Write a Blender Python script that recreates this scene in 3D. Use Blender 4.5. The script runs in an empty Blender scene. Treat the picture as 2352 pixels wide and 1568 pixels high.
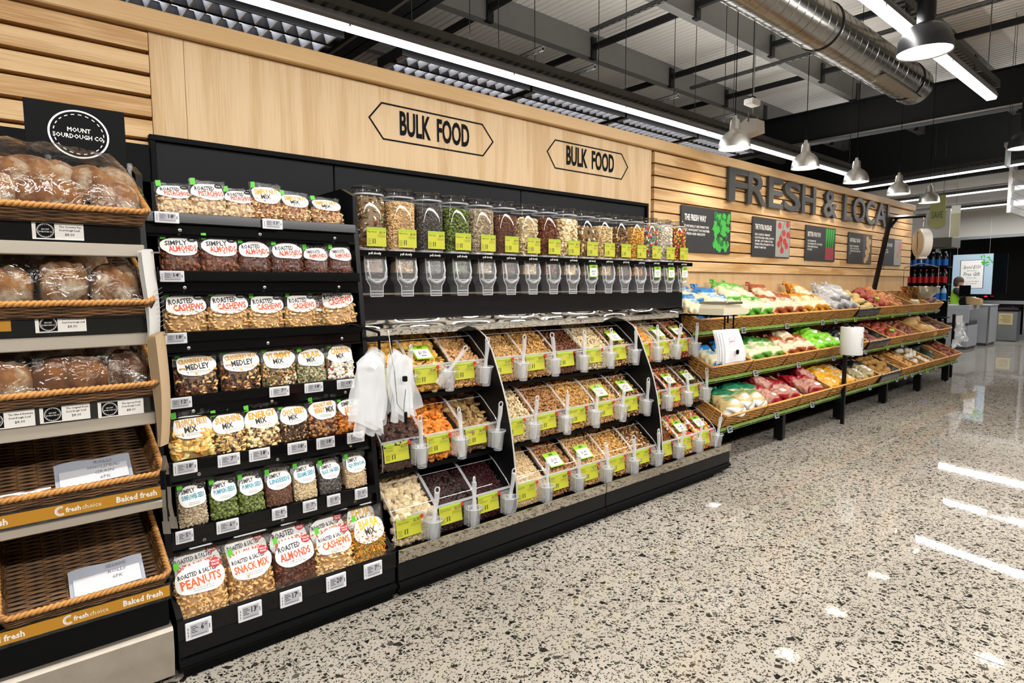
import bpy, math, random
import numpy as np
from mathutils import Matrix, Vector, Euler

# ---------------------------------------------------------------- camera, world, exposure
SC = bpy.context.scene
COL = SC.collection
cam_d = bpy.data.cameras.new('camera')
cam = bpy.data.objects.new('camera', cam_d)
COL.objects.link(cam)
cam_d.sensor_fit = 'HORIZONTAL'
cam_d.sensor_width = 36.0
cam_d.lens = 1387.12 / 2352 * 36.0
cam_d.clip_start = 0.05
cam_d.clip_end = 200
_yw, _pt, _rl = math.radians(40.58868933), math.radians(5.13445851), math.radians(-0.2898884)
_f = Vector((math.sin(_yw) * math.cos(_pt), math.cos(_yw) * math.cos(_pt), -math.sin(_pt)))
_r = Vector((math.cos(_yw), -math.sin(_yw), 0))
_u = _r.cross(_f)
_r2 = _r * math.cos(_rl) + _u * math.sin(_rl)
_u2 = -_r * math.sin(_rl) + _u * math.cos(_rl)
M = Matrix((_r2, _u2, -_f)).transposed().to_4x4()
M.translation = (0, 0, 1.5)
cam.matrix_world = M
SC.camera = cam

world = bpy.data.worlds.new('world')
SC.world = world
world.use_nodes = True
bg = world.node_tree.nodes['Background']
bg.inputs[0].default_value = (0.80, 0.84, 0.90, 1)
bg.inputs[1].default_value = 0.10
SC.view_settings.view_transform = 'Standard'
SC.view_settings.look = 'None'
SC.view_settings.exposure = 0.0
SC.view_settings.gamma = 1.0
SC.view_settings.use_curve_mapping = False
SC.cycles.transparent_max_bounces = 32
SC.cycles.max_bounces = 8

LIGHTS = []
def area(name, loc, size, sizey, power, rot=(0, 0, 0), col=(1, 0.97, 0.93)):
    d = bpy.data.lights.new(name, 'AREA')
    d.shape = 'RECTANGLE'; d.size = size; d.size_y = sizey; d.energy = power; d.color = col
    o = bpy.data.objects.new(name, d); o.location = loc; o.rotation_euler = rot
    COL.objects.link(o)
    return o
def spot(name, loc, power, size=2.2, col=(1, 0.93, 0.82), r=0.05):
    d = bpy.data.lights.new(name, 'SPOT'); d.energy = power; d.spot_size = size; d.spot_blend = 0.6
    d.color = col; d.shadow_soft_size = r
    o = bpy.data.objects.new(name, d); o.location = loc
    COL.objects.link(o)
    return o
# the continuous strip lights of the shop: rows along the aisle, each with its own light, plus an added upward fill
LED_ROWS = [(1.55, -3.0, 7.45), (-1.2, -4.0, 9.0)]
for yy, xa, xb in LED_ROWS:
    area('strip_glow', ((xa + xb) / 2, yy, 3.268), xb - xa, 0.07 if yy > 0 else 0.4, 165 if yy > 0 else 620, col=(1, 0.985, 0.96))
    area('ceiling_fill', ((xa + xb) / 2, yy, 3.47), xb - xa, 0.10, 130, rot=(math.pi, 0, 0), col=(1, 0.985, 0.96))  # added lamp, not part of the fitting, to brighten the roof
area('strip_glow', (5.0, 4.04, 3.268), 11.0, 0.07, 110, col=(1, 0.985, 0.96))
area('ceiling_fill', (5.0, 4.04, 3.47), 11.0, 0.10, 130, rot=(math.pi, 0, 0), col=(1, 0.985, 0.96))  # added upward fill for the roof behind the wall
for xx, yy, zz, pw in ((13.1, 1.6, 3.47, 110), (15.85, 1.6, 3.45, 110), (18.9, 2.0, 3.45, 230)):   # the crosswise strips at the far end
    area('strip_glow', (xx, yy, zz), 0.07, 8.0, pw, rot=(0, 0, math.radians(-13.3)), col=(0.97, 0.98, 1.0))
area('ceiling_fill', (13.1, 1.6, 3.72), 0.1, 8.0, 50, rot=(math.pi, 0, math.radians(13.3)), col=(0.97, 0.98, 1.0))  # added upward fill for the roof at the far end

R = random.Random(7)
NR = np.random.RandomState(11)
PI = math.pi
rad = math.radians

# ---------------------------------------------------------------- colours and materials
def lin(h):
    if isinstance(h, str):
        h = h.lstrip('#'); c = [int(h[i:i + 2], 16) / 255 for i in (0, 2, 4)]
    else:
        c = list(h)[:3]
        return tuple(c) + (1,)
    return tuple((x / 12.92 if x <= 0.04045 else ((x + 0.055) / 1.055) ** 2.4) for x in c) + (1,)
MATS = {}
def nt(name):
    m = bpy.data.materials.new(name); m.use_nodes = True
    return m, m.node_tree, m.node_tree.nodes['Principled BSDF']
def mat(name, col='#808080', rough=0.5, metal=0.0, spec=0.5, bump=0.0, bscale=40.0, emis=None, estr=1.0, var=0.0, coat=0.0, sss=0.0):
    if name in MATS: return MATS[name]
    m, t, b = nt(name)
    c = lin(col)
    b.inputs['Base Color'].default_value = c
    b.inputs['Roughness'].default_value = rough
    b.inputs['Metallic'].default_value = metal
    b.inputs['Specular IOR Level'].default_value = spec
    if coat: b.inputs['Coat Weight'].default_value = coat
    if emis:
        b.inputs['Emission Color'].default_value = lin(emis); b.inputs['Emission Strength'].default_value = estr
    if bump or var:
        tc = t.nodes.new('ShaderNodeTexCoord'); n = t.nodes.new('ShaderNodeTexNoise')
        n.inputs['Scale'].default_value = bscale; n.inputs['Detail'].default_value = 4
        t.links.new(tc.outputs['Object'], n.inputs['Vector'])
        if bump:
            bp = t.nodes.new('ShaderNodeBump'); bp.inputs['Strength'].default_value = bump; bp.inputs['Distance'].default_value = 0.004
            t.links.new(n.outputs['Fac'], bp.inputs['Height']); t.links.new(bp.outputs[0], b.inputs['Normal'])
        if var:
            mx = t.nodes.new('ShaderNodeMix'); mx.data_type = 'RGBA'
            mx.inputs[6].default_value = tuple(x * (1 - var) for x in c[:3]) + (1,)
            mx.inputs[7].default_value = tuple(min(1, x * (1 + var)) for x in c[:3]) + (1,)
            t.links.new(n.outputs['Fac'], mx.inputs[0]); t.links.new(mx.outputs[2], b.inputs['Base Color'])
    MATS[name] = m
    return m
def clear(name, tint=(0.97, 0.975, 0.98), gloss=0.06, wrinkle=0.0, wscale=25.0, refl=1.0, haze=0.0, hazecol='#dfe3e6', ior=1.45):
    """thin transparent plastic: sees through, with a Fresnel gloss on top"""
    if name in MATS: return MATS[name]
    m = bpy.data.materials.new(name); m.use_nodes = True
    t = m.node_tree; t.nodes.clear()
    o = t.nodes.new('ShaderNodeOutputMaterial'); tr = t.nodes.new('ShaderNodeBsdfTransparent'); g = t.nodes.new('ShaderNodeBsdfGlossy')
    tr.inputs[0].default_value = tuple(tint) + (1,)
    g.inputs['Roughness'].default_value = gloss
    fr = t.nodes.new('ShaderNodeLayerWeight'); fr.inputs['Blend'].default_value = 0.5   # facing: the same from both sides of a sheet
    pw = t.nodes.new('ShaderNodeMath'); pw.operation = 'POWER'; pw.inputs[1].default_value = 5
    t.links.new(fr.outputs['Facing'], pw.inputs[0])
    ml = t.nodes.new('ShaderNodeMath'); ml.operation = 'MULTIPLY_ADD'; ml.inputs[1].default_value = .9 * min(1.0, refl); ml.inputs[2].default_value = .042 * refl; ml.use_clamp = True
    t.links.new(pw.outputs[0], ml.inputs[0])
    base = tr
    if haze:
        df = t.nodes.new('ShaderNodeBsdfDiffuse'); df.inputs[0].default_value = lin(hazecol)
        mh = t.nodes.new('ShaderNodeMixShader'); mh.inputs[0].default_value = haze
        t.links.new(tr.outputs[0], mh.inputs[1]); t.links.new(df.outputs[0], mh.inputs[2]); base = mh
    mx = t.nodes.new('ShaderNodeMixShader')
    t.links.new(ml.outputs[0], mx.inputs[0]); t.links.new(base.outputs[0], mx.inputs[1]); t.links.new(g.outputs[0], mx.inputs[2])
    if wrinkle:
        tc = t.nodes.new('ShaderNodeTexCoord'); n = t.nodes.new('ShaderNodeTexNoise'); n.inputs['Scale'].default_value = wscale
        n.inputs['Detail'].default_value = 3; n.inputs['Distortion'].default_value = 1.5
        bp = t.nodes.new('ShaderNodeBump'); bp.inputs['Strength'].default_value = wrinkle; bp.inputs['Distance'].default_value = 0.01
        t.links.new(tc.outputs['Object'], n.inputs['Vector']); t.links.new(n.outputs['Fac'], bp.inputs['Height'])
        t.links.new(bp.outputs[0], g.inputs['Normal']); t.links.new(bp.outputs[0], fr.inputs['Normal'])
    t.links.new(mx.outputs[0], o.inputs[0])
    MATS[name] = m
    return m
def piece_mat(name='piece', rough=0.55, spec=0.35, bump=0.0):
    if name in MATS: return MATS[name]
    m, t, b = nt(name)
    a = t.nodes.new('ShaderNodeAttribute'); a.attribute_name = 'col'
    t.links.new(a.outputs['Color'], b.inputs['Base Color'])
    b.inputs['Roughness'].default_value = rough; b.inputs['Specular IOR Level'].default_value = spec
    if bump:
        tc = t.nodes.new('ShaderNodeTexCoord'); n = t.nodes.new('ShaderNodeTexNoise'); n.inputs['Scale'].default_value = 260
        bp = t.nodes.new('ShaderNodeBump'); bp.inputs['Strength'].default_value = bump; bp.inputs['Distance'].default_value = 0.003
        t.links.new(tc.outputs['Object'], n.inputs['Vector']); t.links.new(n.outputs['Fac'], bp.inputs['Height']); t.links.new(bp.outputs[0], b.inputs['Normal'])
    MATS[name] = m
    return m

# ---------------------------------------------------------------- mesh building
class MB:
    """collects geometry and links it as ONE mesh object"""
    def __init__(s): s.v = []; s.f = []; s.mi = []; s.nv = 0; s.cur = 0; s.col = []; s.usecol = False; s.ccol = (1, 1, 1, 1)
    def m(s, i): s.cur = i; return s
    def color(s, c): s.ccol = lin(c); s.usecol = True; return s
    def add(s, verts, faces, fn=None):
        if fn is not None: verts = [fn(p) for p in verts]
        b = s.nv
        s.v.extend([tuple(p) for p in verts]); s.nv += len(verts)
        s.f.extend([tuple(i + b for i in f) for f in faces]); s.mi.extend([s.cur] * len(faces))
        s.col.extend([s.ccol] * len(verts))
        return s
    def box(s, x0, x1, y0, y1, z0, z1, fn=None):
        v = [(x0, y0, z0), (x1, y0, z0), (x1, y1, z0), (x0, y1, z0), (x0, y0, z1), (x1, y0, z1), (x1, y1, z1), (x0, y1, z1)]
        return s.add(v, [(3, 2, 1, 0), (4, 5, 6, 7), (0, 1, 5, 4), (1, 2, 6, 5), (2, 3, 7, 6), (3, 0, 4, 7)], fn)
    def bbox(s, x0, x1, y0, y1, z0, z1, b=0.004, fn=None):
        """box with chamfered edges"""
        c = ((x0 + x1) / 2, (y0 + y1) / 2, (z0 + z1) / 2); h = ((x1 - x0) / 2, (y1 - y0) / 2, (z1 - z0) / 2)
        b = min(b, h[0] * .49, h[1] * .49, h[2] * .49)
        v = []; idx = {}
        for sx in (-1, 1):
            for sy in (-1, 1):
                for sz in (-1, 1):
                    for a in range(3):
                        d = [h[0] - b, h[1] - b, h[2] - b]; d[a] = h[a]
                        idx[(sx, sy, sz, a)] = len(v)
                        v.append((c[0] + sx * d[0], c[1] + sy * d[1], c[2] + sz * d[2]))
        f = []
        for a in range(3):
            o1, o2 = [(1, 2), (2, 0), (0, 1)][a]
            for sg in (-1, 1):
                q = []
                for (p, r) in ((-1, -1), (1, -1), (1, 1), (-1, 1)):
                    k = [0, 0, 0]; k[a] = sg; k[o1] = p; k[o2] = r; q.append(idx[tuple(k) + (a,)])
                f.append(tuple(q) if sg > 0 else tuple(q[::-1]))
        for a in range(3):
            o1, o2 = [(1, 2), (2, 0), (0, 1)][a]
            for p in (-1, 1):
                for r in (-1, 1):
                    k1 = [0, 0, 0]; k1[o1] = p; k1[o2] = r
                    ka = list(k1); ka[a] = -1; kb = list(k1); kb[a] = 1
                    q = [idx[tuple(ka) + (o1,)], idx[tuple(kb) + (o1,)], idx[tuple(kb) + (o2,)], idx[tuple(ka) + (o2,)]]
                    f.append(tuple(q) if p * r < 0 else tuple(q[::-1]))
        for sx in (-1, 1):
            for sy in (-1, 1):
                for sz in (-1, 1):
                    q = [idx[(sx, sy, sz, 0)], idx[(sx, sy, sz, 1)], idx[(sx, sy, sz, 2)]]
                    f.append(tuple(q) if sx * sy * sz > 0 else tuple(q[::-1]))
        return s.add(v, f, fn)
    def prism(s, poly, a0, a1, axis='x', fn=None):
        """extrude a polygon; axis x: poly is (y, z); axis y: (x, z); axis z: (x, y)"""
        n = len(poly)
        mk = {'x': lambda a, p: (a, p[0], p[1]), 'y': lambda a, p: (p[0], a, p[1]), 'z': lambda a, p: (p[0], p[1], a)}[axis]
        v = [mk(a0, p) for p in poly] + [mk(a1, p) for p in poly]
        f = [tuple(range(n))[::-1], tuple(range(n, 2 * n))] + [(i, (i + 1) % n, n + (i + 1) % n, n + i) for i in range(n)]
        return s.add(v, f, fn)
    def tube(s, path, r, n=8, closed=False, caps=True, fn=None):
        P = [Vector(p) for p in path]; k = len(P); v = []; f = []
        rr = r if hasattr(r, '__len__') else [r] * k
        up = Vector((0, 0, 1)); nrm = None
        for i in range(k):
            if closed: d = P[(i + 1) % k] - P[i - 1]
            else: d = P[min(i + 1, k - 1)] - P[max(i - 1, 0)]
            if d.length < 1e-9: d = Vector((0, 0, 1))
            d.normalize()
            if nrm is None:
                a = up if abs(d.z) < 0.9 else Vector((1, 0, 0))
                nrm = (a - d * a.dot(d)).normalized()
            else:
                nrm = nrm - d * nrm.dot(d)
                nrm = nrm.normalized() if nrm.length > 1e-6 else d.orthogonal().normalized()
            b = d.cross(nrm)
            for j in range(n):
                t = 2 * PI * j / n
                v.append(P[i] + (nrm * math.cos(t) + b * math.sin(t)) * rr[i])
        for i in range(k if closed else k - 1):
            i2 = (i + 1) % k
            for j in range(n):
                f.append((i * n + j, i * n + (j + 1) % n, i2 * n + (j + 1) % n, i2 * n + j))
        if caps and not closed:
            f.append(tuple(range(n))[::-1]); f.append(tuple(range((k - 1) * n, k * n)))
        return s.add(v, f, fn)
    def lathe(s, prof, n=24, c=(0, 0, 0), fn=None, cap0=False, cap1=False):
        v = []; f = []
        for r, z in prof:
            for j in range(n):
                t = 2 * PI * j / n
                v.append((c[0] + r * math.cos(t), c[1] + r * math.sin(t), c[2] + z))
        for i in range(len(prof) - 1):
            for j in range(n):
                f.append((i * n + j, i * n + (j + 1) % n, (i + 1) * n + (j + 1) % n, (i + 1) * n + j))
        if cap0: f.append(tuple(range(n))[::-1])
        if cap1: f.append(tuple(range((len(prof) - 1) * n, len(prof) * n)))
        return s.add(v, f, fn)
    def grid(s, nu, nv, F, fn=None, flip=False):
        v = [F(i / nu, j / nv) for j in range(nv + 1) for i in range(nu + 1)]
        f = []
        for j in range(nv):
            for i in range(nu):
                a = j * (nu + 1) + i; q = (a, a + 1, a + nu + 2, a + nu + 1)
                f.append(q[::-1] if flip else q)
        return s.add(v, f, fn)
    def ell(s, c, r, nu=12, nv=8, fn=None):
        def F(u, w):
            t = 2 * PI * u; p = PI * (w - .5)
            return (c[0] + r[0] * math.cos(p) * math.cos(t), c[1] + r[1] * math.cos(p) * math.sin(t), c[2] + r[2] * math.sin(p))
        return s.grid(nu, nv, F, fn)
    def build(s, name, mats, parent=None, smooth=False, loc=None, rot=None, kind=None):
        me = bpy.data.meshes.new(name)
        me.from_pydata(s.v, [], s.f)
        if not isinstance(mats, (list, tuple)): mats = [mats]
        for m_ in mats: me.materials.append(m_)
        if len(mats) > 1: me.polygons.foreach_set('material_index', s.mi)
        if s.usecol:
            a = me.attributes.new('col', 'FLOAT_COLOR', 'POINT'); a.data.foreach_set('color', np.array(s.col, dtype=np.float32).ravel())
        if smooth:
            me.polygons.foreach_set('use_smooth', [True] * len(s.f))
            if smooth != 'all': shade_angle(me, 40 if smooth is True else smooth)
        me.update()
        return link(name, me, parent, loc, rot, kind)
def shade_angle(me, deg):
    try: me.set_sharp_from_angle(angle=rad(deg))
    except Exception: pass
def link(name, me, parent=None, loc=None, rot=None, kind=None):
    o = bpy.data.objects.new(name, me); COL.objects.link(o)
    if parent is not None: o.parent = parent
    if loc is not None: o.location = loc
    if rot is not None: o.rotation_euler = rot
    if kind: o['kind'] = kind
    return o
def thing(name, label, cat, loc=(0, 0, 0), group=None, rot=None):
    o = bpy.data.objects.new(name, None); o.empty_display_size = 0.05
    COL.objects.link(o); o.location = loc
    if rot is not None: o.rotation_euler = rot
    o['label'] = label; o['category'] = cat
    if group: o['group'] = group
    return o
def tag(o, label, cat, group=None):
    o['label'] = label; o['category'] = cat
    if group: o['group'] = group
    return o
def struct(o): o['kind'] = 'structure'; return o
KIDS = {}
def dup(root, loc=None, rot=None, label=None, group=None):
    r = root.copy(); COL.objects.link(r)
    if loc is not None: r.location = loc
    if rot is not None: r.rotation_euler = rot
    if label: r['label'] = label
    if group: r['group'] = group
    def rec(a, b):
        for ch in list(a.children):
            c = ch.copy(); COL.objects.link(c); c.parent = b
            rec(ch, c)
    rec(root, r)
    return r
# ---------------------------------------------------------------- lettering
TXT = {}
def txt(s, size=1.0, bold=0.0, xs=1.0, shear=0.0, align='CENTER', res=2):
    """flat lettering as (verts, faces) in the xy plane, centred on its height when align is CENTER"""
    key = (s, bold, align, res)
    if key not in TXT:
        c = bpy.data.curves.new('lettering', 'FONT'); c.body = s; c.size = 1.0; c.align_x = align; c.align_y = 'CENTER'
        c.offset = bold; c.resolution_u = res; c.fill_mode = 'FRONT'
        o = bpy.data.objects.new('lettering', c); me = o.to_mesh()
        v = [tuple(p.co) for p in me.vertices]; f = [tuple(p.vertices) for p in me.polygons]
        o.to_mesh_clear(); bpy.data.objects.remove(o); bpy.data.curves.remove(c)
        TXT[key] = (v, f)
    v, f = TXT[key]
    return [((p[0] * xs + p[1] * shear) * size, p[1] * size, 0) for p in v], f
def twidth(s, bold=0.0, align='CENTER'):
    v, f = txt(s, 1, bold, 1, 0, align)
    return max(p[0] for p in v) - min(p[0] for p in v) if v else 0
def fit(s, w, h, bold=0.0, shear=0.0, align='CENTER', xmax=1.0, res=1):
    """lettering of cap height h squeezed or stretched into width w"""
    size = h / 0.72
    ww = twidth(s, bold, align) * size
    return txt(s, size, bold, min(xmax, w / max(ww, 1e-6)), shear, align, res)
def FY(x, y, z):
    """text plane facing -y: text x -> x, text y -> z"""
    return lambda p: (x + p[0], y - p[2], z + p[1])
def bulge(*a): return None
# ---------------------------------------------------------------- small loose food: real pieces, joined where nobody could count them
def _sph(nu=6, nv=4, fn=None):
    v = [(0, 0, -1.0)]
    for j in range(1, nv):
        p = PI * (j / nv - .5)
        for i in range(nu):
            t = 2 * PI * i / nu
            v.append((math.cos(p) * math.cos(t), math.cos(p) * math.sin(t), math.sin(p)))
    v.append((0, 0, 1.0)); f = []; last = len(v) - 1
    for i in range(nu):
        f.append((0, 1 + (i + 1) % nu, 1 + i))
        for j in range(nv - 2):
            a = 1 + j * nu + i; b = 1 + j * nu + (i + 1) % nu
            f.append((a, b, b + nu)); f.append((a, b + nu, a + nu))
        f.append((last, last - nu + i, last - nu + (i + 1) % nu))
    v = np.array(v)
    if fn: v = np.array([fn(*p) for p in v])
    return v, np.array(f)
def _tubet(path, rr, n=5):
    m = MB(); m.tube(path, rr, n)
    f = []
    for q in m.f:
        for k in range(1, len(q) - 1): f.append((q[0], q[k], q[k + 1]))
    return np.array(m.v), np.array(f)
def _boxt():
    m = MB(); m.bbox(-1, 1, -1, 1, -1, 1, .12); f = []
    for q in m.f:
        for k in range(1, len(q) - 1): f.append((q[0], q[k], q[k + 1]))
    return np.array(m.v), np.array(f)
def _arc(a0, a1, n, r): return [(r * math.cos(a0 + (a1 - a0) * i / n), r * math.sin(a0 + (a1 - a0) * i / n), 0) for i in range(n + 1)]
TP = {
    'ball': _sph(8, 6), 'seed': _sph(5, 3), 'nut': _sph(7, 5),
    'almond': _sph(7, 5, lambda x, y, z: (x * .52 * (1 - .28 * z), y * .34 * (1 - .28 * z), z)),
    'pistachio': _sph(7, 5, lambda x, y, z: (x * .62, y * .55 + .12 * (1 - z * z), z)),
    'peanut': _sph(6, 5, lambda x, y, z: (x * .58, y * .5, z)),
    'raisin': _sph(6, 4, lambda x, y, z: (x * (.62 + .16 * math.sin(5 * z)), y * (.5 + .15 * math.cos(7 * x)), z)),
    'disk': _sph(9, 5, lambda x, y, z: (x, y, z * .32 + .16 * (x * x + y * y))),
    'flake': _sph(5, 2, lambda x, y, z: (x, y * .7, z * .18 + .2 * x * x)),
    'cashew': _tubet(_arc(-.2, 3.0, 6, .72), [.10, .30, .36, .36, .34, .26, .09], 6),
    'stick': _tubet([(-1, 0, 0), (-.4, .12, .05), (.3, .1, -.05), (1, -.1, .1)], .13, 5),
    'walnut': _sph(8, 6, lambda x, y, z: (x * (.8 + .14 * math.sin(9 * z)), y * (.62 + .14 * math.cos(8 * x)), z * .8)),
    'cube': _boxt(),
    'pretzel': _tubet(_arc(0, 5.3, 9, .8), .16, 5),
}
def rotm(n, rng, tilt=PI):
    a = rng.uniform(0, 2 * PI, n); b = rng.uniform(-tilt, tilt, n); c = rng.uniform(0, 2 * PI, n)
    ca, sa, cb, sb, cc, sc = np.cos(a), np.sin(a), np.cos(b), np.sin(b), np.cos(c), np.sin(c)
    Rz = np.zeros((n, 3, 3)); Rz[:, 0, 0] = ca; Rz[:, 0, 1] = -sa; Rz[:, 1, 0] = sa; Rz[:, 1, 1] = ca; Rz[:, 2, 2] = 1
    Rx = np.zeros((n, 3, 3)); Rx[:, 0, 0] = 1; Rx[:, 1, 1] = cb; Rx[:, 1, 2] = -sb; Rx[:, 2, 1] = sb; Rx[:, 2, 2] = cb
    Rc = np.zeros((n, 3, 3)); Rc[:, 0, 0] = cc; Rc[:, 0, 1] = -sc; Rc[:, 1, 0] = sc; Rc[:, 1, 1] = cc; Rc[:, 2, 2] = 1
    return Rz @ Rx @ Rc
def piece_mesh(name, recipe, pos, rng, mats, body=None, scale=1.0):
    """recipe: list of (weight, template, size, colours); pos: N x 3; body: (verts, faces, colour) the mass beneath"""
    V = []; F = []; C = []; off = 0
    w = np.array([r[0] for r in recipe], float); w /= w.sum()
    ch = rng.choice(len(recipe), len(pos), p=w)
    if body is not None:
        bv, bf, bc = body
        V.append(np.array(bv, float)); off = len(bv)
        F += [np.array([(q[0], q[k], q[k + 1]) for q in bf for k in range(1, len(q) - 1)])]
        C.append(np.tile(np.array(bc), (off, 1)))
    for i, (_, tp, size, cols) in enumerate(recipe):
        P = pos[ch == i]; n = len(P)
        if not n: continue
        tv, tf = TP[tp]
        s = size * scale * rng.uniform(.85, 1.15, (n, 1, 1))
        v = np.einsum('nij,kj->nki', rotm(n, rng), tv) * s + P[:, None, :]
        V.append(v.reshape(-1, 3))
        F.append((tf[None] + (np.arange(n) * len(tv))[:, None, None] + off).reshape(-1, 3)); off += n * len(tv)
        cc = np.array([lin(c) for c in cols])[rng.randint(0, len(cols), n)]
        cc[:, :3] *= rng.uniform(.95, 1.4, (n, 1))
        C.append(np.repeat(np.clip(cc, 0, 1), len(tv), axis=0))
    V = np.concatenate(V); F = np.concatenate(F).astype(np.int32); C = np.concatenate(C)
    me = bpy.data.meshes.new(name)
    me.vertices.add(len(V)); me.vertices.foreach_set('co', V.astype(np.float32).ravel())
    me.loops.add(len(F) * 3); me.loops.foreach_set('vertex_index', F.ravel())
    me.polygons.add(len(F)); me.polygons.foreach_set('loop_start', np.arange(0, len(F) * 3, 3, dtype=np.int32))
    me.polygons.foreach_set('use_smooth', np.ones(len(F), dtype=bool))
    a = me.attributes.new('col', 'FLOAT_COLOR', 'POINT'); a.data.foreach_set('color', C.astype(np.float32).ravel())
    me.materials.append(mats)
    me.update(calc_edges=True)
    shade_angle(me, 50)
    return me
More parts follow.
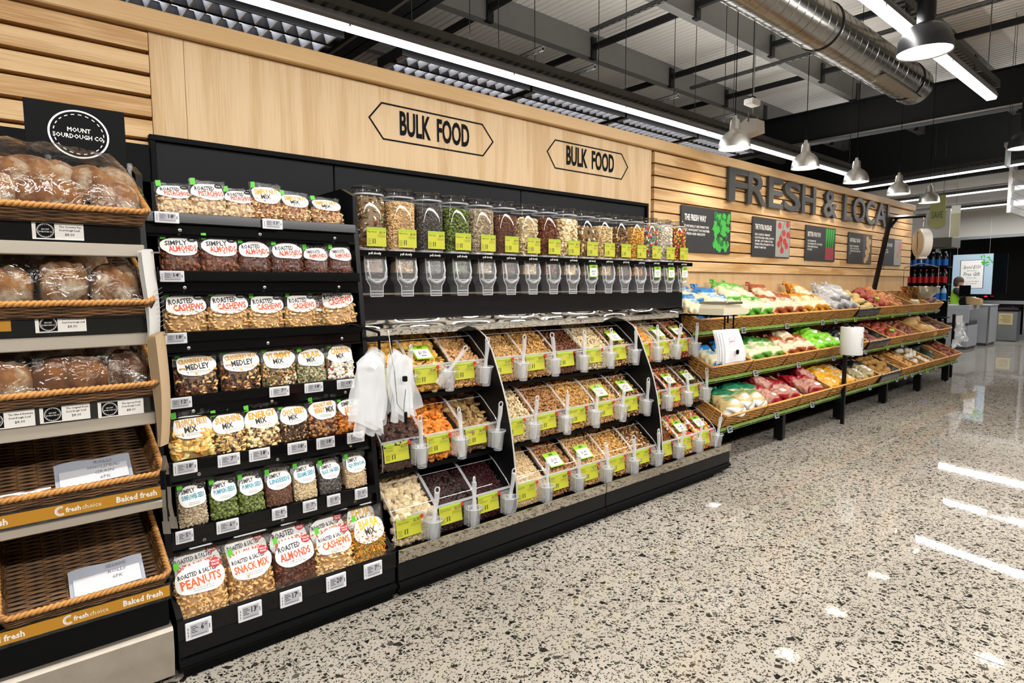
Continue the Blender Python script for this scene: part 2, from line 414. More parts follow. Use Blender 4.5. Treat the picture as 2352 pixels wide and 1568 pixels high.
FOOD = {   # what is in the bags, jars and bins: (weight, template, size, colours)
    'pistachio': [(1, 'pistachio', .0085, ['#c9ad86', '#b99a72', '#d8c09a'])],
    'nutmix': [(3, 'peanut', .007, ['#c8a06a', '#b98d58']), (2, 'cashew', .009, ['#dcc094', '#cfae7c']), (2, 'almond', .010, ['#7d4a28', '#8a5632'])],
    'almond': [(1, 'almond', .0105, ['#6b3a20', '#7a4527', '#5c301a', '#86522f'])],
    'roastalmond': [(1, 'almond', .0105, ['#5a2f1c', '#683a24', '#4c2717'])],
    'cashew': [(1, 'cashew', .0115, ['#d9b47c', '#cda468', '#e3c491', '#c4985a'])],
    'cashewpale': [(1, 'cashew', .0115, ['#dcc79c', '#d2b988', '#e6d5b0'])],
    'cranmedley': [(5, 'raisin', .0075, ['#2a1410', '#3a1a14', '#1e0f0d']), (2, 'almond', .010, ['#6b3a20', '#7a4a2a']), (2, 'cashew', .011, ['#d9b47c', '#cda468'])],
    'yummymix': [(3, 'peanut', .007, ['#c8a06a', '#b98d58']), (2, 'raisin', .007, ['#2a1812', '#5c2a18']), (2, 'seed', .006, ['#5a6030', '#d8cfae'])],
    'trailmix': [(5, 'seed', .0048, ['#8f8a62', '#a49a78', '#6d7044', '#c9bd98']), (1, 'raisin', .006, ['#3a2418'])],
    'carnival': [(3, 'cube', .006, ['#e8e0d0', '#d8d0c0']), (3, 'raisin', .007, ['#2a1812', '#4a2418']), (1, 'ball', .006, ['#b8342c', '#e0a040'])],
    'tropical': [(3, 'disk', .016, ['#e0b060', '#d89a48', '#ecc884']), (2, 'cube', .009, ['#e8c070', '#c8c078'])],
    'sunshine': [(3, 'peanut', .007, ['#d2a870']), (3, 'raisin', .007, ['#2e1a12']), (2, 'disk', .010, ['#e8cc90', '#dcb870'])],
    'energy': [(3, 'peanut', .007, ['#d8b484', '#caa26c']), (3, 'raisin', .007, ['#3a2014']), (2, 'cube', .006, ['#e6d6a8', '#d8c890']), (1, 'almond', .010, ['#7d4a28'])],
    'chocberry': [(5, 'raisin', .008, ['#24130e', '#2e1a12', '#3a2016']), (2, 'peanut', .007, ['#c49a60'])],
    'walnutmix': [(4, 'raisin', .007, ['#4a1418', '#2a1210', '#6a1a20']), (2, 'walnut', .009, ['#b08050', '#9a6c40'])],
    'apricot': [(1, 'disk', .014, ['#c87a2c', '#b86a22', '#d88a38'])],
    'sunflower': [(1, 'seed', .0046, ['#a8977c', '#968468', '#bcab90'])],
    'pumpkin': [(1, 'seed', .0058, ['#6a7838', '#57642a', '#808c48', '#3c4620'])],
    'linseed': [(1, 'seed', .0032, ['#6a4430', '#5a3826', '#7c5640'])],
    'sesame': [(1, 'seed', .0032, ['#d9c7a0', '#cfba90'])],
    'chia': [(1, 'seed', .0030, ['#4a4542', '#5c5652', '#38332f', '#76706a'])],
    'quinoa': [(1, 'seed', .0032, ['#cdb48e', '#bea27a', '#d9c4a0'])],
    'peanutsalt': [(1, 'peanut', .0085, ['#c9a066', '#b98d52', '#d6b27c'])],
    'snackmix': [(4, 'peanut', .0085, ['#c9a066', '#b98d52']), (1, 'almond', .011, ['#8a5a34']), (1, 'cashew', .011, ['#d8b47c'])],
    'bhuja': [(7, 'stick', .016, ['#c88a2c', '#a86a18', '#d89a3c']), (2, 'ball', .005, ['#6a7a28', '#8a8a30']), (1, 'peanut', .007, ['#c49a60'])],
    'granola': [(3, 'flake', .012, ['#8a5a34', '#a87244', '#6a4226']), (2, 'almond', .010, ['#7a4628', '#b08458']), (2, 'flake', .012, ['#e6dcc4', '#f0e8d6']), (1, 'seed', .007, ['#6a7a38'])],
    'wheat': [(1, 'seed', .0042, ['#cba876', '#bd9864', '#d8b98a'])],
    'macadamia': [(1, 'ball', .0105, ['#d8c094', '#cbb080', '#e4d0a8'])],
    'brazil': [(3, 'peanut', .017, ['#8a6a44', '#6e5234', '#d8c29a', '#a8875c'])],
    'soy': [(1, 'nut', .0048, ['#c8ad7c', '#b89a66', '#d6be90'])],
    'darkmix': [(3, 'almond', .011, ['#5a3820', '#6e482a']), (2, 'peanut', .009, ['#b8945c', '#c8a878']), (1, 'raisin', .009, ['#2a1812'])],
    'corn': [(1, 'nut', .0062, ['#c4923c', '#b07e2c', '#d8a850'])],
    'jellybean': [(1, 'peanut', .0095, ['#2a8ab8', '#3aa0a0', '#c83030', '#e0a020', '#38883a', '#e8e0d8', '#7a2a6a', '#e07028'])],
    'pastel': [(1, 'disk', .0095, ['#e0b0b0', '#e8d8b0', '#b8d0b8', '#e4c4c4', '#d8dcc0'])],
    'candy': [(1, 'nut', .0080, ['#a82c20', '#d87820', '#e0b428', '#5c2c18', '#3c6a30', '#8c2c60'])],
    'fruitcaramel': [(1, 'cube', .012, ['#3c2418', '#4a2e20', '#2e1a12'])],
    'banana': [(1, 'disk', .019, ['#d8a848', '#c8963a', '#e4bc68'])],
    'ginger': [(1, 'walnut', .012, ['#b88a54', '#a87a46', '#caa06c'])],
    'apricotbin': [(1, 'disk', .019, ['#d8842c', '#c87420', '#e09440'])],
    'fig': [(1, 'disk', .024, ['#9a7a4c', '#86683e', '#b0905e'])],
    'nougat': [(1, 'cube', .0125, ['#c4b08a', '#b8a27a', '#ccba98'])],
    'chocraisin': [(1, 'nut', .011, ['#2a1410', '#341a14', '#200f0c'])],
    'cranberry': [(1, 'raisin', .008, ['#3a1014', '#2a0c10', '#4a161a'])],
    'peanutbin': [(1, 'peanut', .0085, ['#c49a60', '#b88c50', '#d2ac76'])],
    'cashewbin': [(1, 'cashew', .0125, ['#c89a56', '#b88842', '#d6ac6a'])],
    'almondbin': [(1, 'almond', .0115, ['#6e3e22', '#7e4a2a', '#5a3018'])],
    'palenut': [(1, 'peanut', .0095, ['#dcc8a0', '#cfb88c'])],
    'walnutbin': [(1, 'walnut', .0105, ['#96683a', '#a87a48', '#7e5430'])],
    'mixbin': [(2, 'almond', .0115, ['#6e3e22', '#7e4a2a']), (2, 'cashew', .012, ['#c89a56']), (1, 'peanut', .010, ['#d8c094']), (1, 'raisin', .008, ['#2a1812'])],
    'meal': [(1, 'seed', .0035, ['#d0b488', '#c4a678', '#dabf96'])],
    'orangemix': [(2, 'cube', .009, ['#d88a30', '#e0a050']), (2, 'peanut', .009, ['#c8a878', '#d8bc90'])],
    'redmix': [(2, 'ball', .008, ['#8a2420', '#6a1a18']), (1, 'peanut', .009, ['#c8a878']), (1, 'cube', .007, ['#c88030'])],
    'lolly': [(1, 'nut', .012, ['#c83028', '#e0b030', '#e8e0d0', '#d87030', '#68983a', '#b02848'])],
    'darklolly': [(2, 'nut', .011, ['#5a2018', '#7a3024', '#3a1812']), (1, 'nut', .011, ['#4a7a30', '#c04030', '#d8a030'])],
    'pretzel': [(1, 'pretzel', .015, ['#8a4c20', '#7a4018', '#a05e2c'])],
}
PIECE = piece_mat('food_pieces', .5, .35)
# ---------------------------------------------------------------- shell materials
def wood(name, c1, c2, axis, scale=1.0, rough=0.45, seed=0.0):
    """plywood / pine: long wavy grain along an axis"""
    if name in MATS: return MATS[name]
    m, t, b = nt(name)
    tc = t.nodes.new('ShaderNodeTexCoord'); mp = t.nodes.new('ShaderNodeMapping')
    oi = t.nodes.new('ShaderNodeObjectInfo')
    sc = {'x': (0.35, 3, 3.4), 'z': (3.2, 3, 0.22)}[axis]
    mp.inputs['Scale'].default_value = tuple(s * scale for s in sc)
    av = t.nodes.new('ShaderNodeVectorMath'); av.operation = 'MULTIPLY_ADD'
    t.links.new(oi.outputs['Random'], av.inputs[0]); av.inputs[1].default_value = (9, 5, 31); av.inputs[2].default_value = (seed, 0, 0)
    ad = t.nodes.new('ShaderNodeVectorMath'); ad.operation = 'ADD'
    t.links.new(tc.outputs['Object'], ad.inputs[0]); t.links.new(av.outputs[0], ad.inputs[1])
    t.links.new(ad.outputs[0], mp.inputs['Vector'])
    n = t.nodes.new('ShaderNodeTexNoise'); n.inputs['Scale'].default_value = 1.6; n.inputs['Detail'].default_value = 3; n.inputs['Distortion'].default_value = 0.6
    t.links.new(mp.outputs[0], n.inputs['Vector'])
    w = t.nodes.new('ShaderNodeMath'); w.operation = 'MULTIPLY'; w.inputs[1].default_value = 17
    t.links.new(n.outputs['Fac'], w.inputs[0])
    s = t.nodes.new('ShaderNodeMath'); s.operation = 'SINE'; t.links.new(w.outputs[0], s.inputs[0])
    n2 = t.nodes.new('ShaderNodeTexNoise'); n2.inputs['Scale'].default_value = 30; n2.inputs['Detail'].default_value = 4
    mp2 = t.nodes.new('ShaderNodeMapping'); mp2.inputs['Scale'].default_value = (0.15, 1, 6) if axis == 'x' else (6, 1, 0.15)
    t.links.new(ad.outputs[0], mp2.inputs['Vector']); t.links.new(mp2.outputs[0], n2.inputs['Vector'])
    mix = t.nodes.new('ShaderNodeMath'); mix.operation = 'MULTIPLY_ADD'; mix.inputs[1].default_value = 0.22
    t.links.new(s.outputs[0], mix.inputs[0]); t.links.new(n2.outputs['Fac'], mix.inputs[2])
    rp = t.nodes.new('ShaderNodeValToRGB'); rp.color_ramp.elements[0].position = 0.25; rp.color_ramp.elements[1].position = 0.75
    rp.color_ramp.elements[0].color = lin(c1); rp.color_ramp.elements[1].color = lin(c2)
    t.links.new(mix.outputs[0], rp.inputs[0]); t.links.new(rp.outputs[0], b.inputs['Base Color'])
    b.inputs['Roughness'].default_value = rough; b.inputs['Specular IOR Level'].default_value = 0.35
    MATS[name] = m
    return m
PLY = wood('plywood', '#cba878', '#dfc197', 'z', 1.0)
PINE = wood('pine_boards', '#b78a52', '#ddb987', 'x', 1.0)
TRIM = wood('pine_trim', '#cfa873', '#dcb988', 'x', 0.8)
GAP = mat('board_gap', '#6b5030', .8)
BLACK = mat('black_satin', '#07080a', .36, spec=.28, bump=.05, bscale=300)
BLACKM = mat('black_matt', '#060708', .6, spec=.12)
BLACKG = mat('black_gloss', '#060708', .14, spec=.4)
CHAR = mat('charcoal_panel', '#090b0e', .5, spec=.22, bump=.1, bscale=220)
STEEL = mat('brushed_steel', '#b9b6b0', .28, 1.0, bump=.05, bscale=120)
CHROME = mat('polished_steel', '#d8d8d6', .05, 1.0)
WHITE = mat('white_paint', '#dedcd6', .6)
GALV = mat('galvanised_steel', '#73726e', .55, .35, var=.12, bscale=6)
DARKST = mat('dark_painted_steel', '#0e0f10', .5, spec=.3)

def floor_mat():
    m, t, b = nt('polished_terrazzo_concrete')
    tc = t.nodes.new('ShaderNodeTexCoord')
    def L(a, bb): t.links.new(a, bb)
    wn = t.nodes.new('ShaderNodeTexNoise'); wn.inputs['Scale'].default_value = 70; wn.inputs['Detail'].default_value = 1
    L(tc.outputs['Object'], wn.inputs['Vector'])
    vs = t.nodes.new('ShaderNodeVectorMath'); vs.operation = 'SCALE'; vs.inputs['Scale'].default_value = 0.006
    L(wn.outputs['Color'], vs.inputs[0])
    va = t.nodes.new('ShaderNodeVectorMath'); va.operation = 'ADD'
    L(tc.outputs['Object'], va.inputs[0]); L(vs.outputs[0], va.inputs[1])
    masks = []
    for sc, prob, edge in ((32, .87, .13), (54, .75, .12), (115, .64, .10)):
        ve = t.nodes.new('ShaderNodeTexVoronoi'); ve.voronoi_dimensions = '2D'; ve.feature = 'DISTANCE_TO_EDGE'; ve.inputs['Scale'].default_value = sc
        vc = t.nodes.new('ShaderNodeTexVoronoi'); vc.voronoi_dimensions = '2D'; vc.feature = 'F1'; vc.inputs['Scale'].default_value = sc
        L(va.outputs[0], ve.inputs['Vector']); L(va.outputs[0], vc.inputs['Vector'])
        sx = t.nodes.new('ShaderNodeSeparateColor'); L(vc.outputs['Color'], sx.inputs[0])
        g1 = t.nodes.new('ShaderNodeMath'); g1.operation = 'GREATER_THAN'; g1.inputs[1].default_value = prob; L(sx.outputs[0], g1.inputs[0])
        # each chip its own size
        th = t.nodes.new('ShaderNodeMath'); th.operation = 'MULTIPLY_ADD'; th.inputs[1].default_value = .16; th.inputs[2].default_value = edge; L(sx.outputs[1], th.inputs[0])
        g2 = t.nodes.new('ShaderNodeMath'); g2.operation = 'GREATER_THAN'; L(ve.outputs['Distance'], g2.inputs[0]); L(th.outputs[0], g2.inputs[1])
        mm = t.nodes.new('ShaderNodeMath'); mm.operation = 'MULTIPLY'; L(g1.outputs[0], mm.inputs[0]); L(g2.outputs[0], mm.inputs[1])
        cr = t.nodes.new('ShaderNodeValToRGB')
        cr.color_ramp.elements[0].color = lin('#1c1b19'); cr.color_ramp.elements[1].color = lin('#4e473c')
        e = cr.color_ramp.elements.new(.6); e.color = lin('#292825')
        L(sx.outputs[2], cr.inputs[0])
        masks.append((mm, cr))
    big = t.nodes.new('ShaderNodeTexNoise'); big.inputs['Scale'].default_value = .7; big.inputs['Detail'].default_value = 5; L(tc.outputs['Object'], big.inputs['Vector'])
    br = t.nodes.new('ShaderNodeValToRGB'); br.color_ramp.elements[0].position = .35; br.color_ramp.elements[1].position = .62
    br.color_ramp.elements[0].color = lin('#a69e91'); br.color_ramp.elements[1].color = lin('#bab2a5')
    L(big.outputs['Fac'], br.inputs[0])
    fine = t.nodes.new('ShaderNodeTexNoise'); fine.inputs['Scale'].default_value = 160; fine.inputs['Detail'].default_value = 2; L(tc.outputs['Object'], fine.inputs['Vector'])
    mx = t.nodes.new('ShaderNodeMix'); mx.data_type = 'RGBA'; mx.blend_type = 'MULTIPLY'; mx.inputs[0].default_value = .35
    L(br.outputs[0], mx.inputs[6]); L(fine.outputs['Fac'], mx.inputs[7])
    cur = mx.outputs[2]
    for mm, cr in masks[::-1]:
        x = t.nodes.new('ShaderNodeMix'); x.data_type = 'RGBA'
        L(mm.outputs[0], x.inputs[0]); L(cur, x.inputs[6]); L(cr.outputs[0], x.inputs[7]); cur = x.outputs[2]
    L(cur, b.inputs['Base Color'])
    rr = t.nodes.new('ShaderNodeMapRange'); rr.inputs[3].default_value = .015; rr.inputs[4].default_value = .05; L(big.outputs['Fac'], rr.inputs[0])
    L(rr.outputs[0], b.inputs['Roughness'])
    b.inputs['Specular IOR Level'].default_value = 0.32
    return m
FLOORM = floor_mat()
fl = MB()
xs = [-9, -3.06, 2.94, 8.94, 14.94, 26]
for a, c in zip(xs[:-1], xs[1:]): fl.box(a + .0025, c - .0025, -9, 14, -.08, 0)
struct(fl.build('floor', FLOORM))
struct(MB().box(-9, 26, -9, 14, -.12, -.081).build('floor_base', mat('joint_sealant', '#4a463e', .8)))

# ---------------------------------------------------------------- the long partition: plywood, pine boards, black panels
wl = MB(); wl.box(-3.0, 11.5, 3.385, 3.50, 0, 2.775)
wall_n = struct(wl.build('wall_back', GAP))
def kid(name, m, mats, parent, **k): return m.build(name, mats, parent, **k)
kid('top_rail', MB().bbox(-3.0, 11.52, 3.30, 3.51, 2.705, 2.795, .006), TRIM, wall_n)
def board(x0, x1, z0, z1, y=3.335):
    # a board with a bevelled upper edge and a lip that throws a shadow below
    p = [(y, z0), (y, z1 - .006), (y + .006, z1), (3.386, z1), (3.386, z0 + .0), (y + .012, z0)]
    m = MB(); m.prism(p, x0, x1, 'x')
    return kid('board', m, PINE, wall_n)
z = 2.695
while z > 1.70:
    zz = z - .0935
    cuts = sorted(R.uniform(5.4, 10.6) for _ in range(2)); cuts = [4.535] + cuts + [11.5]
    for a, c in zip(cuts[:-1], cuts[1:]): board(a + .0006, c - .0006, zz, z)
    z -= .1065
z = 2.69
while z > 1.0:
    board(-3.0, .622, z - .082, z, 3.325); z -= .1
kid('plywood_panel', MB().bbox(.628, .775, 3.343, 3.387, 2.0, 2.70, .001), PLY, wall_n)
kid('plywood_panel', MB().bbox(.7765, 4.50, 3.343, 3.387, 2.0, 2.70, .001), PLY, wall_n)
kid('plywood_panel', MB().bbox(4.53, 11.5, 3.36, 3.387, 1.0, 1.652, .002), wood('plywood_lower', '#cfa774', '#d8b586', 'z'), wall_n)
for a, c in ((.625, 1.512), (1.518, 2.93), (2.936, 4.385)):
    kid('black_panel', MB().bbox(a, c, 3.315, 3.344, .4, 2.205, .004), CHAR, wall_n)
fr = MB(); fr.bbox(.60, 4.41, 3.295, 3.345, 2.195, 2.222, .003)
fr.bbox(4.385, 4.41, 3.295, 3.345, 1.3, 2.195, .003); fr.bbox(.60, .626, 3.295, 3.345, .4, 2.195, .003)
kid('panel_frame', fr, BLACKM, wall_n)
kid('black_panel', MB().bbox(-3, .595, 3.27, 3.324, .4, 2.165, .004), BLACKM, wall_n)

# hexagonal outlined names on the plywood
def banner_name(pts, word, w, h, c, y, cap):
    m = MB(); n = len(pts)
    cx = sum(p[0] for p in pts) / n; cz = sum(p[1] for p in pts) / n
    def inset(t): 
        out = []
        for i in range(n):
            p0, p1, p2 = Vector(pts[i - 1]), Vector(pts[i]), Vector(pts[(i + 1) % n])
            d1 = (p1 - p0).normalized(); d2 = (p2 - p1).normalized()
            n1 = Vector((-d1.y, d1.x)); n2 = Vector((-d2.y, d2.x)); b = (n1 + n2).normalized()
            out.append(p1 + b * (t / max(.2, b.dot(n1))))
        return out
    inn = inset(-.009)
    v = [(p[0], y, p[1]) for p in pts] + [(p[0], y, p[1]) for p in inn]
    v += [(a, y - .002, b) for a, _, b in v]
    f = []
    for i in range(n):
        j = (i + 1) % n
        f += [(2 * n + i, 2 * n + j, 3 * n + j, 3 * n + i), (i, j, 2 * n + j, 2 * n + i), (n + i, n + j, 3 * n + j, 3 * n + i)]
    m.add(v, f)
    tv, tf = fit(word, w, cap, bold=.03, res=3)
    m.add(tv, tf, FY(c[0], y - .002, c[1]))
    return m
h1 = [(1.752, 2.507), (1.84, 2.610), (2.608, 2.610), (2.704, 2.503), (2.611, 2.393), (1.846, 2.391)]
h2 = [(3.214, 2.513), (3.301, 2.612), (4.088, 2.614), (4.174, 2.511), (4.09, 2.398), (3.301, 2.396)]
o = banner_name(h1, 'BULK  FOOD', .53, .2, (2.227, 2.500), 3.342, .140).build('painted_sign', BLACKM, None)
tag(o, 'larger black outlined BULK FOOD sign printed on the plywood above the jars', 'sign')
o = banner_name(h2, 'BULK  FOOD', .565, .2, (3.705, 2.506), 3.342, .140).build('painted_sign', BLACKM, None)
tag(o, 'second BULK FOOD sign on the plywood, next to the pine boards', 'sign')

# big cut letters
LET = mat('charcoal_letter', '#3a3a3a', .45)
x = 5.72
word = 'FRESH & LOCAL'
adv = [('F', 5.72, .40), ('R', 6.165, .44), ('E', 6.715, .38), ('S', 7.17, .47), ('H', 7.72, .45), ('&', 8.42, .44), ('L', 9.06, .33), ('O', 9.405, .50), ('C', 9.93, .46), ('A', 10.40, .55), ('L', 10.98, .36)]
adv = [('F', 5.725, .37), ('R', 6.105, .41), ('E', 6.56, .34), ('S', 6.92, .42), ('H', 7.375, .38), ('&', 7.99, .41), ('L', 8.62, .28), ('O', 8.925, .43), ('C', 9.375, .35), ('A', 9.735, .45), ('L', 10.225, .26)]
for ch, lx, lw in adv:
    v, f = txt(ch, .335 / .72, .016, 1, 0, 'LEFT', 4)
    x0 = min(p[0] for p in v); x1 = max(p[0] for p in v); z0 = min(p[1] for p in v); z1 = max(p[1] for p in v)
    fr_ = [((p[0] - x0) / (x1 - x0) * lw + lx, 3.292, (p[1] - z0) / (z1 - z0) * .335 + 2.365) for p in v]
    bk = [(a, 3.318, c) for a, _, c in fr_]
    m = MB(); n = len(v); m.add(fr_, f); m.add(bk, [q[::-1] for q in f])
    ed = {}
    for q in f:
        for i in range(len(q)):
            a, b_ = q[i], q[(i + 1) % len(q)]
            ed[(a, b_)] = ed.get((a, b_), 0) + 1
    m.add(fr_ + bk, [(b_, a, a + n, b_ + n) for (a, b_) in ed if (b_, a) not in ed])
    for dz in (2.43, 2.63): m.box(lx + lw * .10, lx + lw * .10 + .02, 3.318, 3.336, dz, dz + .02)
    o = m.build('sign_letter', LET)
    tag(o, {'F': 'charcoal cut-out letter F, first of FRESH on the pine boards', 'R': 'charcoal cut-out letter R in FRESH on the pine boards', 'E': 'charcoal cut-out letter E in FRESH on the pine boards',
            'S': 'charcoal cut-out letter S in FRESH on the pine boards', 'H': 'charcoal cut-out letter H ending FRESH on the pine boards', '&': 'charcoal cut-out ampersand between FRESH and LOCAL',
            'O': 'charcoal cut-out letter O in LOCAL on the pine boards', 'C': 'charcoal cut-out letter C in LOCAL on the pine boards', 'A': 'charcoal cut-out letter A in LOCAL on the pine boards',
            'L': 'charcoal cut-out letter L that starts LOCAL' if lx < 10 else 'charcoal cut-out letter L that ends LOCAL, behind the scale post'}[ch], 'letter', 'cut-out letters of the produce wall')

# ---------------------------------------------------------------- roof: ribbed sheet, purlins, rods, beams
rf = MB(); xx = -9.0; top = []
pr = []
while xx < 26:
    pr += [(xx, 4.92), (xx + .065, 4.92), (xx + .072, 4.931), (xx + .093, 4.931)]; xx += .1
v = [(a, -9, b) for a, b in pr] + [(a, 14, b) for a, b in pr]; n = len(pr)
rf.add(v, [(i, i + 1, n + i + 1, n + i) for i in range(n - 1)])
roof = struct(rf.build('ceiling', mat('white_roof_sheet', '#c4c0b8', .55)))
def cee(y, z0, z1, w=.07, t=.006):
    return [(y, z0), (y + w, z0), (y + w, z0 + t), (y + t, z0 + t), (y + t, z1 - t), (y + w, z1 - t), (y + w, z1), (y, z1)]
for k, y in enumerate([12.2, 10.6, 9.0, 7.4, 5.75, 4.15, 2.55, .95, -.65, -2.25, -3.85]):
    m = MB(); m.prism(cee(y, 4.60, 4.92), -9, 26, 'x'); m.prism(cee(y + .071, 4.60, 4.92, -.0 + .05), -9, 26, 'x')
    struct(m.build('purlin', GALV))
for k, xb in enumerate([-5.1, 3.05, 11.2, 19.3]):
    m = MB(); m.box(xb - .11, xb + .11, -9, 14, 4.0, 4.018); m.box(xb - .11, xb + .11, -9, 14, 4.55, 4.568); m.box(xb - .007, xb + .007, -9, 14, 4.0, 4.57)
    b = struct(m.build('ceiling_beam', DARKST))
    for y in (5.75, 4.15, 2.55, .95, -.65):
        kid('cleat', MB().box(xb - .06, xb + .06, y - .012, y, 4.56, 4.86), DARKST, b)
    e = MB(); e.box(xb - .125, xb - .108, -9, 14, 4.004, 4.03)
    kid('flange_edge', e, STEEL, b)
# bridging rods between the purlins, and perforated hanging rails
for xb in (4.6, 6.4, 8.2, 9.8, 12.6, 14.2):
    m = MB(); m.box(xb - .03, xb + .03, -4, 8, 4.70, 4.77)
    b = struct(m.build('ceiling_bridging', DARKST))
    for y in (5.80, 4.2, 2.6, 1.0):
        kid('bracket', MB().box(xb - .045, xb + .045, y - .08, y - .02, 4.58, 4.86), DARKST, b)
RAIL = mat('perforated_rail', '#4d4c49', .5, .5)
def strut_rail(x, y0, y1, z):
    m = MB(); m.box(x - .02, x + .02, y0, y1, z + .034, z + .04); m.box(x - .02, x - .014, y0, y1, z, z + .04); m.box(x + .014, x + .02, y0, y1, z, z + .04)
    y = y0
    while y < y1 - .05: m.box(x - .02, x + .02, y, y + .05, z, z + .004); y += .085
    return struct(m.build('ceiling_strut', RAIL))
for x, y0, y1 in ((5.3, 1.0, 4.8), (7.9, 1.0, 5.2), (3.9, 4.1, 5.6), (4.6, 4.1, 5.6), (6.0, 4.1, 5.6), (7.2, 4.1, 5.4)): strut_rail(x, y0, y1, 4.35 if y0 < 4 else 3.62)

# ---------------------------------------------------------------- strip lights
LED = mat('lit_diffuser', '#ffffff', .5, emis='#fbfaff', estr=5.0)
CHAN = mat('grey_channel', '#77777a', .45, .3)
def strip(label, loc, length, along=(1, 0), tray=True, group='continuous strip lights'):
    t = thing('strip_light', label, 'light', loc, group, rot=(0, 0, math.atan2(along[1], along[0])))
    m = MB(); n = max(1, round(length / 1.5)); L = length / n
    m.prism([(-.045, .0), (.045, .0), (.05, .02), (.03, .07), (-.03, .07), (-.05, .02)], 0, length, 'x'); m.build('housing', CHAN, t)
    for i in range(n):
        d = MB(); d.prism([(-.036, -.022), (.036, -.022), (.044, 0.001), (-.044, 0.001)], i * L + .004, (i + 1) * L - .004, 'x')
        d.build('diffuser', LED, t)
    c = MB()
    for i in range(n + 1):
        if 0 < i < n: c.box(i * L - .006, i * L + .006, -.047, .047, -.012, .01)
    if n > 1: c.build('joint_clip', CHAN, t, kind='stuff')
    w = MB(); k = max(2, int(length / 3) + 1)
    for i in range(k):
        xx = .2 + (length - .4) * i / (k - 1); w = MB(); w.tube([(xx, 0, .07), (xx, 0, 4.9 - loc[2])], .004, 5); w.build('hanger', DARKST, t)
    if tray:
        tr = MB(); tr.box(0, length, -.06, -.057, .09, .15); tr.box(0, length, .057, .06, .09, .15)
        q = 0.0
        while q < length: tr.box(q, q + .03, -.06, .06, .088, .094); q += .09
        tr.build('cable_tray', RAIL, t)
    return t
strip('long strip light running above the plywood wall, over the bulk food', (-1.0, 4.04, 3.30), 11.9, (1, 0), True, None)
strip('strip light running behind the big black pendant lamp', (-3.0, 1.55, 3.30), 10.45, (1, 0), True, None)
strip('strip light row over the next aisle, behind the camera', (-4.0, -1.2, 3.30), 13.0, (1, 0), False, None)
#strip('strip light row two aisles away', (-4.0, -4.2, 3.30), 13.0, (1, 0), False, None)
ax = (-.23, -.973)
strip('far crosswise strip light with a perforated cable tray on top', (14.0, 5.6, 3.52), 8.2, ax, True, None)
strip('crosswise strip light under the front edge of the entry ceiling', (16.75, 5.5, 3.50), 8.0, ax, False, None)
strip('crosswise strip light closest to the shop windows', (19.8, 5.9, 3.50), 8.0, ax, False, None)
# mirrored louvre fittings behind the wall
MIRR = mat('louvre_mirror', '#eef0f2', .25, .25)
def louvre(x0, n, label):
    t = thing('louvre_light', label, 'light', (x0, 4.15, 3.26), 'louvre lights behind the plywood wall')
    f = MB(); L = n * .1
    for ya, yb in ((0, .012), (.165, .20), (.375, .39)): f.box(0, L, ya, yb, 0, .08)
    f.box(0, L, 0, .39, .08, .085); f.box(-.006, 0, 0, .39, 0, .08); f.box(L, L + .006, 0, .39, 0, .08)
    f.build('frame', DARKST, t)
    for xx in (.2, L - .2): h = MB(); h.tube([(xx, .19, .08), (xx, .19, 1.66)], .004, 5); h.build('hanger', DARKST, t)
    bm = None
    for r, (ya, yb) in enumerate(((.012, .165), (.20, .375))):
        for i in range(n):
            if bm is None or i == 0:
                b = MB()
                def F(u, w, h=(yb - ya)): return (.05 + (.038 * (1 - w) * math.cos(PI * u) if False else (.012 + .034 * w) * (u - .5) * 2), 0, 0)
                poly = [(-.004, .003), (.004, .003), (.022, .078), (.03, .078), (.006, -.001), (-.006, -.001), (-.03, .078), (-.022, .078)]
                b.prism(poly, ya, yb, 'y'); o = b.build('louvre_blade', MIRR, t, loc=(i * .1 + .05, 0, 0)); bm = o.data
            else:
                link('louvre_blade', bm, t, (i * .1 + .05, 0, 0))
    # the tubes glow dimly between the blades
    for ya, yb in ((.03, .15), (.22, .36)):
        MB().box(.02, L - .02, ya, yb, .062, .066).build('tube', mat('dim_tube', '#ffffff', .5, emis='#f2f4ff', estr=5.0), t)
for i, (x, n) in enumerate(((-1.1, 15), (.5, 15), (2.48, 13), (3.82, 13), (5.16, 13), (6.5, 13))):
    louvre(x, n, ['louvre light at the very start of the row, mostly out of frame', 'mirrored louvre light ending just before the dark roof beam', 'mirrored louvre light just past the dark roof beam',
                  'second mirrored louvre light past the dark roof beam', 'third mirrored louvre light past the dark roof beam', 'mirrored louvre light where the pine boards begin'][i])
# ---------------------------------------------------------------- spiral duct
DUCT = mat('spiral_duct', '#a5a29a', .24, 1.0, bump=.04, bscale=8)
t = thing('air_duct', 'round spiral-seamed silver air duct hung under the roof', 'duct', (0, 0, 0))
m = MB(); prof = []
xx = -6.0
m.tube([(-6.0, 2.66, 3.98), (8.95, 2.66, 3.98)], .215, 40); m.build('duct_pipe', DUCT, t, smooth=True)
m = MB(); hel = []
k = 0
while xx < 8.93:
    a = k * 2 * PI / 20; hel.append((xx, 2.66 + .2165 * math.cos(a), 3.98 + .2165 * math.sin(a))); xx += .15 / 20; k += 1
m.tube(hel, .0032, 4); m.build('spiral_seam', DUCT, t, smooth=True)
for xx in (-3, 0, 3.1, 6.2, 8.6):
    m = MB(); m.tube([(xx, 2.66 + .222 * math.cos(a), 3.98 + .222 * math.sin(a)) for a in [2 * PI * i / 24 for i in range(24)]], .006, 6, closed=True)
    m.tube([(xx, 2.66, 4.2), (xx, 2.66, 4.92)], .004, 5); m.build('hanger_strap', DARKST, t)
m = MB(); m.box(7.5, 8.7, 2.50, 2.62, 3.765, 3.785); m.build('outlet_grille', STEEL, t)

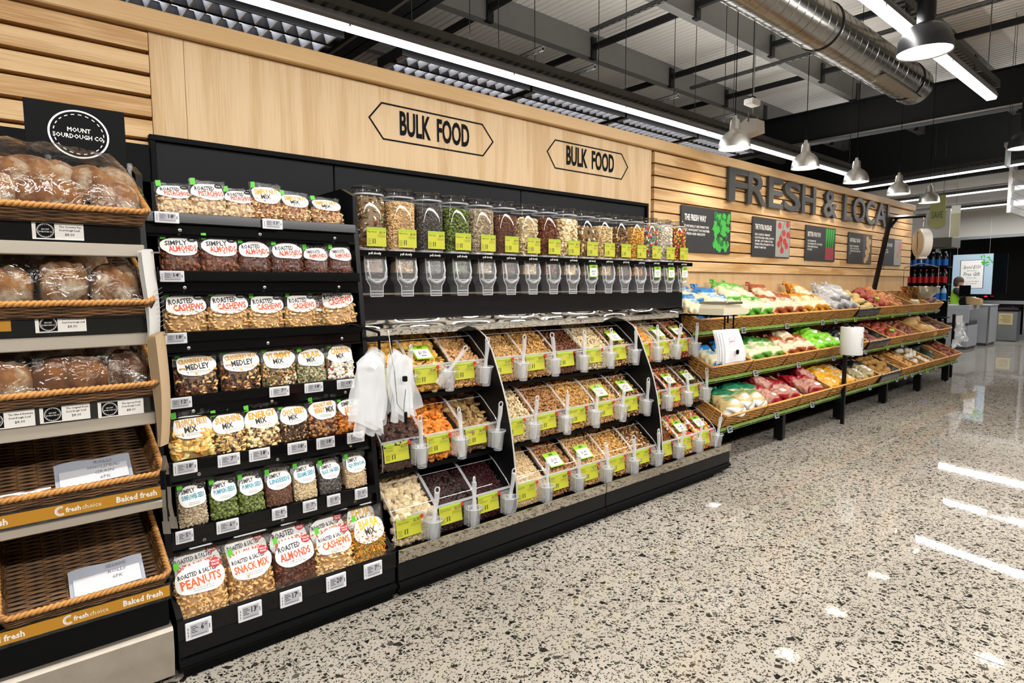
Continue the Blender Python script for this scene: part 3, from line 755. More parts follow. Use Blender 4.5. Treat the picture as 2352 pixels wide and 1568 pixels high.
# ---------------------------------------------------------------- far end: glazed shopfront, entry ceiling
FO = Vector((21.3, 3.9, 0)); FA = Vector((-.2300, -.9732, 0)).normalized(); FN = Vector((-FA.y, FA.x, 0)); FN = Vector((-.9732, .23, 0)).normalized()
def far(a, n, z): p = FO + FA * a + FN * n; return (p.x, p.y, z)
FR = math.atan2(FA.y, FA.x)
def fbox(m, a0, a1, n0, n1, z0, z1):
    return m.box(a0, a1, n0, n1, z0, z1, fn=lambda p: far(p[0], p[1], p[2]))
CREAM = mat('cream_wall', '#d6d2c8', .6)
m = MB(); fbox(m, -6, 9, -.15, 0, 2.87, 5.0); struct(m.build('wall_front', CREAM))
m = MB(); fbox(m, -6, 9, -.10, .02, 0, .14); fbox(m, -6, 9, -.08, .05, .97, 1.06); fbox(m, -6, 9, -.10, .06, 2.80, 2.88)
for a in (-6, -3.2, -1.75, .55, 3.0, 5.5): fbox(m, a - .03, a + .03, -.09, .03, .1, 2.85)
struct(m.build('window_1_frame', mat('aluminium_frame', '#9a9c9e', .4, .5)))
m = MB(); fbox(m, -6, 9, -.055, -.05, .14, 2.82)
struct(m.build('window_1', clear('night_glass', (.55, .58, .6), .01, refl=2.2)))
m = MB(); fbox(m, -9, 12, -9, -8.9, -.2, 5); struct(m.build('backdrop_night_street', mat('night_street', '#0a0d12', .9)))
m = MB(); fbox(m, -9, 12, -9, -.2, -.15, -.05); struct(m.build('ground', mat('night_asphalt', '#16181b', .8)))
m = MB(); v = [far(-6, 0, 3.60), far(9, 0, 3.60), far(9, 6.3, 3.60), far(-6, 6.3, 3.60)]
m.add(v + [(a, b, 3.68) for a, b, _ in v], [(0, 1, 2, 3), (7, 6, 5, 4), (0, 4, 5, 1), (2, 6, 7, 3), (1, 5, 6, 2), (3, 7, 4, 0)])
struct(m.build('ceiling_entry', mat('entry_ceiling', '#c8c4bc', .6)))
m = MB(); fbox(m, -6, 9, 6.3, 6.4, 3.60, 4.92)
struct(m.build('wall_fascia', mat('dark_fascia', '#141516', .6)))
# white tiled bulkhead that hangs by the entry
t = thing('hanging_bulkhead', 'thin hanging bulkhead faced with white tiles beside the far strip lights', 'bulkhead', (14.05, 2.54, 2.80))
MB().box(.0, 1.7, .012, .06, .0, .86).build('core', WHITE, t)
tile = None; TW = mat('white_tile', '#e4e4e2', .12)
for r in range(7):
    for c in range(5):
        xx = c * .42 + (.21 if r % 2 else 0)
        if xx > 1.3: continue
        if tile is None:
            o = MB().bbox(.002, .416, .0, .014, .002, .121, .003).build('tile', TW, t, loc=(xx, 0, r * .125)); tile = o.data
        else: link('tile', tile, t, (xx, 0, r * .125))
# shell of the shop that only reflections see
struct(MB().box(-9.1, 26, 13.9, 14, 0, 5).build('wall_rear', mat('rear_wall', '#b4b1aa', .7)))
struct(MB().box(-9.1, 26, -9.1, -9, 0, 5).build('wall_opposite', mat('opposite_wall', '#b4b1aa', .7)))
struct(MB().box(-9.1, -9, -9, 14, 0, 5).build('wall_side', mat('side_wall', '#b4b1aa', .7)))
# ---------------------------------------------------------------- the tall shelf unit of bagged nuts
SHELF = [(2.775, 1.795), (2.745, 1.560), (2.730, 1.312), (2.710, 1.052), (2.668, .795), (2.638, .525), (2.505, .185)]
nut = thing('shelf_unit', 'tall black shelf unit of bagged nuts and seeds on seven tiers', 'shelf unit', (.92, 2.9, 0))
def nk(name, m, mats, **k): return m.build(name, mats, nut, loc=(-.92, -2.9, 0), **k)
side = [(3.29, 0.03), (3.29, 2.0), (2.93, 2.0), (2.80, 1.95), (2.80, 1.80), (2.71, 1.03), (2.64, .52), (2.60, .30), (2.505, .245), (2.505, .03)]
for x0, x1 in ((.455, .478), (1.372, 1.395)): nk('side_panel', MB().prism(side, x0, x1, 'x'), BLACK)
nk('back_panel', MB().bbox(.478, 1.372, 3.27, 3.29, .1, 2.0), CHAR)
for i, (y, z) in enumerate(SHELF[:-1]):
    s = nk('shelf', MB().bbox(.479, 1.371, y + .008, 3.27, z - .008, z + .006, .002), BLACK)
    def sk(name, m, mats): return m.build(name, mats, s)
    sk('ticket_strip', MB().prism([(y, z + .012), (y + .008, z + .015), (y + .012, z - .022), (y + .004, z - .030), (y - .004, z - .026)], .480, 1.370, 'x'), BLACKG)
    sk('front_rail', MB().prism([(y + .02, z - .032), (y + .026, z - .032), (y + .026, z - .078), (y + .010, z - .084), (y + .010, z - .078), (y + .018, z - .07)], .480, 1.370, 'x'), BLACKG)
    for xx in (.60, .92, 1.27):
        m = MB(); m.lathe([(0, 0), (.006, 0), (.007, -.0025), (.002, -.004)], 10, fn=lambda p: (p[0] + xx, p[2] + y + .0195, p[1] + z - .055)); sk('screw', m, STEEL)
y, z = SHELF[-1]
b = nk('base', MB().bbox(.479, 1.371, 2.515, 3.27, .10, .185, .003), BLACK)
nk('ticket_strip', MB().prism([(2.495, .232), (2.503, .236), (2.512, .16), (2.503, .155), (2.495, .16)], .455, 1.395, 'x'), BLACKG)
nk('base_front', MB().bbox(.455, 1.395, 2.500, 2.53, .085, .158, .004), BLACK)
nk('bumper', MB().prism([(2.515, .08), (2.487, .072), (2.485, .058), (2.50, .052), (2.505, .03), (2.53, .03), (2.53, .08)], .455, 1.395, 'x'), BLACKM)
kk = MB(); kk.box(.475, 1.375, 2.512, 2.53, .002, .03)
for q in range(4): kk.box(.47, 1.38, 2.503, 2.512, .004 + q * .007, .008 + q * .007)
nk('kick_plate', kk, BLACKM)
nk('plastic_guard', MB().box(.48, 1.37, 2.500, 2.502, .232, .262), clear('clear_plastic'))

# ---- a bag of nuts: food inside a clear film, a white cloud-shaped label, a green corner tab
FILM = clear('bag_film', (.985, .985, .985), .10, wrinkle=.9, wscale=38, refl=1.5)
LABEL = mat('white_label', '#e9e6e0', .45)
INK = mat('black_ink', '#15130f', .6)
GREEN = mat('green_tab', '#54b82a', .5)
INKS = {'red': mat('red_ink', '#c8461e', .6), 'gold': mat('gold_ink', '#cf9414', .6), 'teal': mat('teal_ink', '#1f8ca0', .6), 'orange': mat('orange_ink', '#e0561c', .6), 'yellow': mat('yellow_ink', '#e2ac10', .6), 'black': INK, 'white': LABEL}
REDB = mat('red_bubble', '#b3131c', .5)
def bag_T(v, vf):
    if v < .10: return .80 + 2.0 * v
    if v < vf - .12: return 1.0
    t = (v - (vf - .12)) / (1 - vf + .12)
    return max(.04, (1 - t) ** 1.6)
MEANS = {}
def make_bag(name, food, lines, w, h, d=.055, vf=.62, badge=None, n=None, lz=(.50, .93), seed=0):
    """lines: (words, ink, cap height / h, height / h, x shift / w, width / w)"""
    rng = np.random.RandomState(seed + 100)
    def Y(u, v): return -(d / 2) * bag_T(v, vf) * max(0, 1 - abs(u) ** 3.2) ** .55
    def pt(u, v, off=0.0): 
        return (u * w / 2 * (1 - .04 * math.sin(PI * min(1, v * 1.1))), Y(u, v) - off, v * h)
    def S(x, z, off): 
        return (x, Y(max(-1, min(1, 2 * x / w)), max(0, min(1, z / h))) - off, z)
    root = thing(name, '', 'bag')
    rec = FOOD[food]
    k = n or (520 if food == 'bhuja' else 0) or int(min(420, max(60, .9 * w * h * vf / (rec[0][2] ** 2 * 1.25))))
    u = rng.uniform(-.97, .97, k); vv = rng.uniform(.015, vf + .02, k)
    P = np.array([pt(a, b, -rec[0][2] * .35) for a, b in zip(u, vv)])
    bb = MB(); 
    bb.grid(10, 8, lambda a, b: (lambda q: (q[0] * .97, q[1] + rec[0][2] * .45, q[2] + .002))(pt(a * 2 - 1, b * (vf + .02))))
    bb.grid(10, 2, lambda a, b: ((a * 2 - 1) * w / 2 * .97, .001 + .012 * b, .002 + (vf) * h * b), flip=True)
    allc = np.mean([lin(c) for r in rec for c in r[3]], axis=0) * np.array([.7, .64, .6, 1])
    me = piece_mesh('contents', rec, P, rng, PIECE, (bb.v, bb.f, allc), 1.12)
    link('contents', me, root, kind='stuff')
    f = MB()
    cr = rng.uniform(-1, 1, (40, 40))
    def cru(a, b, i): return .0022 * cr[int(a * 13), int(b * 15) + i] * (1 if .06 < a < .94 else .4) * (1 + 1.5 * max(0, b - vf))
    f.grid(13, 15, lambda a, b: (lambda q: (q[0], q[1] - .0035 + cru(a, b, 0), q[2] + (.006 * cr[int(a * 13), 30] if b > .99 else 0)))(pt((a * 2 - 1) * 1.01, b)))
    f.grid(8, 4, lambda a, b: ((a * 2 - 1) * w / 2 * 1.01, .004 + d * .2 * bag_T(b, vf) * (1 - abs(a * 2 - 1) ** 2), b * h), flip=True)
    f.build('film', FILM, root, smooth='all')
    # label
    z0, z1 = lz[0] * h, lz[1] * h; cz = (z0 + z1) / 2; rz = (z1 - z0) / 2; rx = w * .455
    ph = rng.uniform(0, 6)
    def L(t):
        c, s = math.cos(t), math.sin(t); r = 1 + .045 * math.sin(3 * t + ph) + .03 * math.sin(5 * t + 2 * ph)
        return (rx * r * math.copysign(abs(c) ** .8, c), rz * r * math.copysign(abs(s) ** .8, s))
    lb = MB(); N = 30
    pts = [(0, cz)]
    for q in (.4, .75, 1.0):
        pts += [(L(2 * PI * i / N)[0] * q, cz + L(2 * PI * i / N)[1] * q) for i in range(N)]
    fc = [(0, 1 + i, 1 + (i + 1) % N) for i in range(N)]
    for r in range(2): fc += [(1 + r * N + i, 1 + (r + 1) * N + i, 1 + (r + 1) * N + (i + 1) % N, 1 + r * N + (i + 1) % N) for i in range(N)]
    lb.add([S(x, zz, .0062) for x, zz in pts], fc)
    lab = lb.build('label', LABEL, root, smooth='all')
    tx = MB(); mats = [INK]; 
    for wd, ink, ch, zz, dx, wf in lines:
        zz += (lz[0] + lz[1]) / 2 - .715
        if ink == 'black': tx.m(0)
        else:
            if INKS[ink] not in mats: mats.append(INKS[ink])
            tx.m(mats.index(INKS[ink]))
        tv, tf = fit(wd, wf * w, ch * h, bold=.03 if ink != 'black' else .026, shear=.0)
        rr = random.Random(hash(wd) % 999 if False else len(wd) * 7)
        a = rad(4)
        tx.add([S(p[0] * math.cos(a) - p[1] * math.sin(a) + dx * w, zz * h + p[0] * math.sin(a) + p[1] * math.cos(a), .0072) for p in tv], tf)
    tx.m(0)
    for q in range(2):   # the fine print line
        zz = z0 + (.20 - .07 * q) * (z1 - z0); x0 = -.16 * w; 
        for s in range(7): tx.add([S(x0 + s * .055 * w, zz, .0072), S(x0 + s * .055 * w + .045 * w, zz + .002, .0072), S(x0 + s * .055 * w + .045 * w, zz + .0034, .0072), S(x0 + s * .055 * w, zz + .0014, .0072)], [(0, 1, 2, 3)])
    if badge:
        bx, bz = .30 * w, z1 - .05 * h
        bd = MB(); bcol = BLACK if badge != 'VALUE PACK' else REDB
        rr_ = .115 * w if badge == 'VALUE PACK' else .10 * w
        ra, rb = (rr_, rr_ * .8) if badge == 'VALUE PACK' else (rr_ * 1.15, rr_ * .6)
        bd.add([S(bx, bz, .0085)] + [S(bx + ra * math.cos(2 * PI * i / 18), bz + rb * math.sin(2 * PI * i / 18), .0085) for i in range(18)], [(0, 1 + i, 1 + (i + 1) % 18) for i in range(18)])
        bo = bd.build('badge', bcol, root)
        bt = MB()
        for j, wd in enumerate(badge.split()):
            tv, tf = fit(wd, ra * 1.5, rb * .45, bold=.02)
            bt.add([S(bx + p[0], bz + p[1] + (rb * .32 - j * rb * .64 if ' ' in badge else 0), .0093) for p in tv], tf)
        bt.build('lettering', LABEL, bo)
    tx.build('lettering', mats, lab)
    g = MB(); gx, gz = -.40 * w, min(.97, lz[1] + .03) * h
    g.add([S(gx - .009, gz - .014, .0085), S(gx + .010, gz - .012, .0085), S(gx + .009, gz + .014, .0085), S(gx - .010, gz + .012, .0085)], [(0, 1, 2, 3)])
    go = g.build('corner_tab', GREEN, root)
    return root
Rs = lambda a, b: [(a, 'black', .12, .80, -.10, .55), (b, 'red', .15, .66, .06, .70)]
SIMP = lambda b: [('SIMPLY', 'black', .10, .84, -.14, .46), (b, 'teal', .105, .71, .02, .76)]
MX = lambda a, b='MIX': [(a, 'gold', .15, .80, 0, .74), (b, 'black', .12, .66, -.05, .30 if b == 'MIX' else .6)]
BAGS = [  # tier, name, food, lines, badge, [x, w, h, lean, turn] ..., wording
 (0, 'nut_bag', 'pistachio', Rs('ROASTED', 'PISTACHIOS'), 'SALTED', [(.594, .132, .140, 16, 0), (.721, .141, .156, 6, 2), (.848, .122, .142, 14, -3)], 'bag of roasted pistachios on the top tier', None),
 (0, 'nut_bag', 'nutmix', MX('SIMPLY NUT'), None, [(.963, .14, .168, 4, 0), (1.10, .14, .150, 14, 3), (1.255, .16, .140, 17, 4)], 'bag of gold-lettered nut mix on the top tier', None),
 (1, 'nut_bag', 'almond', Rs('SIMPLY', 'ALMONDS'), 'RAW', [(.596, .151, .165, 5, 0), (.750, .155, .170, 4, 2)], 'bag of raw almonds on the second tier', None),
 (1, 'nut_bag', 'roastalmond', Rs('ROASTED', 'ALMONDS'), None, [(.891, .142, .160, 6, 0), (1.037, .150, .158, 5, 0)], 'bag of roasted almonds on the second tier', None),
 (1, 'nut_bag', 'roastalmond', Rs('TAMARI ROASTED', 'ALMONDS'), None, [(1.173, .122, .142, 10, -3), (1.297, .122, .150, 8, 2)], 'bag of tamari roasted almonds on the second tier', None),
 (2, 'nut_bag', 'cashew', Rs('ROASTED', 'CASHEWS'), 'SALTED', [(.601, .166, .178, 4, 0), (.769, .168, .182, 4, 0), (.929, .158, .170, 5, 0), (1.085, .150, .172, 4, 0)], 'bag of roasted cashews on the third tier', None),
 (3, 'nut_bag', 'cranmedley', [('CRANBERRY NUT', 'gold', .11, .82, 0, .78), ('MEDLEY', 'black', .13, .68, .02, .55)], None, [(.625, .166, .182, 6, 0), (.802, .166, .186, 4, 0)], 'bag of cranberry nut medley on the fourth tier', None),
 (3, 'nut_bag', 'yummymix', MX('YUMMY'), None, [(.968, .155, .180, 5, 0)], 'dark fruit and nut mix bag lettered YUMMY MIX', None),
 (3, 'nut_bag', 'trailmix', MX('TRAIL'), None, [(1.118, .138, .170, 5, 0)], 'grey-green seed mix bag lettered TRAIL MIX', None),
 (3, 'nut_bag', 'carnival', MX('CARNIVAL'), None, [(1.262, .135, .182, 4, 3)], 'white and brown mix bag lettered CARNIVAL MIX', None),
 (4, 'nut_bag', 'tropical', MX('TROPICAL FRUIT'), None, [(.589, .16, .198, 5, 0)], 'orange dried fruit bag lettered TROPICAL FRUIT MIX', None),
 (4, 'nut_bag', 'sunshine', MX('SUNSHINE'), None, [(.730, .14, .186, 6, 0)], 'pale and brown mix bag lettered SUNSHINE MIX', None),
 (4, 'nut_bag', 'energy', MX('ENERGY'), None, [(.868, .155, .190, 5, 0)], 'nut and fruit bag lettered ENERGY MIX', None),
 (4, 'nut_bag', 'chocberry', MX('CHOC BERRY'), None, [(1.010, .138, .178, 7, 0)], 'dark brown bag lettered CHOC BERRY MIX', None),
 (4, 'nut_bag', 'walnutmix', [('WALNUT AND', 'gold', .10, .83, 0, .66), ('BERRY', 'gold', .11, .70, -.14, .34), ('MIX', 'black', .13, .70, .20, .28)], None, [(1.150, .145, .190, 5, 0)], 'red-brown walnut and berry mix bag on the fifth tier', None),
 (4, 'nut_bag', 'apricot', [('SIMPLY', 'black', .11, .82, -.12, .46), ('APRICOT', 'gold', .13, .68, .04, .64)], None, [(1.292, .145, .178, 8, 4)], 'orange bag of dried apricots on the fifth tier', None),
 (5, 'seed_bag', 'sunflower', SIMP('SUNFLOWER SEEDS'), 'RAW', [(.570, .110, .180, 7, 0)], 'bag of grey sunflower seeds on the sixth tier', None),
 (5, 'seed_bag', 'pumpkin', SIMP('PUMPKIN SEEDS'), 'RAW', [(.690, .110, .176, 8, 0), (.802, .106, .172, 8, 0)], 'bag of green pumpkin seeds on the sixth tier', None),
 (5, 'seed_bag', 'linseed', SIMP('LINSEEDS'), None, [(.921, .118, .168, 8, 0)], 'bag of brown linseeds on the sixth tier', None),
 (5, 'seed_bag', 'sesame', SIMP('SESAME SEEDS'), 'RAW', [(1.040, .108, .176, 6, 0)], 'bag of cream sesame seeds on the sixth tier', None),
 (5, 'seed_bag', 'chia', SIMP('BLACK CHIA SEEDS'), None, [(1.160, .108, .160, 8, 0)], 'bag of dark chia seeds on the sixth tier', None),
 (5, 'seed_bag', 'quinoa', SIMP('QUINOA'), None, [(1.292, .112, .168, 8, 0)], 'bag of beige quinoa on the sixth tier', None),
 (6, 'value_bag', 'peanutsalt', [('ROASTED & SALTED', 'black', .065, .80, -.04, .72), ('PEANUTS', 'orange', .12, .68, 0, .74)], 'VALUE PACK', [(.561, .200, .262, 13, 0)], 'front value bag of roasted salted peanuts on the bottom tier', 2),
 (6, 'value_bag', 'snackmix', [('ROASTED & SALTED', 'black', .065, .80, -.04, .72), ('SNACK MIX', 'orange', .11, .68, 0, .76)], 'VALUE PACK', [(.754, .184, .262, 12, 0)], 'front value bag of snack mix on the bottom tier', 2),
 (6, 'value_bag', 'roastalmond', [('ROASTED', 'black', .085, .81, -.12, .52), ('ALMONDS', 'red', .12, .68, 0, .72)], 'VALUE PACK', [(.938, .186, .258, 11, 0)], 'front value bag of roasted almonds on the bottom tier', 2),
 (6, 'value_bag', 'cashew', [('ROASTED & SALTED', 'black', .065, .80, -.04, .72), ('CASHEWS', 'orange', .12, .68, .02, .72)], 'VALUE PACK', [(1.122, .184, .252, 11, 0)], 'front value bag of roasted salted cashews on the bottom tier', 2),
 (6, 'snack_bag', 'bhuja', [('BHUJA', 'yellow', .15, .82, 0, .58), ('MIX', 'black', .11, .69, .0, .30)], None, [(1.292, .168, .268, 8, 0)], 'bag of yellow crunchy noodles lettered BHUJA MIX', 1),
]
ORD = ['first', 'second', 'third', 'fourth', 'fifth']
TIER = ['top', 'second', 'third', 'fourth', 'fifth', 'sixth', 'bottom']
for bi, (ti, nm, food, lines, badge, spots, wording, back) in enumerate(BAGS):
    y, z = SHELF[ti]
    w0, h0 = spots[0][1], spots[0][2]
    d = .075 if ti == 6 else .055 if ti < 5 else .048
    lz = (.40, .86) if ti in (1, 2) else (.44, .90) if ti != 6 else (.40, .83)
    vf = .54 if ti in (1, 2) else .58 if ti < 5 else .62
    proto = make_bag(nm, food, lines, w0, h0, d, vf, badge, lz=lz, seed=bi * 3)
    zb = z + .008 if ti < 6 else .188
    for i, (x, w, h, lean, turn) in enumerate(spots):
        o = proto if i == 0 else dup(proto)
        o.location = (x, y + .014 + d / 2 + .006, zb); o.rotation_euler = (rad(-lean), 0, rad(turn)); 
        o.scale = (w / w0, 1, h / h0)
        o['label'] = wording if len(spots) == 1 else f'{ORD[i]} {wording}'
        o['group'] = f'bags on the {TIER[ti]} tier'
        for b in range(back or 0):
            q = dup(o); q.location = (x + .004 * (b + 1) + .005, y + .014 + d / 2 + .006 + .085 * (b + 1), zb + .004); q.rotation_euler = (rad(-lean - 3 * b - 2), 0, rad(turn + 2 * (b - .5)))
            q.scale = (w / w0, 1, h / h0 * (1.12 + .11 * b))
            q['label'] = wording.replace('front value bag', ['middle value bag', 'rearmost value bag'][b]) if 'front' in wording else 'second noodle mix bag, right behind the BHUJA MIX bag'
    # a second row stands behind some of the others
    if ti in (1, 3, 4, 5) and len(spots) >= 1:
        x, w, h, lean, turn = spots[-1]
        q = dup(proto); q.location = (x + .008, y + .014 + d / 2 + .012 + d * 1.25, zb); q.rotation_euler = (rad(-3), 0, rad(turn - 2)); q.scale = (w / w0, 1, h / h0 * 1.04)
        q['label'] = 'reserve ' + wording.replace('bag', 'bag in the back row', 1); q['group'] = f'bags on the {TIER[ti]} tier'
# the last two cashew bags: one behind, one leaning crooked in front of it
src = [o for o in bpy.data.objects if o.get('label') == 'fourth bag of roasted cashews on the third tier'][0]
q = dup(src, loc=(1.215, 2.83, 1.32), rot=(rad(-4), 0, 0), label='last upright bag of roasted cashews, half hidden behind the crooked one'); q.scale = (.95, 1, .95)
q = dup(src, loc=(1.283, 2.78, 1.322), rot=(rad(-8), rad(-7), rad(-8)), label='crooked puffed bag of roasted cashews at the end of the third tier'); q.scale = (1.0, 1.1, 1.12)

# ---- electronic price tags on the ticket strips
TAGB = mat('tag_case', '#d4d4d6', .4); TAGD = mat('tag_screen', '#a9a9ad', .35)
def price_tag(whole, cents, w=.088, h=.048):
    t = thing('price_tag', '', 'price tag')
    m = MB(); m.bbox(-w / 2, w / 2, -.008, 0, -h / 2, h / 2, .003); m.build('case', TAGB, t)
    s = MB(); s.box(-w * .33, w * .36, -.0086, -.0078, -h * .36, h * .36); s.build('screen', TAGD, t)
    k = MB()
    tv, tf = fit(whole, w * .13 * len(whole), h * .34, bold=.02); k.add(tv, tf, FY(w * .13, -.009, h * .10))
    tv, tf = fit(cents, w * .10, h * .18, bold=.01); k.add(tv, tf, FY(w * .265, -.009, h * .18))
    for i, l in enumerate((.22, .30, .18, .26)): k.box(-w * .29, -w * .29 + w * l * .9, -.009, -.0088, h * (.22 - i * .11), h * (.22 - i * .11) + h * .035)
    k.box(-w * .29, w * .30, -.009, -.0088, -h * .29, -h * .27)
    k.box(w * .39, w * .42, -.0083, -.0079, -h * .12, h * .14)
    for i in range(7): k.box(-w * .43, -w * .385, -.0083, -.0079, -h * .34 + i * h * .09, -h * .34 + i * h * .09 + h * (.03 + .02 * (i % 2)))
    k.build('lettering', INK, t)
    return t
PT = {}
TAGS = [[(.549, '18', '00'), (.966, '11', '00')], [(.550, '14', '00')], [(.545, '18', '00')], [(.546, '12', '00'), (.944, '7', '00'), (1.102, '18', '00'), (1.259, '10', '00')],
        [(.544, '18', '00'), (.709, '7', '00'), (.834, '18', '00'), (.999, '18', '00'), (1.132, '18', '00'), (1.283, '9', '00')],
        [(.522, '5', '00'), (.684, '6', '00'), (.898, '8', '00'), (1.035, '7', '00'), (1.149, '8', '00'), (1.288, '6', '00')],
        [(.526, '6', '00'), (.717, '13', '00'), (.885, '17', '00'), (1.088, '20', '00'), (1.269, '7', '00')]]
for ti, row in enumerate(TAGS):
    y, z = SHELF[ti]
    for i, (x, a, c) in enumerate(row):
        if a not in PT: PT[a] = price_tag(a, c); o = PT[a]
        else: o = dup(PT[a])
        sm = ti == 5 and i != 1
        o.location = (x, y - .008 if ti < 6 else 2.492, (z - .010) if ti < 6 else .190); o.scale = (.74 if sm else 1, 1, 1.08 if ti > 3 else .92)
        if ti == 6: o.scale = (1.06, 1, 1.45)
        o['group'] = 'price tags of the nut shelves'
        o['label'] = (f'grey price tag reading {a} at the start of the {TIER[ti]} nut tier' if i == 0 else f'grey price tag reading {a}, {ORD[i] if i < 5 else "sixth"} along the {TIER[ti]} nut tier')
# ---------------------------------------------------------------- the bulk food counter: base, bins, dividers, canopy, jar dispensers
bulk = thing('bulk_food_counter', 'long black bulk food counter with curved dividers and mirrored canopy', 'display counter', (2.92, 2.9, 0))
def bk(name, m, mats, parent=None, **k):
    if parent is None: return m.build(name, mats, bulk, loc=(-2.92, -2.9, 0), **k)
    return m.build(name, mats, parent, **k)
for a, b in ((1.402, 2.917), (2.923, 4.442)):
    o = bk('base', MB().bbox(a, b, 2.487, 3.28, .085, .178, .004), BLACK)
    bk('bumper', MB().prism([(2.50, .082), (2.474, .074), (2.472, .058), (2.49, .050), (2.495, .03), (2.53, .03), (2.53, .082)], a, b, 'x'), BLACKM, o)
    bk('steel_lip', MB().bbox(a, b, 2.478, 2.486, .180, .243, .002), mat('polished_lip', '#cfcac0', .05, 1.0), o)
    m = MB(); m.add([(a, 2.486, .243), (b, 2.486, .243), (b, 2.545, .205), (a, 2.545, .205), (b, 2.56, .178), (a, 2.56, .178), (b, 2.84, .150), (a, 2.84, .150)], [(0, 1, 2, 3), (3, 2, 4, 5), (5, 4, 6, 7)])
    bk('drip_tray', m, mat('tray_steel', '#9c979a', .16, 1.0), o)
bk('kick_plate', MB().box(1.42, 4.25, 2.51, 2.53, .0, .05), BLACKM)
bk('back_panel', MB().bbox(1.40, 4.45, 3.275, 3.292, .1, 1.68), BLACKM)
prof = [(3.27, 1.25), (2.97, 1.248), (2.92, 1.238), (2.86, 1.205), (2.80, 1.125), (2.745, 1.01), (2.70, .91), (2.665, .82), (2.632, .70), (2.606, .555), (2.588, .42), (2.579, .31), (2.581, .235), (2.596, .195), (2.63, .178), (3.27, .178)]
for x in (2.24, 3.655):
    d = bk('divider', MB().prism(prof, x - .005, x + .005, 'x'), BLACK)
    bk('edge_strip', MB().tube([(x, p[0] - .001, p[1]) for p in prof[:-1]], .0055, 6), mat('pale_edge', '#b9b5ae', .5), d)
bk('end_panel', MB().prism([(3.27, 1.62), (3.04, 1.60), (2.985, 1.27), (2.95, 1.0), (2.90, .86), (2.84, .62), (2.79, .3), (2.77, .19), (3.27, .19)], 4.452, 4.466, 'x'), BLACK)
bk('end_panel', MB().prism([(3.27, 1.62), (3.04, 1.60), (2.985, 1.27), (2.95, 1.0), (2.90, .86), (2.84, .62), (2.79, .3), (2.77, .19), (3.27, .19)], 1.398, 1.410, 'x'), BLACK)
bk('header_board', MB().bbox(1.40, 4.45, 2.965, 2.985, 1.325, 1.665, .003), BLACK)
bk('header_edge', MB().box(1.40, 4.45, 2.958, 2.966, 1.318, 1.326), STEEL)
bk('steel_strip', MB().box(1.40, 4.45, 2.955, 2.964, 1.462, 1.472), STEEL)
MIR = mat('mirror', '#e8e6e2', .02, 1.0, bump=.12, bscale=7)
for a, b in ((1.405, 2.93), (2.935, 4.36)):
    m = MB(); nn = 30
    def cy(u): return 2.865 + .004 * math.sin(u * 9)
    m.grid(nn, 1, lambda u, v: (a + (b - a) * u, 2.964 - .058 * v, 1.330 - .003 * v))
    m.grid(nn, 6, lambda u, v: (a + (b - a) * u, 2.906 - .020 * v + .0035 * math.sin(u * 13 + a) * math.sin(PI * v) + .002 * math.sin(u * 31), 1.327 - .042 * v))
    c = bk('canopy', m, MIR, smooth=30)
    m = MB(); m.prism([(2.884, 1.287), (2.866, 1.283), (2.868, 1.277), (2.888, 1.272)], a, b, 'x'); bk('canopy_lip', m, CHROME, c)
    m = MB(); m.grid(nn, 3, lambda u, v: (a + (b - a) * u, 2.93 + .012 * v + .002 * math.sin(u * 17), 1.276 - .036 * v)); bk('lower_mirror', m, MIR, c, smooth=30)
    m = MB(); m.add([(b, 2.964, 1.330), (b, 2.868, 1.28), (b + .09, 2.964, 1.29), (b, 2.964, 1.275)], [(0, 1, 2), (0, 1, 3), (1, 2, 3)]); bk('end_gusset', m, CHROME, c)
bk('mirror_back', MB().box(1.41, 4.45, 3.20, 3.205, 1.215, 1.33), MIR)
for k in range(3):  # the black shelf under each row of bins
    bk('bin_shelf', MB().bbox(1.412, 4.45, 2.645 + .11 * k, 3.27, .150 + .365 * k, .174 + .365 * k, .003), BLACKM)

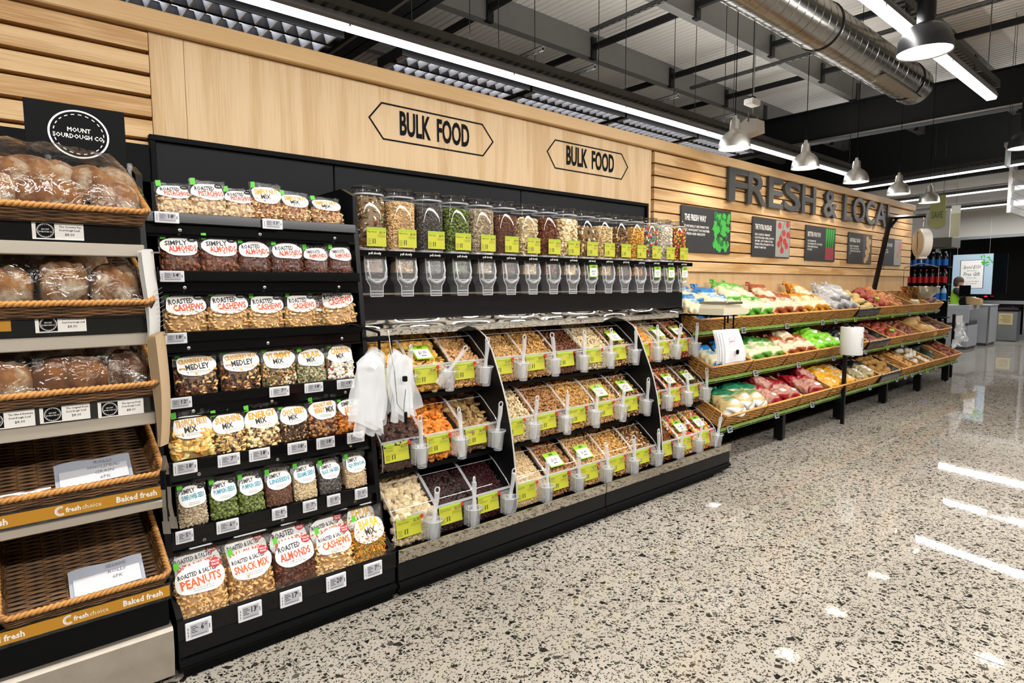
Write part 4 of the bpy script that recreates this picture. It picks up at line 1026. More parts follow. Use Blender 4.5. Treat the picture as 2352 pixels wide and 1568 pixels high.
CLR = clear('clear_acrylic', (.98, .983, .988), .03, refl=.75)
CLRE = clear('acrylic_edge', (.97, .975, .98), .05, refl=2.2, haze=.30, hazecol='#f4f6f8')
CLRS = clear('scoop_plastic', (.985, .985, .985), .06, refl=2.0, haze=.10, hazecol='#f4f6f8', wrinkle=.3, wscale=40)
SCP = clear('scoop_body', (.985, .985, .985), .08, refl=2.0, haze=.34, hazecol='#f6f8fa')
CARD = mat('yellow_card', '#b4b42c', .5); CARDH = mat('card_header', '#98b01c', .5); REDD = mat('red_dot', '#c43218', .4)
SAVEG = mat('save_green', '#86b81e', .45)
def card(parent, w, h, name, price, fn):
    """yellow ticket with a greener heading, a price and small print; fn maps (x, z, out) on to the carrier"""
    def q(m, x0, x1, z0, z1, o): m.add([fn(x0, z0, o), fn(x1, z0, o), fn(x1, z1, o), fn(x0, z1, o)], [(0, 1, 2, 3)])
    m = MB(); q(m, -w / 2, w / 2, -h / 2, h / 2, .001); c = m.build('ticket', CARD, parent)
    m = MB(); q(m, -w / 2, w / 2, h * .36, h / 2, .0016); m.build('heading', CARDH, c)
    t = MB()
    tv, tf = fit(price, w * .30, h * .12, bold=.01); t.add([fn(p[0] + w * .30, p[1] + h * .24, .0018) for p in tv], tf)
    for j, wd in enumerate(name.split('|')):
        tv, tf = fit(wd, w * .46, h * .085, align='LEFT'); x0 = min(p[0] for p in tv)
        t.add([fn(p[0] - x0 - w * .46, p[1] + h * (.26 - .13 * j), .0018) for p in tv], tf)
    for j in range(4): q(t, -w * .46, -w * (.30 - .03 * (j % 2)), -h * (.14 + .08 * j), -h * (.125 + .08 * j), .0018)
    for xx in (-.20, -.10): q(t, xx * w, xx * w + .004 * 1, -h * .36, -h * .12, .0018); 
    q(t, -w * .21, -w * .05, -h * .12, -h * .108, .0018)
    for j in range(3): q(t, w * .05, w * .44, h * (.10 - .05 * j), h * (.108 - .05 * j), .0018)
    t.build('lettering', INK, c)
    return c
def save_tag(parent, w, h, price, fn):
    def q(m, x0, x1, z0, z1, o): m.add([fn(x0, z0, o), fn(x1, z0, o), fn(x1, z1, o), fn(x0, z1, o)], [(0, 1, 2, 3)])
    m = MB(); q(m, -w / 2, w / 2, -h / 2, h / 2, .001); c = m.build('save_ticket', SAVEG, parent)
    m = MB(); q(m, -w * .43, w * .43, -h * .43, h * .24, .0016); m.build('price_field', LABEL, c)
    t = MB()
    tv, tf = fit('SAVE', w * .5, h * .13, bold=.03); t.add([fn(p[0], p[1] + h * .36, .002) for p in tv], tf)
    tv, tf = fit(price, w * .5, h * .2, bold=.02); t.add([fn(p[0], p[1] - h * .03, .002) for p in tv], tf)
    q(t, -w * .14, w * .14, -h * .27, -h * .22, .002); t.build('lettering', INK, c)
    return c
ROWN = ['top', 'middle', 'lower']
BINS = {  # row, column -> food, words on the ticket, price, save price
 (0, 0): ('banana', 'Banana|Chips', '$1.99', None), (0, 1): ('banana', 'Dried|Mango', '$2.95', '$1.79'), (0, 2): ('ginger', 'Sweet|Ginger', '$2.99', None),
 (1, 0): ('fruitcaramel', 'Chocolate|Caramels', '$2.59', None), (1, 1): ('apricotbin', 'Turkish|Apricots', '$2.79', None), (1, 2): ('fig', 'Dried Figs', '$3.39', None),
 (2, 0): ('nougat', 'Supreme Nougat', '$2.79', None), (2, 1): ('chocraisin', 'Gourmet Raisin', '$2.59', None), (2, 2): ('cranberry', 'Dried|Cranberries', '$2.39', None),
 (0, 3): ('peanutbin', 'Roast|Peanuts', '$1.65', None), (0, 4): ('cashewbin', 'Roast Cashew', '$4.25', None), (0, 5): ('almondbin', 'Almonds', '$3.95', None), (0, 6): ('palenut', 'Blanched|Nuts', '$2.95', None), (0, 7): ('mixbin', 'Party Mix', '$3.59', '$2.99'),
 (1, 3): ('palenut', 'Raw Peanuts', '$1.85', None), (1, 4): ('walnutbin', 'Walnut Halves', '$4.89', None), (1, 5): ('cashewbin', 'Salted Cashew', '$4.35', None), (1, 6): ('peanutbin', 'Snack Mix', '$1.89', '$1.59'), (1, 7): ('mixbin', 'Deluxe Mix', '$4.39', '$3.79'),
 (2, 3): ('meal', 'Almond Meal', '$4.55', None), (2, 4): ('walnutbin', 'Walnut|Pieces', '$4.89', '$3.99'), (2, 5): ('peanutbin', 'Honey|Peanuts', '$1.79', '$1.49'), (2, 6): ('cashewbin', 'Raw Cashews', '$3.99', None), (2, 7): ('mixbin', 'Raw Mix', '$4.99', None),
 (0, 8): ('orangemix', 'Tropic Mix', '$2.65', None), (0, 9): ('palenut', 'Yoghurt Mix', '$2.85', '$2.29'), (0, 10): ('redmix', 'Berry Mix', '$2.95', '$2.49'),
 (1, 8): ('darklolly', 'Choc Lollies', '$2.15', None), (1, 9): ('redmix', 'Cranberry|Mix', '$2.89', '$2.19'), (1, 10): ('darkmix', 'Trail Mix', '$2.75', '$2.25'),
 (2, 8): ('pretzel', 'Pretzels', '$1.95', None), (2, 9): ('lolly', 'Party Lollies', '$1.79', '$1.49'), (2, 10): ('lolly', 'Jelly Mix', '$1.85', '$1.55'),
}
WHAT = {'banana': 'orange dried fruit slices', 'ginger': 'sugared tan ginger lumps', 'fruitcaramel': 'dark chocolate caramels', 'apricotbin': 'orange dried apricots', 'fig': 'brown dried figs', 'nougat': 'cream nougat cubes', 'chocraisin': 'glossy chocolate raisins',
        'cranberry': 'dark dried cranberries', 'peanutbin': 'tan peanuts', 'cashewbin': 'golden cashews', 'almondbin': 'brown almonds', 'palenut': 'pale nuts', 'mixbin': 'dark mixed nuts', 'walnutbin': 'brown walnuts', 'meal': 'beige almond meal',
        'orangemix': 'orange and cream mix', 'redmix': 'red berry mix', 'darklolly': 'dark coloured lollies', 'darkmix': 'brown trail mix', 'pretzel': 'brown pretzels', 'lolly': 'bright jelly lollies'}
BW = .2785
def bayx(c):
    if c < 3: return 1.455 + .2590 * c, .2580
    if c < 8: return 2.248 + .2800 * (c - 3), .2795
    return 3.663 + .2600 * (c - 8), .2590
# lid and front of a bin in section: (y, z) from the back of the lid to the foot of the front
CP = [(.16, .340), (.09, .322), (.025, .299), (-.026, .265), (-.070, .230), (-.110, .200), (-.140, .168)]
FP = [(-.143, .158), (-.156, .125), (-.160, .055), (-.154, .020), (-.12, .0)]
def lidpt(t):
    """point on the lid, t 0 (back) to 1 (front lip)"""
    f = max(0, min(.9999, t)) * (len(CP) - 1); i = int(f); u = f - i
    p = [CP[max(0, min(len(CP) - 1, i + k))] for k in (-1, 0, 1, 2)]
    return tuple(.5 * (2 * p[1][c] + (p[2][c] - p[0][c]) * u + (2 * p[0][c] - 5 * p[1][c] + 4 * p[2][c] - p[3][c]) * u * u + (3 * p[1][c] - p[0][c] - 3 * p[2][c] + p[3][c]) * u ** 3) for c in (0, 1))
def fronty(z):
    for (y0, z0), (y1, z1) in zip(FP[:-1], FP[1:]):
        if z <= z0 and z >= z1: return y0 + (y1 - y0) * (z0 - z) / (z0 - z1)
    return FP[0][0] if z > FP[0][1] else FP[-1][0]
SHARED = {}
def food_bin(row, col):
    food, nm, price, save = BINS[(row, col)]
    x0, w = bayx(col)
    bay = 'first' if col < 3 else 'middle' if col < 8 else 'last'
    k = col - (0 if col < 3 else 3 if col < 8 else 8)
    t = thing('food_bin', f'clear bin of {WHAT[food]}, {ORD[k]} in the {ROWN[row]} row of the {bay} bay', 'food bin', (x0 + w / 2, 2.77 + .11 * (2 - row), .178 + .365 * (2 - row)), 'clear bins of the bulk food counter')
    key = ('bin', round(w, 3))
    hw = w / 2 - .001
    if key not in SHARED:
        SHARED[key] = {}
        n = 14
        m = MB(); m.grid(1, n, lambda u, v: ((u * 2 - 1) * hw,) + lidpt(v)); SHARED[key]['cover'] = m.build('lid_cover', CLR, t, smooth='all')
        m = MB()
        for sx in (-1, 1): m.tube([(sx * (hw - .003),) + lidpt(i / n) for i in range(n + 1)] , .0036, 6)
        m.tube([(-hw, ) + lidpt(.10), (hw,) + lidpt(.10)], .0045, 6)
        m.tube([(-hw, ) + lidpt(.36), (hw,) + lidpt(.36)], .0018, 5)
        m.bbox(-hw, hw, -.150, -.138, .154, .168, .002)
        for sx in (-1, 1): m.tube([(sx * (hw - .002),) + p for p in FP], .0022, 5)
        SHARED[key]['edge'] = m.build('lid_edge', CLRE, t, smooth=True)
        m = MB(); pf = FP + [(.25, 0)]
        m.grid(1, len(pf) - 1, lambda u, v: ((u * 2 - 1) * hw,) + pf[round(v * (len(pf) - 1))]); SHARED[key]['front'] = m.build('bin_front', CLR, t, smooth='all')
        for sx in (-1, 1):
            m = MB(); pl = [lidpt(i / n) for i in range(n + 1)] + pf + [(.25, .34)]
            m.add([(sx * hw, a, c) for a, c in pl], [tuple(range(len(pl)))]); SHARED[key]['wall%d' % sx] = m.build('bin_side', CLR, t)
        m = MB(); cx = hw - .048; cy = -.203
        pr_ = [(.020, .012), (.024, .015), (.034, .105), (.044, .124), (.042, .127), (.032, .108), (.022, .020)]
        m.lathe(pr_, 14, (cx, cy, .0), fn=lambda p: (p[0] + (p[0] - cx) * .18, p[1], p[2]))
        m.box(cx - .040, cx - .037, cy + .0, cy + .045, .03, .15); m.box(cx - .04, cx + .04, cy + .040, cy + .043, .03, .155)
        SHARED[key]['holder'] = m.build('scoop_holder', CLRS, t, smooth=True)
        m = MB(); m.tube([(cx + .051 * math.cos(q), cy + .043 * math.sin(q), .126) for q in [2 * PI * i / 16 for i in range(16)]], .0022, 5, closed=True)
        m.tube([(cx - .0385, cy + .0, .15), (cx - .0385, cy, .03)], .0018, 4); m.tube([(cx + .024 * math.cos(q), cy + .021 * math.sin(q), .014) for q in [2 * PI * i / 14 for i in range(14)]], .002, 4, closed=True)
        SHARED[key]['holder_rim'] = m.build('holder_rim', CLRE, t, smooth=True)
        m = MB(); m.lathe([(0, 0), (.010, 0), (.010, .003), (0, .003)], 12, fn=lambda p: (p[0] + hw - .098, -.1605 - p[2], p[1] + .148)); SHARED[key]['dot'] = m.build('red_dot', REDD, t)
    else:
        for kname, src in SHARED[key].items(): link(src.name.split('.')[0], src.data, t)
    # the food
    rng = np.random.RandomState(row * 20 + col)
    rec = FOOD[food]; sz = rec[0][2]
    small = 1.35 if sz < .006 else 1.0
    lvl = rng.uniform(-.012, .014); tilt = rng.uniform(-.02, .02)
    if food in ('cranberry', 'chocraisin'): lvl = -.035
    if food == 'nougat': lvl = .012
    def hs(u, v):   # u across, v front to back
        y = -.140 + .34 * v; z = .150 + lvl * .6 + (.170 + lvl) * min(1, v * 1.35) + .016 * math.sin(u * 3.1 + col) * math.sin(v * 4 + row) + tilt * (u - .5)
        return ((u - .5) * 2 * (hw - .008), y, z - sz)
    N = int((.62 if rec[0][1] == 'cube' else 1) * min(900, w * .36 / (sz * small) ** 2 / 1.1))
    uv = rng.uniform(0, 1, (N, 2)); P1 = np.array([hs(a, c) for a, c in uv]) + np.c_[np.zeros(N), np.zeros(N), rng.uniform(-.3, .25, N) * sz]
    N2 = int(min(420, w * .15 / (sz * small) ** 2 / 1.4))
    a = rng.uniform(0, 1, N2); zz = rng.uniform(.006, .15 + lvl * .5, N2)
    P2 = np.c_[(a - .5) * 2 * (hw - .010), np.array([fronty(q) for q in zz]) + sz * small * (1.75 if rec[0][1] in ('cube', 'disk') else 1.15) + .003, zz]
    m = MB(); m.grid(12, 10, lambda u, v: (lambda q: (q[0], q[1] + .006, q[2] - sz * .45))(hs(u, v)))
    m.grid(8, 6, lambda u, v: ((u - .5) * 2 * (hw - .006), fronty(.004 + .14 * v) + sz * 1.5 + .004, .004 + (.14 + lvl * .6 - sz) * v))
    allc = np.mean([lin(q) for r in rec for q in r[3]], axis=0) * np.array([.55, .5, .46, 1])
    if food == 'meal': allc = np.array(lin('#cbb084'))
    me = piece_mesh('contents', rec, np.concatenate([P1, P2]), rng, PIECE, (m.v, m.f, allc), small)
    link('contents', me, t, kind='stuff')
    def fn(x, z, o): zz = z + .110; return (x - .043, fronty(zz) - .0025 - o, zz)
    card(t, w * .56, .098, nm, price, fn)
    if save:
        def fs(x, z, o):
            q = .70 - z / .245; a_ = lidpt(q); b_ = lidpt(q + .02); d = Vector((b_[0] - a_[0], b_[1] - a_[1])).normalized()
            return (x - .02, a_[0] + d.y * (.003 + o), a_[1] - d.x * (.003 + o))
        save_tag(t, w * .44, .085, save, fs)
    return t
for row in range(3):
    for col in range(11):
        food_bin(row, col)
def scoop():
    t = thing('scoop', '', 'scoop', (0, 0, 0), 'clear scoops of the bulk bins')
    m = MB(); m.tube([(0, 0, -.005), (0, 0, .04), (.002, 0, .09), (.0, 0, .125)], [.010, .009, .011, .012], 8); m.build('handle', SCP, t, smooth=True)
    m = MB(); m.tube([(.010 * math.cos(a), 0, .138 + .014 * math.sin(a)) for a in [2 * PI * i / 12 for i in range(12)]], .0035, 6, closed=True); m.build('hang_ring', SCP, t, smooth=True)
    m = MB(); m.grid(10, 6, lambda u, v: ((.026 - .006 * v * v) * math.cos(PI * u), -.022 * math.sin(PI * u) * (1 - .3 * v) + .008, -.09 * v)); m.build('bowl', SCP, t, smooth='all')
    return t
s0 = scoop()
for row in range(3):
    for col in range(11):
        x0, w = bayx(col); s = s0 if (row, col) == (0, 0) else dup(s0)
        s.location = (x0 + w - .001 - .049, 2.77 + .11 * (2 - row) - .203, .178 + .365 * (2 - row) + .128)
        s.scale = (1.2, 1.2, 1.12); s.rotation_euler = (rad(R.uniform(-8, 10)), rad(R.uniform(-9, 9)), rad(R.uniform(-40, 40)))
        if (row, col) == (0, 1): s.rotation_euler = (rad(10), rad(38), 0)
        bay = 'first' if col < 3 else 'middle' if col < 8 else 'last'; k = col - (0 if col < 3 else 3 if col < 8 else 8)
        s['label'] = f'clear plastic scoop in the holder of the {ORD[k]} bin, {ROWN[row]} row, {bay} bay'
# ---------------------------------------------------------------- gravity jars
disp = thing('dispenser_ledge', 'black ledge lettered pull slowly that carries the row of jars', 'ledge', (2.93, 2.9, 1.68))
def dk(name, m, mt): return m.build(name, mt, disp, loc=(-2.93, -2.9, -1.68))
dk('ledge', MB().bbox(1.425, 4.435, 2.862, 3.29, 1.664, 1.694, .002), BLACKG)
t_ = MB(); JX = [1.538 + .1862 * i for i in range(16)]
for x in JX:
    tv, tf = fit('pull slowly', .072, .013, bold=.01); t_.add(tv, tf, FY(x - .02, 2.861, 1.679))
dk('lettering', t_, LABEL)
JARS = [('granola', 'Paleo Muesli', 'chunky brown and white muesli'), ('wheat', 'Wheat Grain', 'tan wheat grain'), ('chia', 'Chia Seed', 'dark grey chia seed'), ('pumpkin', 'Pumpkin Seeds', 'green pumpkin seeds'), ('sunflower', 'Sunflower Seed', 'grey-beige sunflower seed'), ('linseed', 'Linseed', 'red-brown linseed'),
        ('cashewpale', 'Raw Cashews', 'cream cashews'), ('almond', 'Almonds', 'brown almonds'), ('macadamia', 'Macadamias', 'round cream macadamias'), ('brazil', 'Brazil Nuts', 'brown and cream brazil nuts'), ('soy', 'Soy Beans', 'small tan beans'), ('darkmix', 'Nut Mix', 'dark mixed nuts'),
        ('corn', 'Roasted Corn', 'golden corn'), ('jellybean', 'Jelly Beans', 'bright jelly beans'), ('pastel', 'Candy Hearts', 'pastel candy'), ('candy', 'Choc Beans', 'red and orange candy beans')]
LEVEL = [.275, .262, .262, .255, .265, .245, .24, .25, .255, .215, .232, .235, .245, .27, .275, .27]
JY, JZ = 2.972, 1.695
JM = {}
def jar_prof(sq): return None
def rr_pt(a, r, e=.62):   # rounded-square outline
    c, s = math.cos(a), math.sin(a)
    return (r * math.copysign(abs(c) ** e, c), r * math.copysign(abs(s) ** e, s))
def sqlathe(m, prof_, n=28, e=.7, fn=None):
    v = []; f = []
    for r, z in prof_:
        for j in range(n):
            x, y = rr_pt(2 * PI * j / n, r, e); v.append((x, y, z))
    for i in range(len(prof_) - 1):
        for j in range(n): f.append((i * n + j, i * n + (j + 1) % n, (i + 1) * n + (j + 1) % n, (i + 1) * n + j))
    return m.add(v, f, fn)
for i, (food, nm, words) in enumerate(JARS):
    t = thing('jar_dispenser', f'clear jar dispenser filled with {words} on the ledge', 'dispenser', (JX[i], JY, JZ), 'gravity jars in a row')
    if not JM:
        m = MB(); sqlathe(m, [(.070, .0), (.080, .006), (.082, .02), (.082, .285), (.078, .300), (.074, .305)]); JM['jar'] = m.build('jar', CLR, t, smooth='all')
        m = MB(); m.lathe([(.074, .305), (.072, .318), (.079, .326), (.080, .332), (.076, .336), (.0, .338)], 28); JM['lid'] = m.build('lid', clear('lid_plastic', (.75, .76, .78), .05, refl=2.0), t, smooth=True)
        m = MB(); sqlathe(m, [(.0835, .002), (.0835, .012), (.080, .014)]); JM['rim'] = m.build('base_rim', CLRE, t, smooth='all'); m = MB(); sqlathe(m, [(.083, .286), (.084, .290), (.080, .296)]); JM['rim2'] = m.build('shoulder_rim', CLRE, t, smooth='all')
        m = MB(); hw_ = .056
        # hopper under the ledge: box chamber narrowing into a spout
        pf = [(-.062, -.032, -.075, .05), (-.062, -.115, -.085, .04), (-.060, -.150, -.085, .035), (-.038, -.185, -.085, .02), (-.036, -.240, -.085, .02)]
        ring = lambda q: [(q[0], q[2], q[1]), (-q[0], q[2], q[1]), (-q[0], q[3], q[1]), (q[0], q[3], q[1])]
        v = [p for q in pf for p in ring(q)]; f = []
        for a in range(len(pf) - 1):
            for j in range(4): f.append((a * 4 + j, a * 4 + (j + 1) % 4, a * 4 + 4 + (j + 1) % 4, a * 4 + 4 + j))
        m.add(v, f); JM['hopper'] = m.build('hopper', CLRS, t)
        m = MB()
        for sx in (-1, 1): m.tube([(sx * abs(q[0]), q[2], q[1]) for q in pf], .0032, 5)
        for zz, w_ in ((-.240, .036), (-.212, .036), (-.150, .060)): m.tube([(-w_, -.086, zz), (w_, -.086, zz)], .003, 5)
        m.tube([(.036 * -1, -.086, -.226), (.036, -.086, -.226)], .002, 4)
        JM['spout'] = m.build('spout_rib', CLRE, t, smooth=True)
        m = MB(); m.grid(12, 3, lambda u, v: (-.058 + .116 * u, -.088 - .012 * math.sin(PI * v), -.145 + .018 * v - .030 * math.sin(PI * u))); m.tube([(-.05, -.09, -.05), (-.052, -.10, -.10), (-.04, -.098, -.145)], .005, 6); m.tube([(.05, -.09, -.05), (.052, -.10, -.10), (.04, -.098, -.145)], .005, 6)
        JM['handle'] = m.build('pull_handle', SCP, t, smooth='all')
        m = MB(); m.bbox(-.058, .062, -.0905, -.0885, .018, .152, .001); JM['pocket'] = m.build('ticket_pocket', CLR, t)
    else:
        for src in JM.values(): link(src.name.split('.')[0], src.data, t)
    rng = np.random.RandomState(300 + i); rec = FOOD[food]; sz = rec[0][2]; small = 1.35 if sz < .005 else 1.15 if sz < .007 else 1.0
    H = LEVEL[i]
    N = int(min(1500, 2.6 * .078 * H / (sz * small) ** 2 / 1.5))
    ang = rng.uniform(PI * 1.0 - .45, PI * 2.0 + .45, N); zz = rng.uniform(.004, H, N)
    rr_ = .0795 - sz * small * .55
    P = np.array([rr_pt(a, rr_, .7) + (z,) for a, z in zip(ang, zz)])
    Nt = int(N * .22); a2 = rng.uniform(0, 2 * PI, Nt); r2 = rr_ * np.sqrt(rng.uniform(0, 1, Nt)); P = np.concatenate([P, np.c_[r2 * np.cos(a2), r2 * np.sin(a2), H + .012 * (1 - r2 / rr_)]])
    # a second helping in the chamber under the ledge
    Nb = int(.11 * .05 / (sz * small) ** 2 / 1.2); P = np.concatenate([P, np.c_[rng.uniform(-.05, .05, Nb), -.062 + rng.uniform(0, .02, Nb), -.105 + .05 * rng.uniform(0, 1, Nb)]])
    m = MB(); sqlathe(m, [(rr_ - sz * .3, .002), (rr_ - sz * .3, H), (.001, H + .008)], 24); m.box(-.056, .056, -.055, .03, -.112, -.052)
    allc = np.mean([lin(q) for r in rec for q in r[3]], axis=0) * np.array([.6, .56, .52, 1])
    link('contents', piece_mesh('contents', rec, P, rng, PIECE, (m.v, m.f, allc), small), t, kind='stuff')
    card(t, .112, .098, nm, '$%d.%d9' % (2 + i % 4, 1 + (i * 3) % 8), lambda x, z, o: (x + .002, -.0912 - o, z + .070))
    if i in (9, 13, 14, 15):
        save_tag(t, .085, .085, ['$4.69', '', '', '', '$1.29', '$1.19', '$1.39'][i - 9] or '$1.29', lambda x, z, o: (x + .0, -.104 - o, z - .085))
# ---------------------------------------------------------------- woven baskets
def wicker_mat(name, c1, c2):
    if name in MATS: return MATS[name]
    m, t, b = nt(name)
    tc = t.nodes.new('ShaderNodeTexCoord'); n = t.nodes.new('ShaderNodeTexNoise'); n.inputs['Scale'].default_value = 18; n.inputs['Detail'].default_value = 3
    mp = t.nodes.new('ShaderNodeMapping'); mp.inputs['Scale'].default_value = (.35, 2.2, 2.2)
    t.links.new(tc.outputs['Object'], mp.inputs[0]); t.links.new(mp.outputs[0], n.inputs['Vector'])
    r = t.nodes.new('ShaderNodeValToRGB'); r.color_ramp.elements[0].position = .32; r.color_ramp.elements[1].position = .68
    r.color_ramp.elements[0].color = lin(c1); r.color_ramp.elements[1].color = lin(c2)
    t.links.new(n.outputs['Fac'], r.inputs[0]); t.links.new(r.outputs[0], b.inputs['Base Color'])
    b.inputs['Roughness'].default_value = .45
    MATS[name] = m; return m
WK_RIM = wicker_mat('willow_rim', '#8a5a26', '#c48c48'); WK_DARK = wicker_mat('willow_dark', '#3e2814', '#7c5630')
WK_GOLD = wicker_mat('cane_gold', '#9a6a2c', '#c8924a'); WK_GOLDR = wicker_mat('cane_rim', '#b8823c', '#d8a45c')
def weave(m, P, N, rows, cols, r, amp, flat=1.0):
    """strands running along u, over and under the stakes; P(u, v) a point, N the panel's normal"""
    N = Vector(N)
    for k in range(rows):
        v = (k + .5) / rows; path = []
        for i in range(cols * 2 + 1):
            u = i / (cols * 2)
            a = amp * math.sin(PI * (u * cols + k)) 
            path.append(Vector(P(u, v)) + N * a)
        m.tube(path, r, 4, caps=False)
    for i in range(cols + 1):
        u = i / cols
        m.tube([Vector(P(u, 0)), Vector(P(u, 1))], r * .9, 4, caps=False)
def braid(m, path, r, turns, n=5):
    """two strands twisted round each other along a closed path"""
    Pp = [Vector(p) for p in path]; L = [0]
    for i in range(len(Pp)): L.append(L[-1] + (Pp[(i + 1) % len(Pp)] - Pp[i]).length)
    K = turns * 6
    for ph in (0, PI):
        out = []
        for k in range(K):
            s = L[-1] * k / K; i = max(j for j in range(len(Pp)) if L[j] <= s + 1e-9); u = (s - L[i]) / max(1e-9, L[i + 1] - L[i])
            a, b_ = Pp[i], Pp[(i + 1) % len(Pp)]; d = (b_ - a).normalized(); q = a.lerp(b_, u)
            n1 = d.cross(Vector((0, 0, 1))); n2 = Vector((0, 0, 1)); t = 2 * PI * k / 6 + ph
            out.append(q + (n1 * math.cos(t) + n2 * math.sin(t)) * r * .8)
        m.tube(out, r, n, closed=True)
WMESH = {}
def basket(t, key, w, d, h, hb, inset, rf, rb, cf, mats, sr=.0035, liner=None):
    """basket parts under the thing t: local x 0..w, y 0 (front)..d, z 0..h (hb at the back)"""
    wm, rm = mats
    if key in WMESH:
        for nm, me in WMESH[key]: 
            link(nm, me, t, kind='stuff' if nm != 'floor_shade' else None)
        return
    out = []
    def end(nm, m, mt):
        o = m.build(nm, mt, t, smooth='all', kind='stuff'); out.append((nm, o.data))
    i = inset
    m = MB(); weave(m, lambda u, v: (i + (w - 2 * i) * u - i * v * (1 - 2 * u), i * (1 - v), h * v), (0, -1, 0), rf, cf, sr, sr * .9); end('woven_front', m, wm)
    m = MB(); weave(m, lambda u, v: (i + (w - 2 * i) * u - i * v * (1 - 2 * u), d - i * (1 - v), hb * v), (0, 1, 0), rf, cf, sr, sr * .9); end('woven_back', m, wm)
    cs = max(6, int(cf * d / w))
    for s in (0, 1):
        m = MB(); weave(m, lambda u, v: ((i * (1 - v)) if s == 0 else w - i * (1 - v), i + (d - 2 * i) * u - i * v * (1 - 2 * u), (h + (hb - h) * u) * v), (1, 0, 0), rf, cs, sr, sr * .9); end('woven_side', m, wm)
    m = MB(); weave(m, lambda u, v: (i + (w - 2 * i) * u, i + (d - 2 * i) * v, .002), (0, 0, 1), rb, cf, sr, sr * .8); end('woven_floor', m, wm)
    m = MB(); m.box(i, w - i, i, d - i, -.006, -.001); o = m.build('floor_shade', mat('basket_shadow', '#1c120a', .9), t); out.append(('floor_shade', o.data))  # near-black sheet painted in for the shade beneath the open weave
    m = MB(); c = .02; pth = [(c, 0, h), (w - c, 0, h), (w, c, h), (w, d - c, hb), (w - c, d, hb), (c, d, hb), (0, d - c, hb), (0, c, h)]
    braid(m, pth, sr * 1.5, int((w + d) * 2 / .034)); end('braided_rim', m, rm)
    WMESH[key] = out

# ---------------------------------------------------------------- bread stand
stand = thing('bread_stand', 'five-tier black bread stand with woven baskets at the start of the wall', 'bread stand', (-.15, 2.8, 0))
def sk_(name, m, mt, par=None, **k):
    if par is None: return m.build(name, mt, stand, loc=(.15, -2.8, 0), **k)
    return m.build(name, mt, par, **k)
CREAML = mat('pale_steel_lip', '#bcb3a4', .35, .55, bump=.05, bscale=90)
BRZ = [1.710, 1.400, 1.112, .782, .400]    # top of each ticket strip
XR = [.405, .405, .41, .426, .434]
sk_('back_panel', MB().bbox(-.80, .44, 3.10, 3.13, .1, 2.075), BLACKM)
for x0 in (-.80, .43): sk_('side_post', MB().bbox(x0, x0 + .012, 2.98, 3.10, .02, 2.07), BLACKM)
TILT = rad(20)
for i, z in enumerate(BRZ):
    s = sk_('shelf', MB().prism([(2.50, z - .052), (2.50, z - .042), (2.98, z - .042 + .48 * math.tan(TILT) * .92), (2.98, z - .06 + .48 * math.tan(TILT) * .92)], -.79, XR[i], 'x'), BLACKM)
    sk_('ticket_strip', MB().prism([(2.488, z), (2.50, z + .004), (2.505, z - .05), (2.492, z - .052)], -.79, XR[i] + .004, 'x'), BLACKG, s)
    if i < 4: sk_('shelf_lip', MB().bbox(-.79, XR[i] + .012, 2.478, 2.53, z - .098 + (.015 if i == 3 else 0), z - .055, .003), CREAML, s)
    sk_('strip_cover', MB().box(-.79, XR[i] + .006, 2.4835, 2.4850, z - .056, z + .008), clear('clear_plastic'), s)
sk_('base', MB().bbox(-.79, .437, 2.56, 3.1, .03, .36), BLACKM)
sk_('kick_panel', MB().prism([(2.50, .228), (2.56, .232), (2.56, .02), (2.505, .03), (2.488, .135), (2.488, .215)], -.79, .44, 'x'), mat('scuffed_steel', '#a89f92', .4, .6, var=.2, bscale=14))
sk_('base_valance', MB().bbox(-.79, .434, 2.515, 2.56, .23, .345), BLACKM)
# orange strips that say Baked fresh
OR_ = mat('ochre_strip', '#b8811c', .45)
def word(m, s, x, z, h, y, bold=.02, w=9, align='LEFT'):
    tv, tf = fit(s, w, h, bold=bold, align=align); m.add(tv, tf, FY(x, y, z))
for i in (3, 4):
    z = BRZ[i] - .022; 
    o = MB().box(-.79, XR[i], 2.4815, 2.483, z - .021, z + .021).build('ochre_strip', OR_, None)
    tag(o, 'ochre Baked fresh strip under the ' + ('wholemeal rolls basket' if i == 3 else 'sesame rolls basket'), 'shelf strip', 'ochre shelf strips')
    m = MB()
    for x in (-.40, .0 if i == 3 else .0, ):
        pass
    for xb in ((-.42, .0, ) if i == 3 else (-.40, .0)):
        word(m, 'Baked fresh', xb + .285, z - .001, .021, 2.481, .03, .125)
        word(m, 'fresh', xb + .142, z - .001, .017, 2.481, .03, .042); word(m, 'choice', xb + .186, z - .001, .017, 2.481, .0, .055)
        for q, r in ((0, .0165), (1, .0115)):
            m.add([(xb + .128 + r * math.cos(a) * k, 2.481, z + r * math.sin(a) * k) for a in [rad(60) + rad(250) * j / 14 for j in range(15)] for k in (1, .8 - .05 * abs(math.cos(a)))], [(2 * j, 2 * j + 2, 2 * j + 3, 2 * j + 1) for j in range(14)])
    m.build('lettering', LABEL, o)
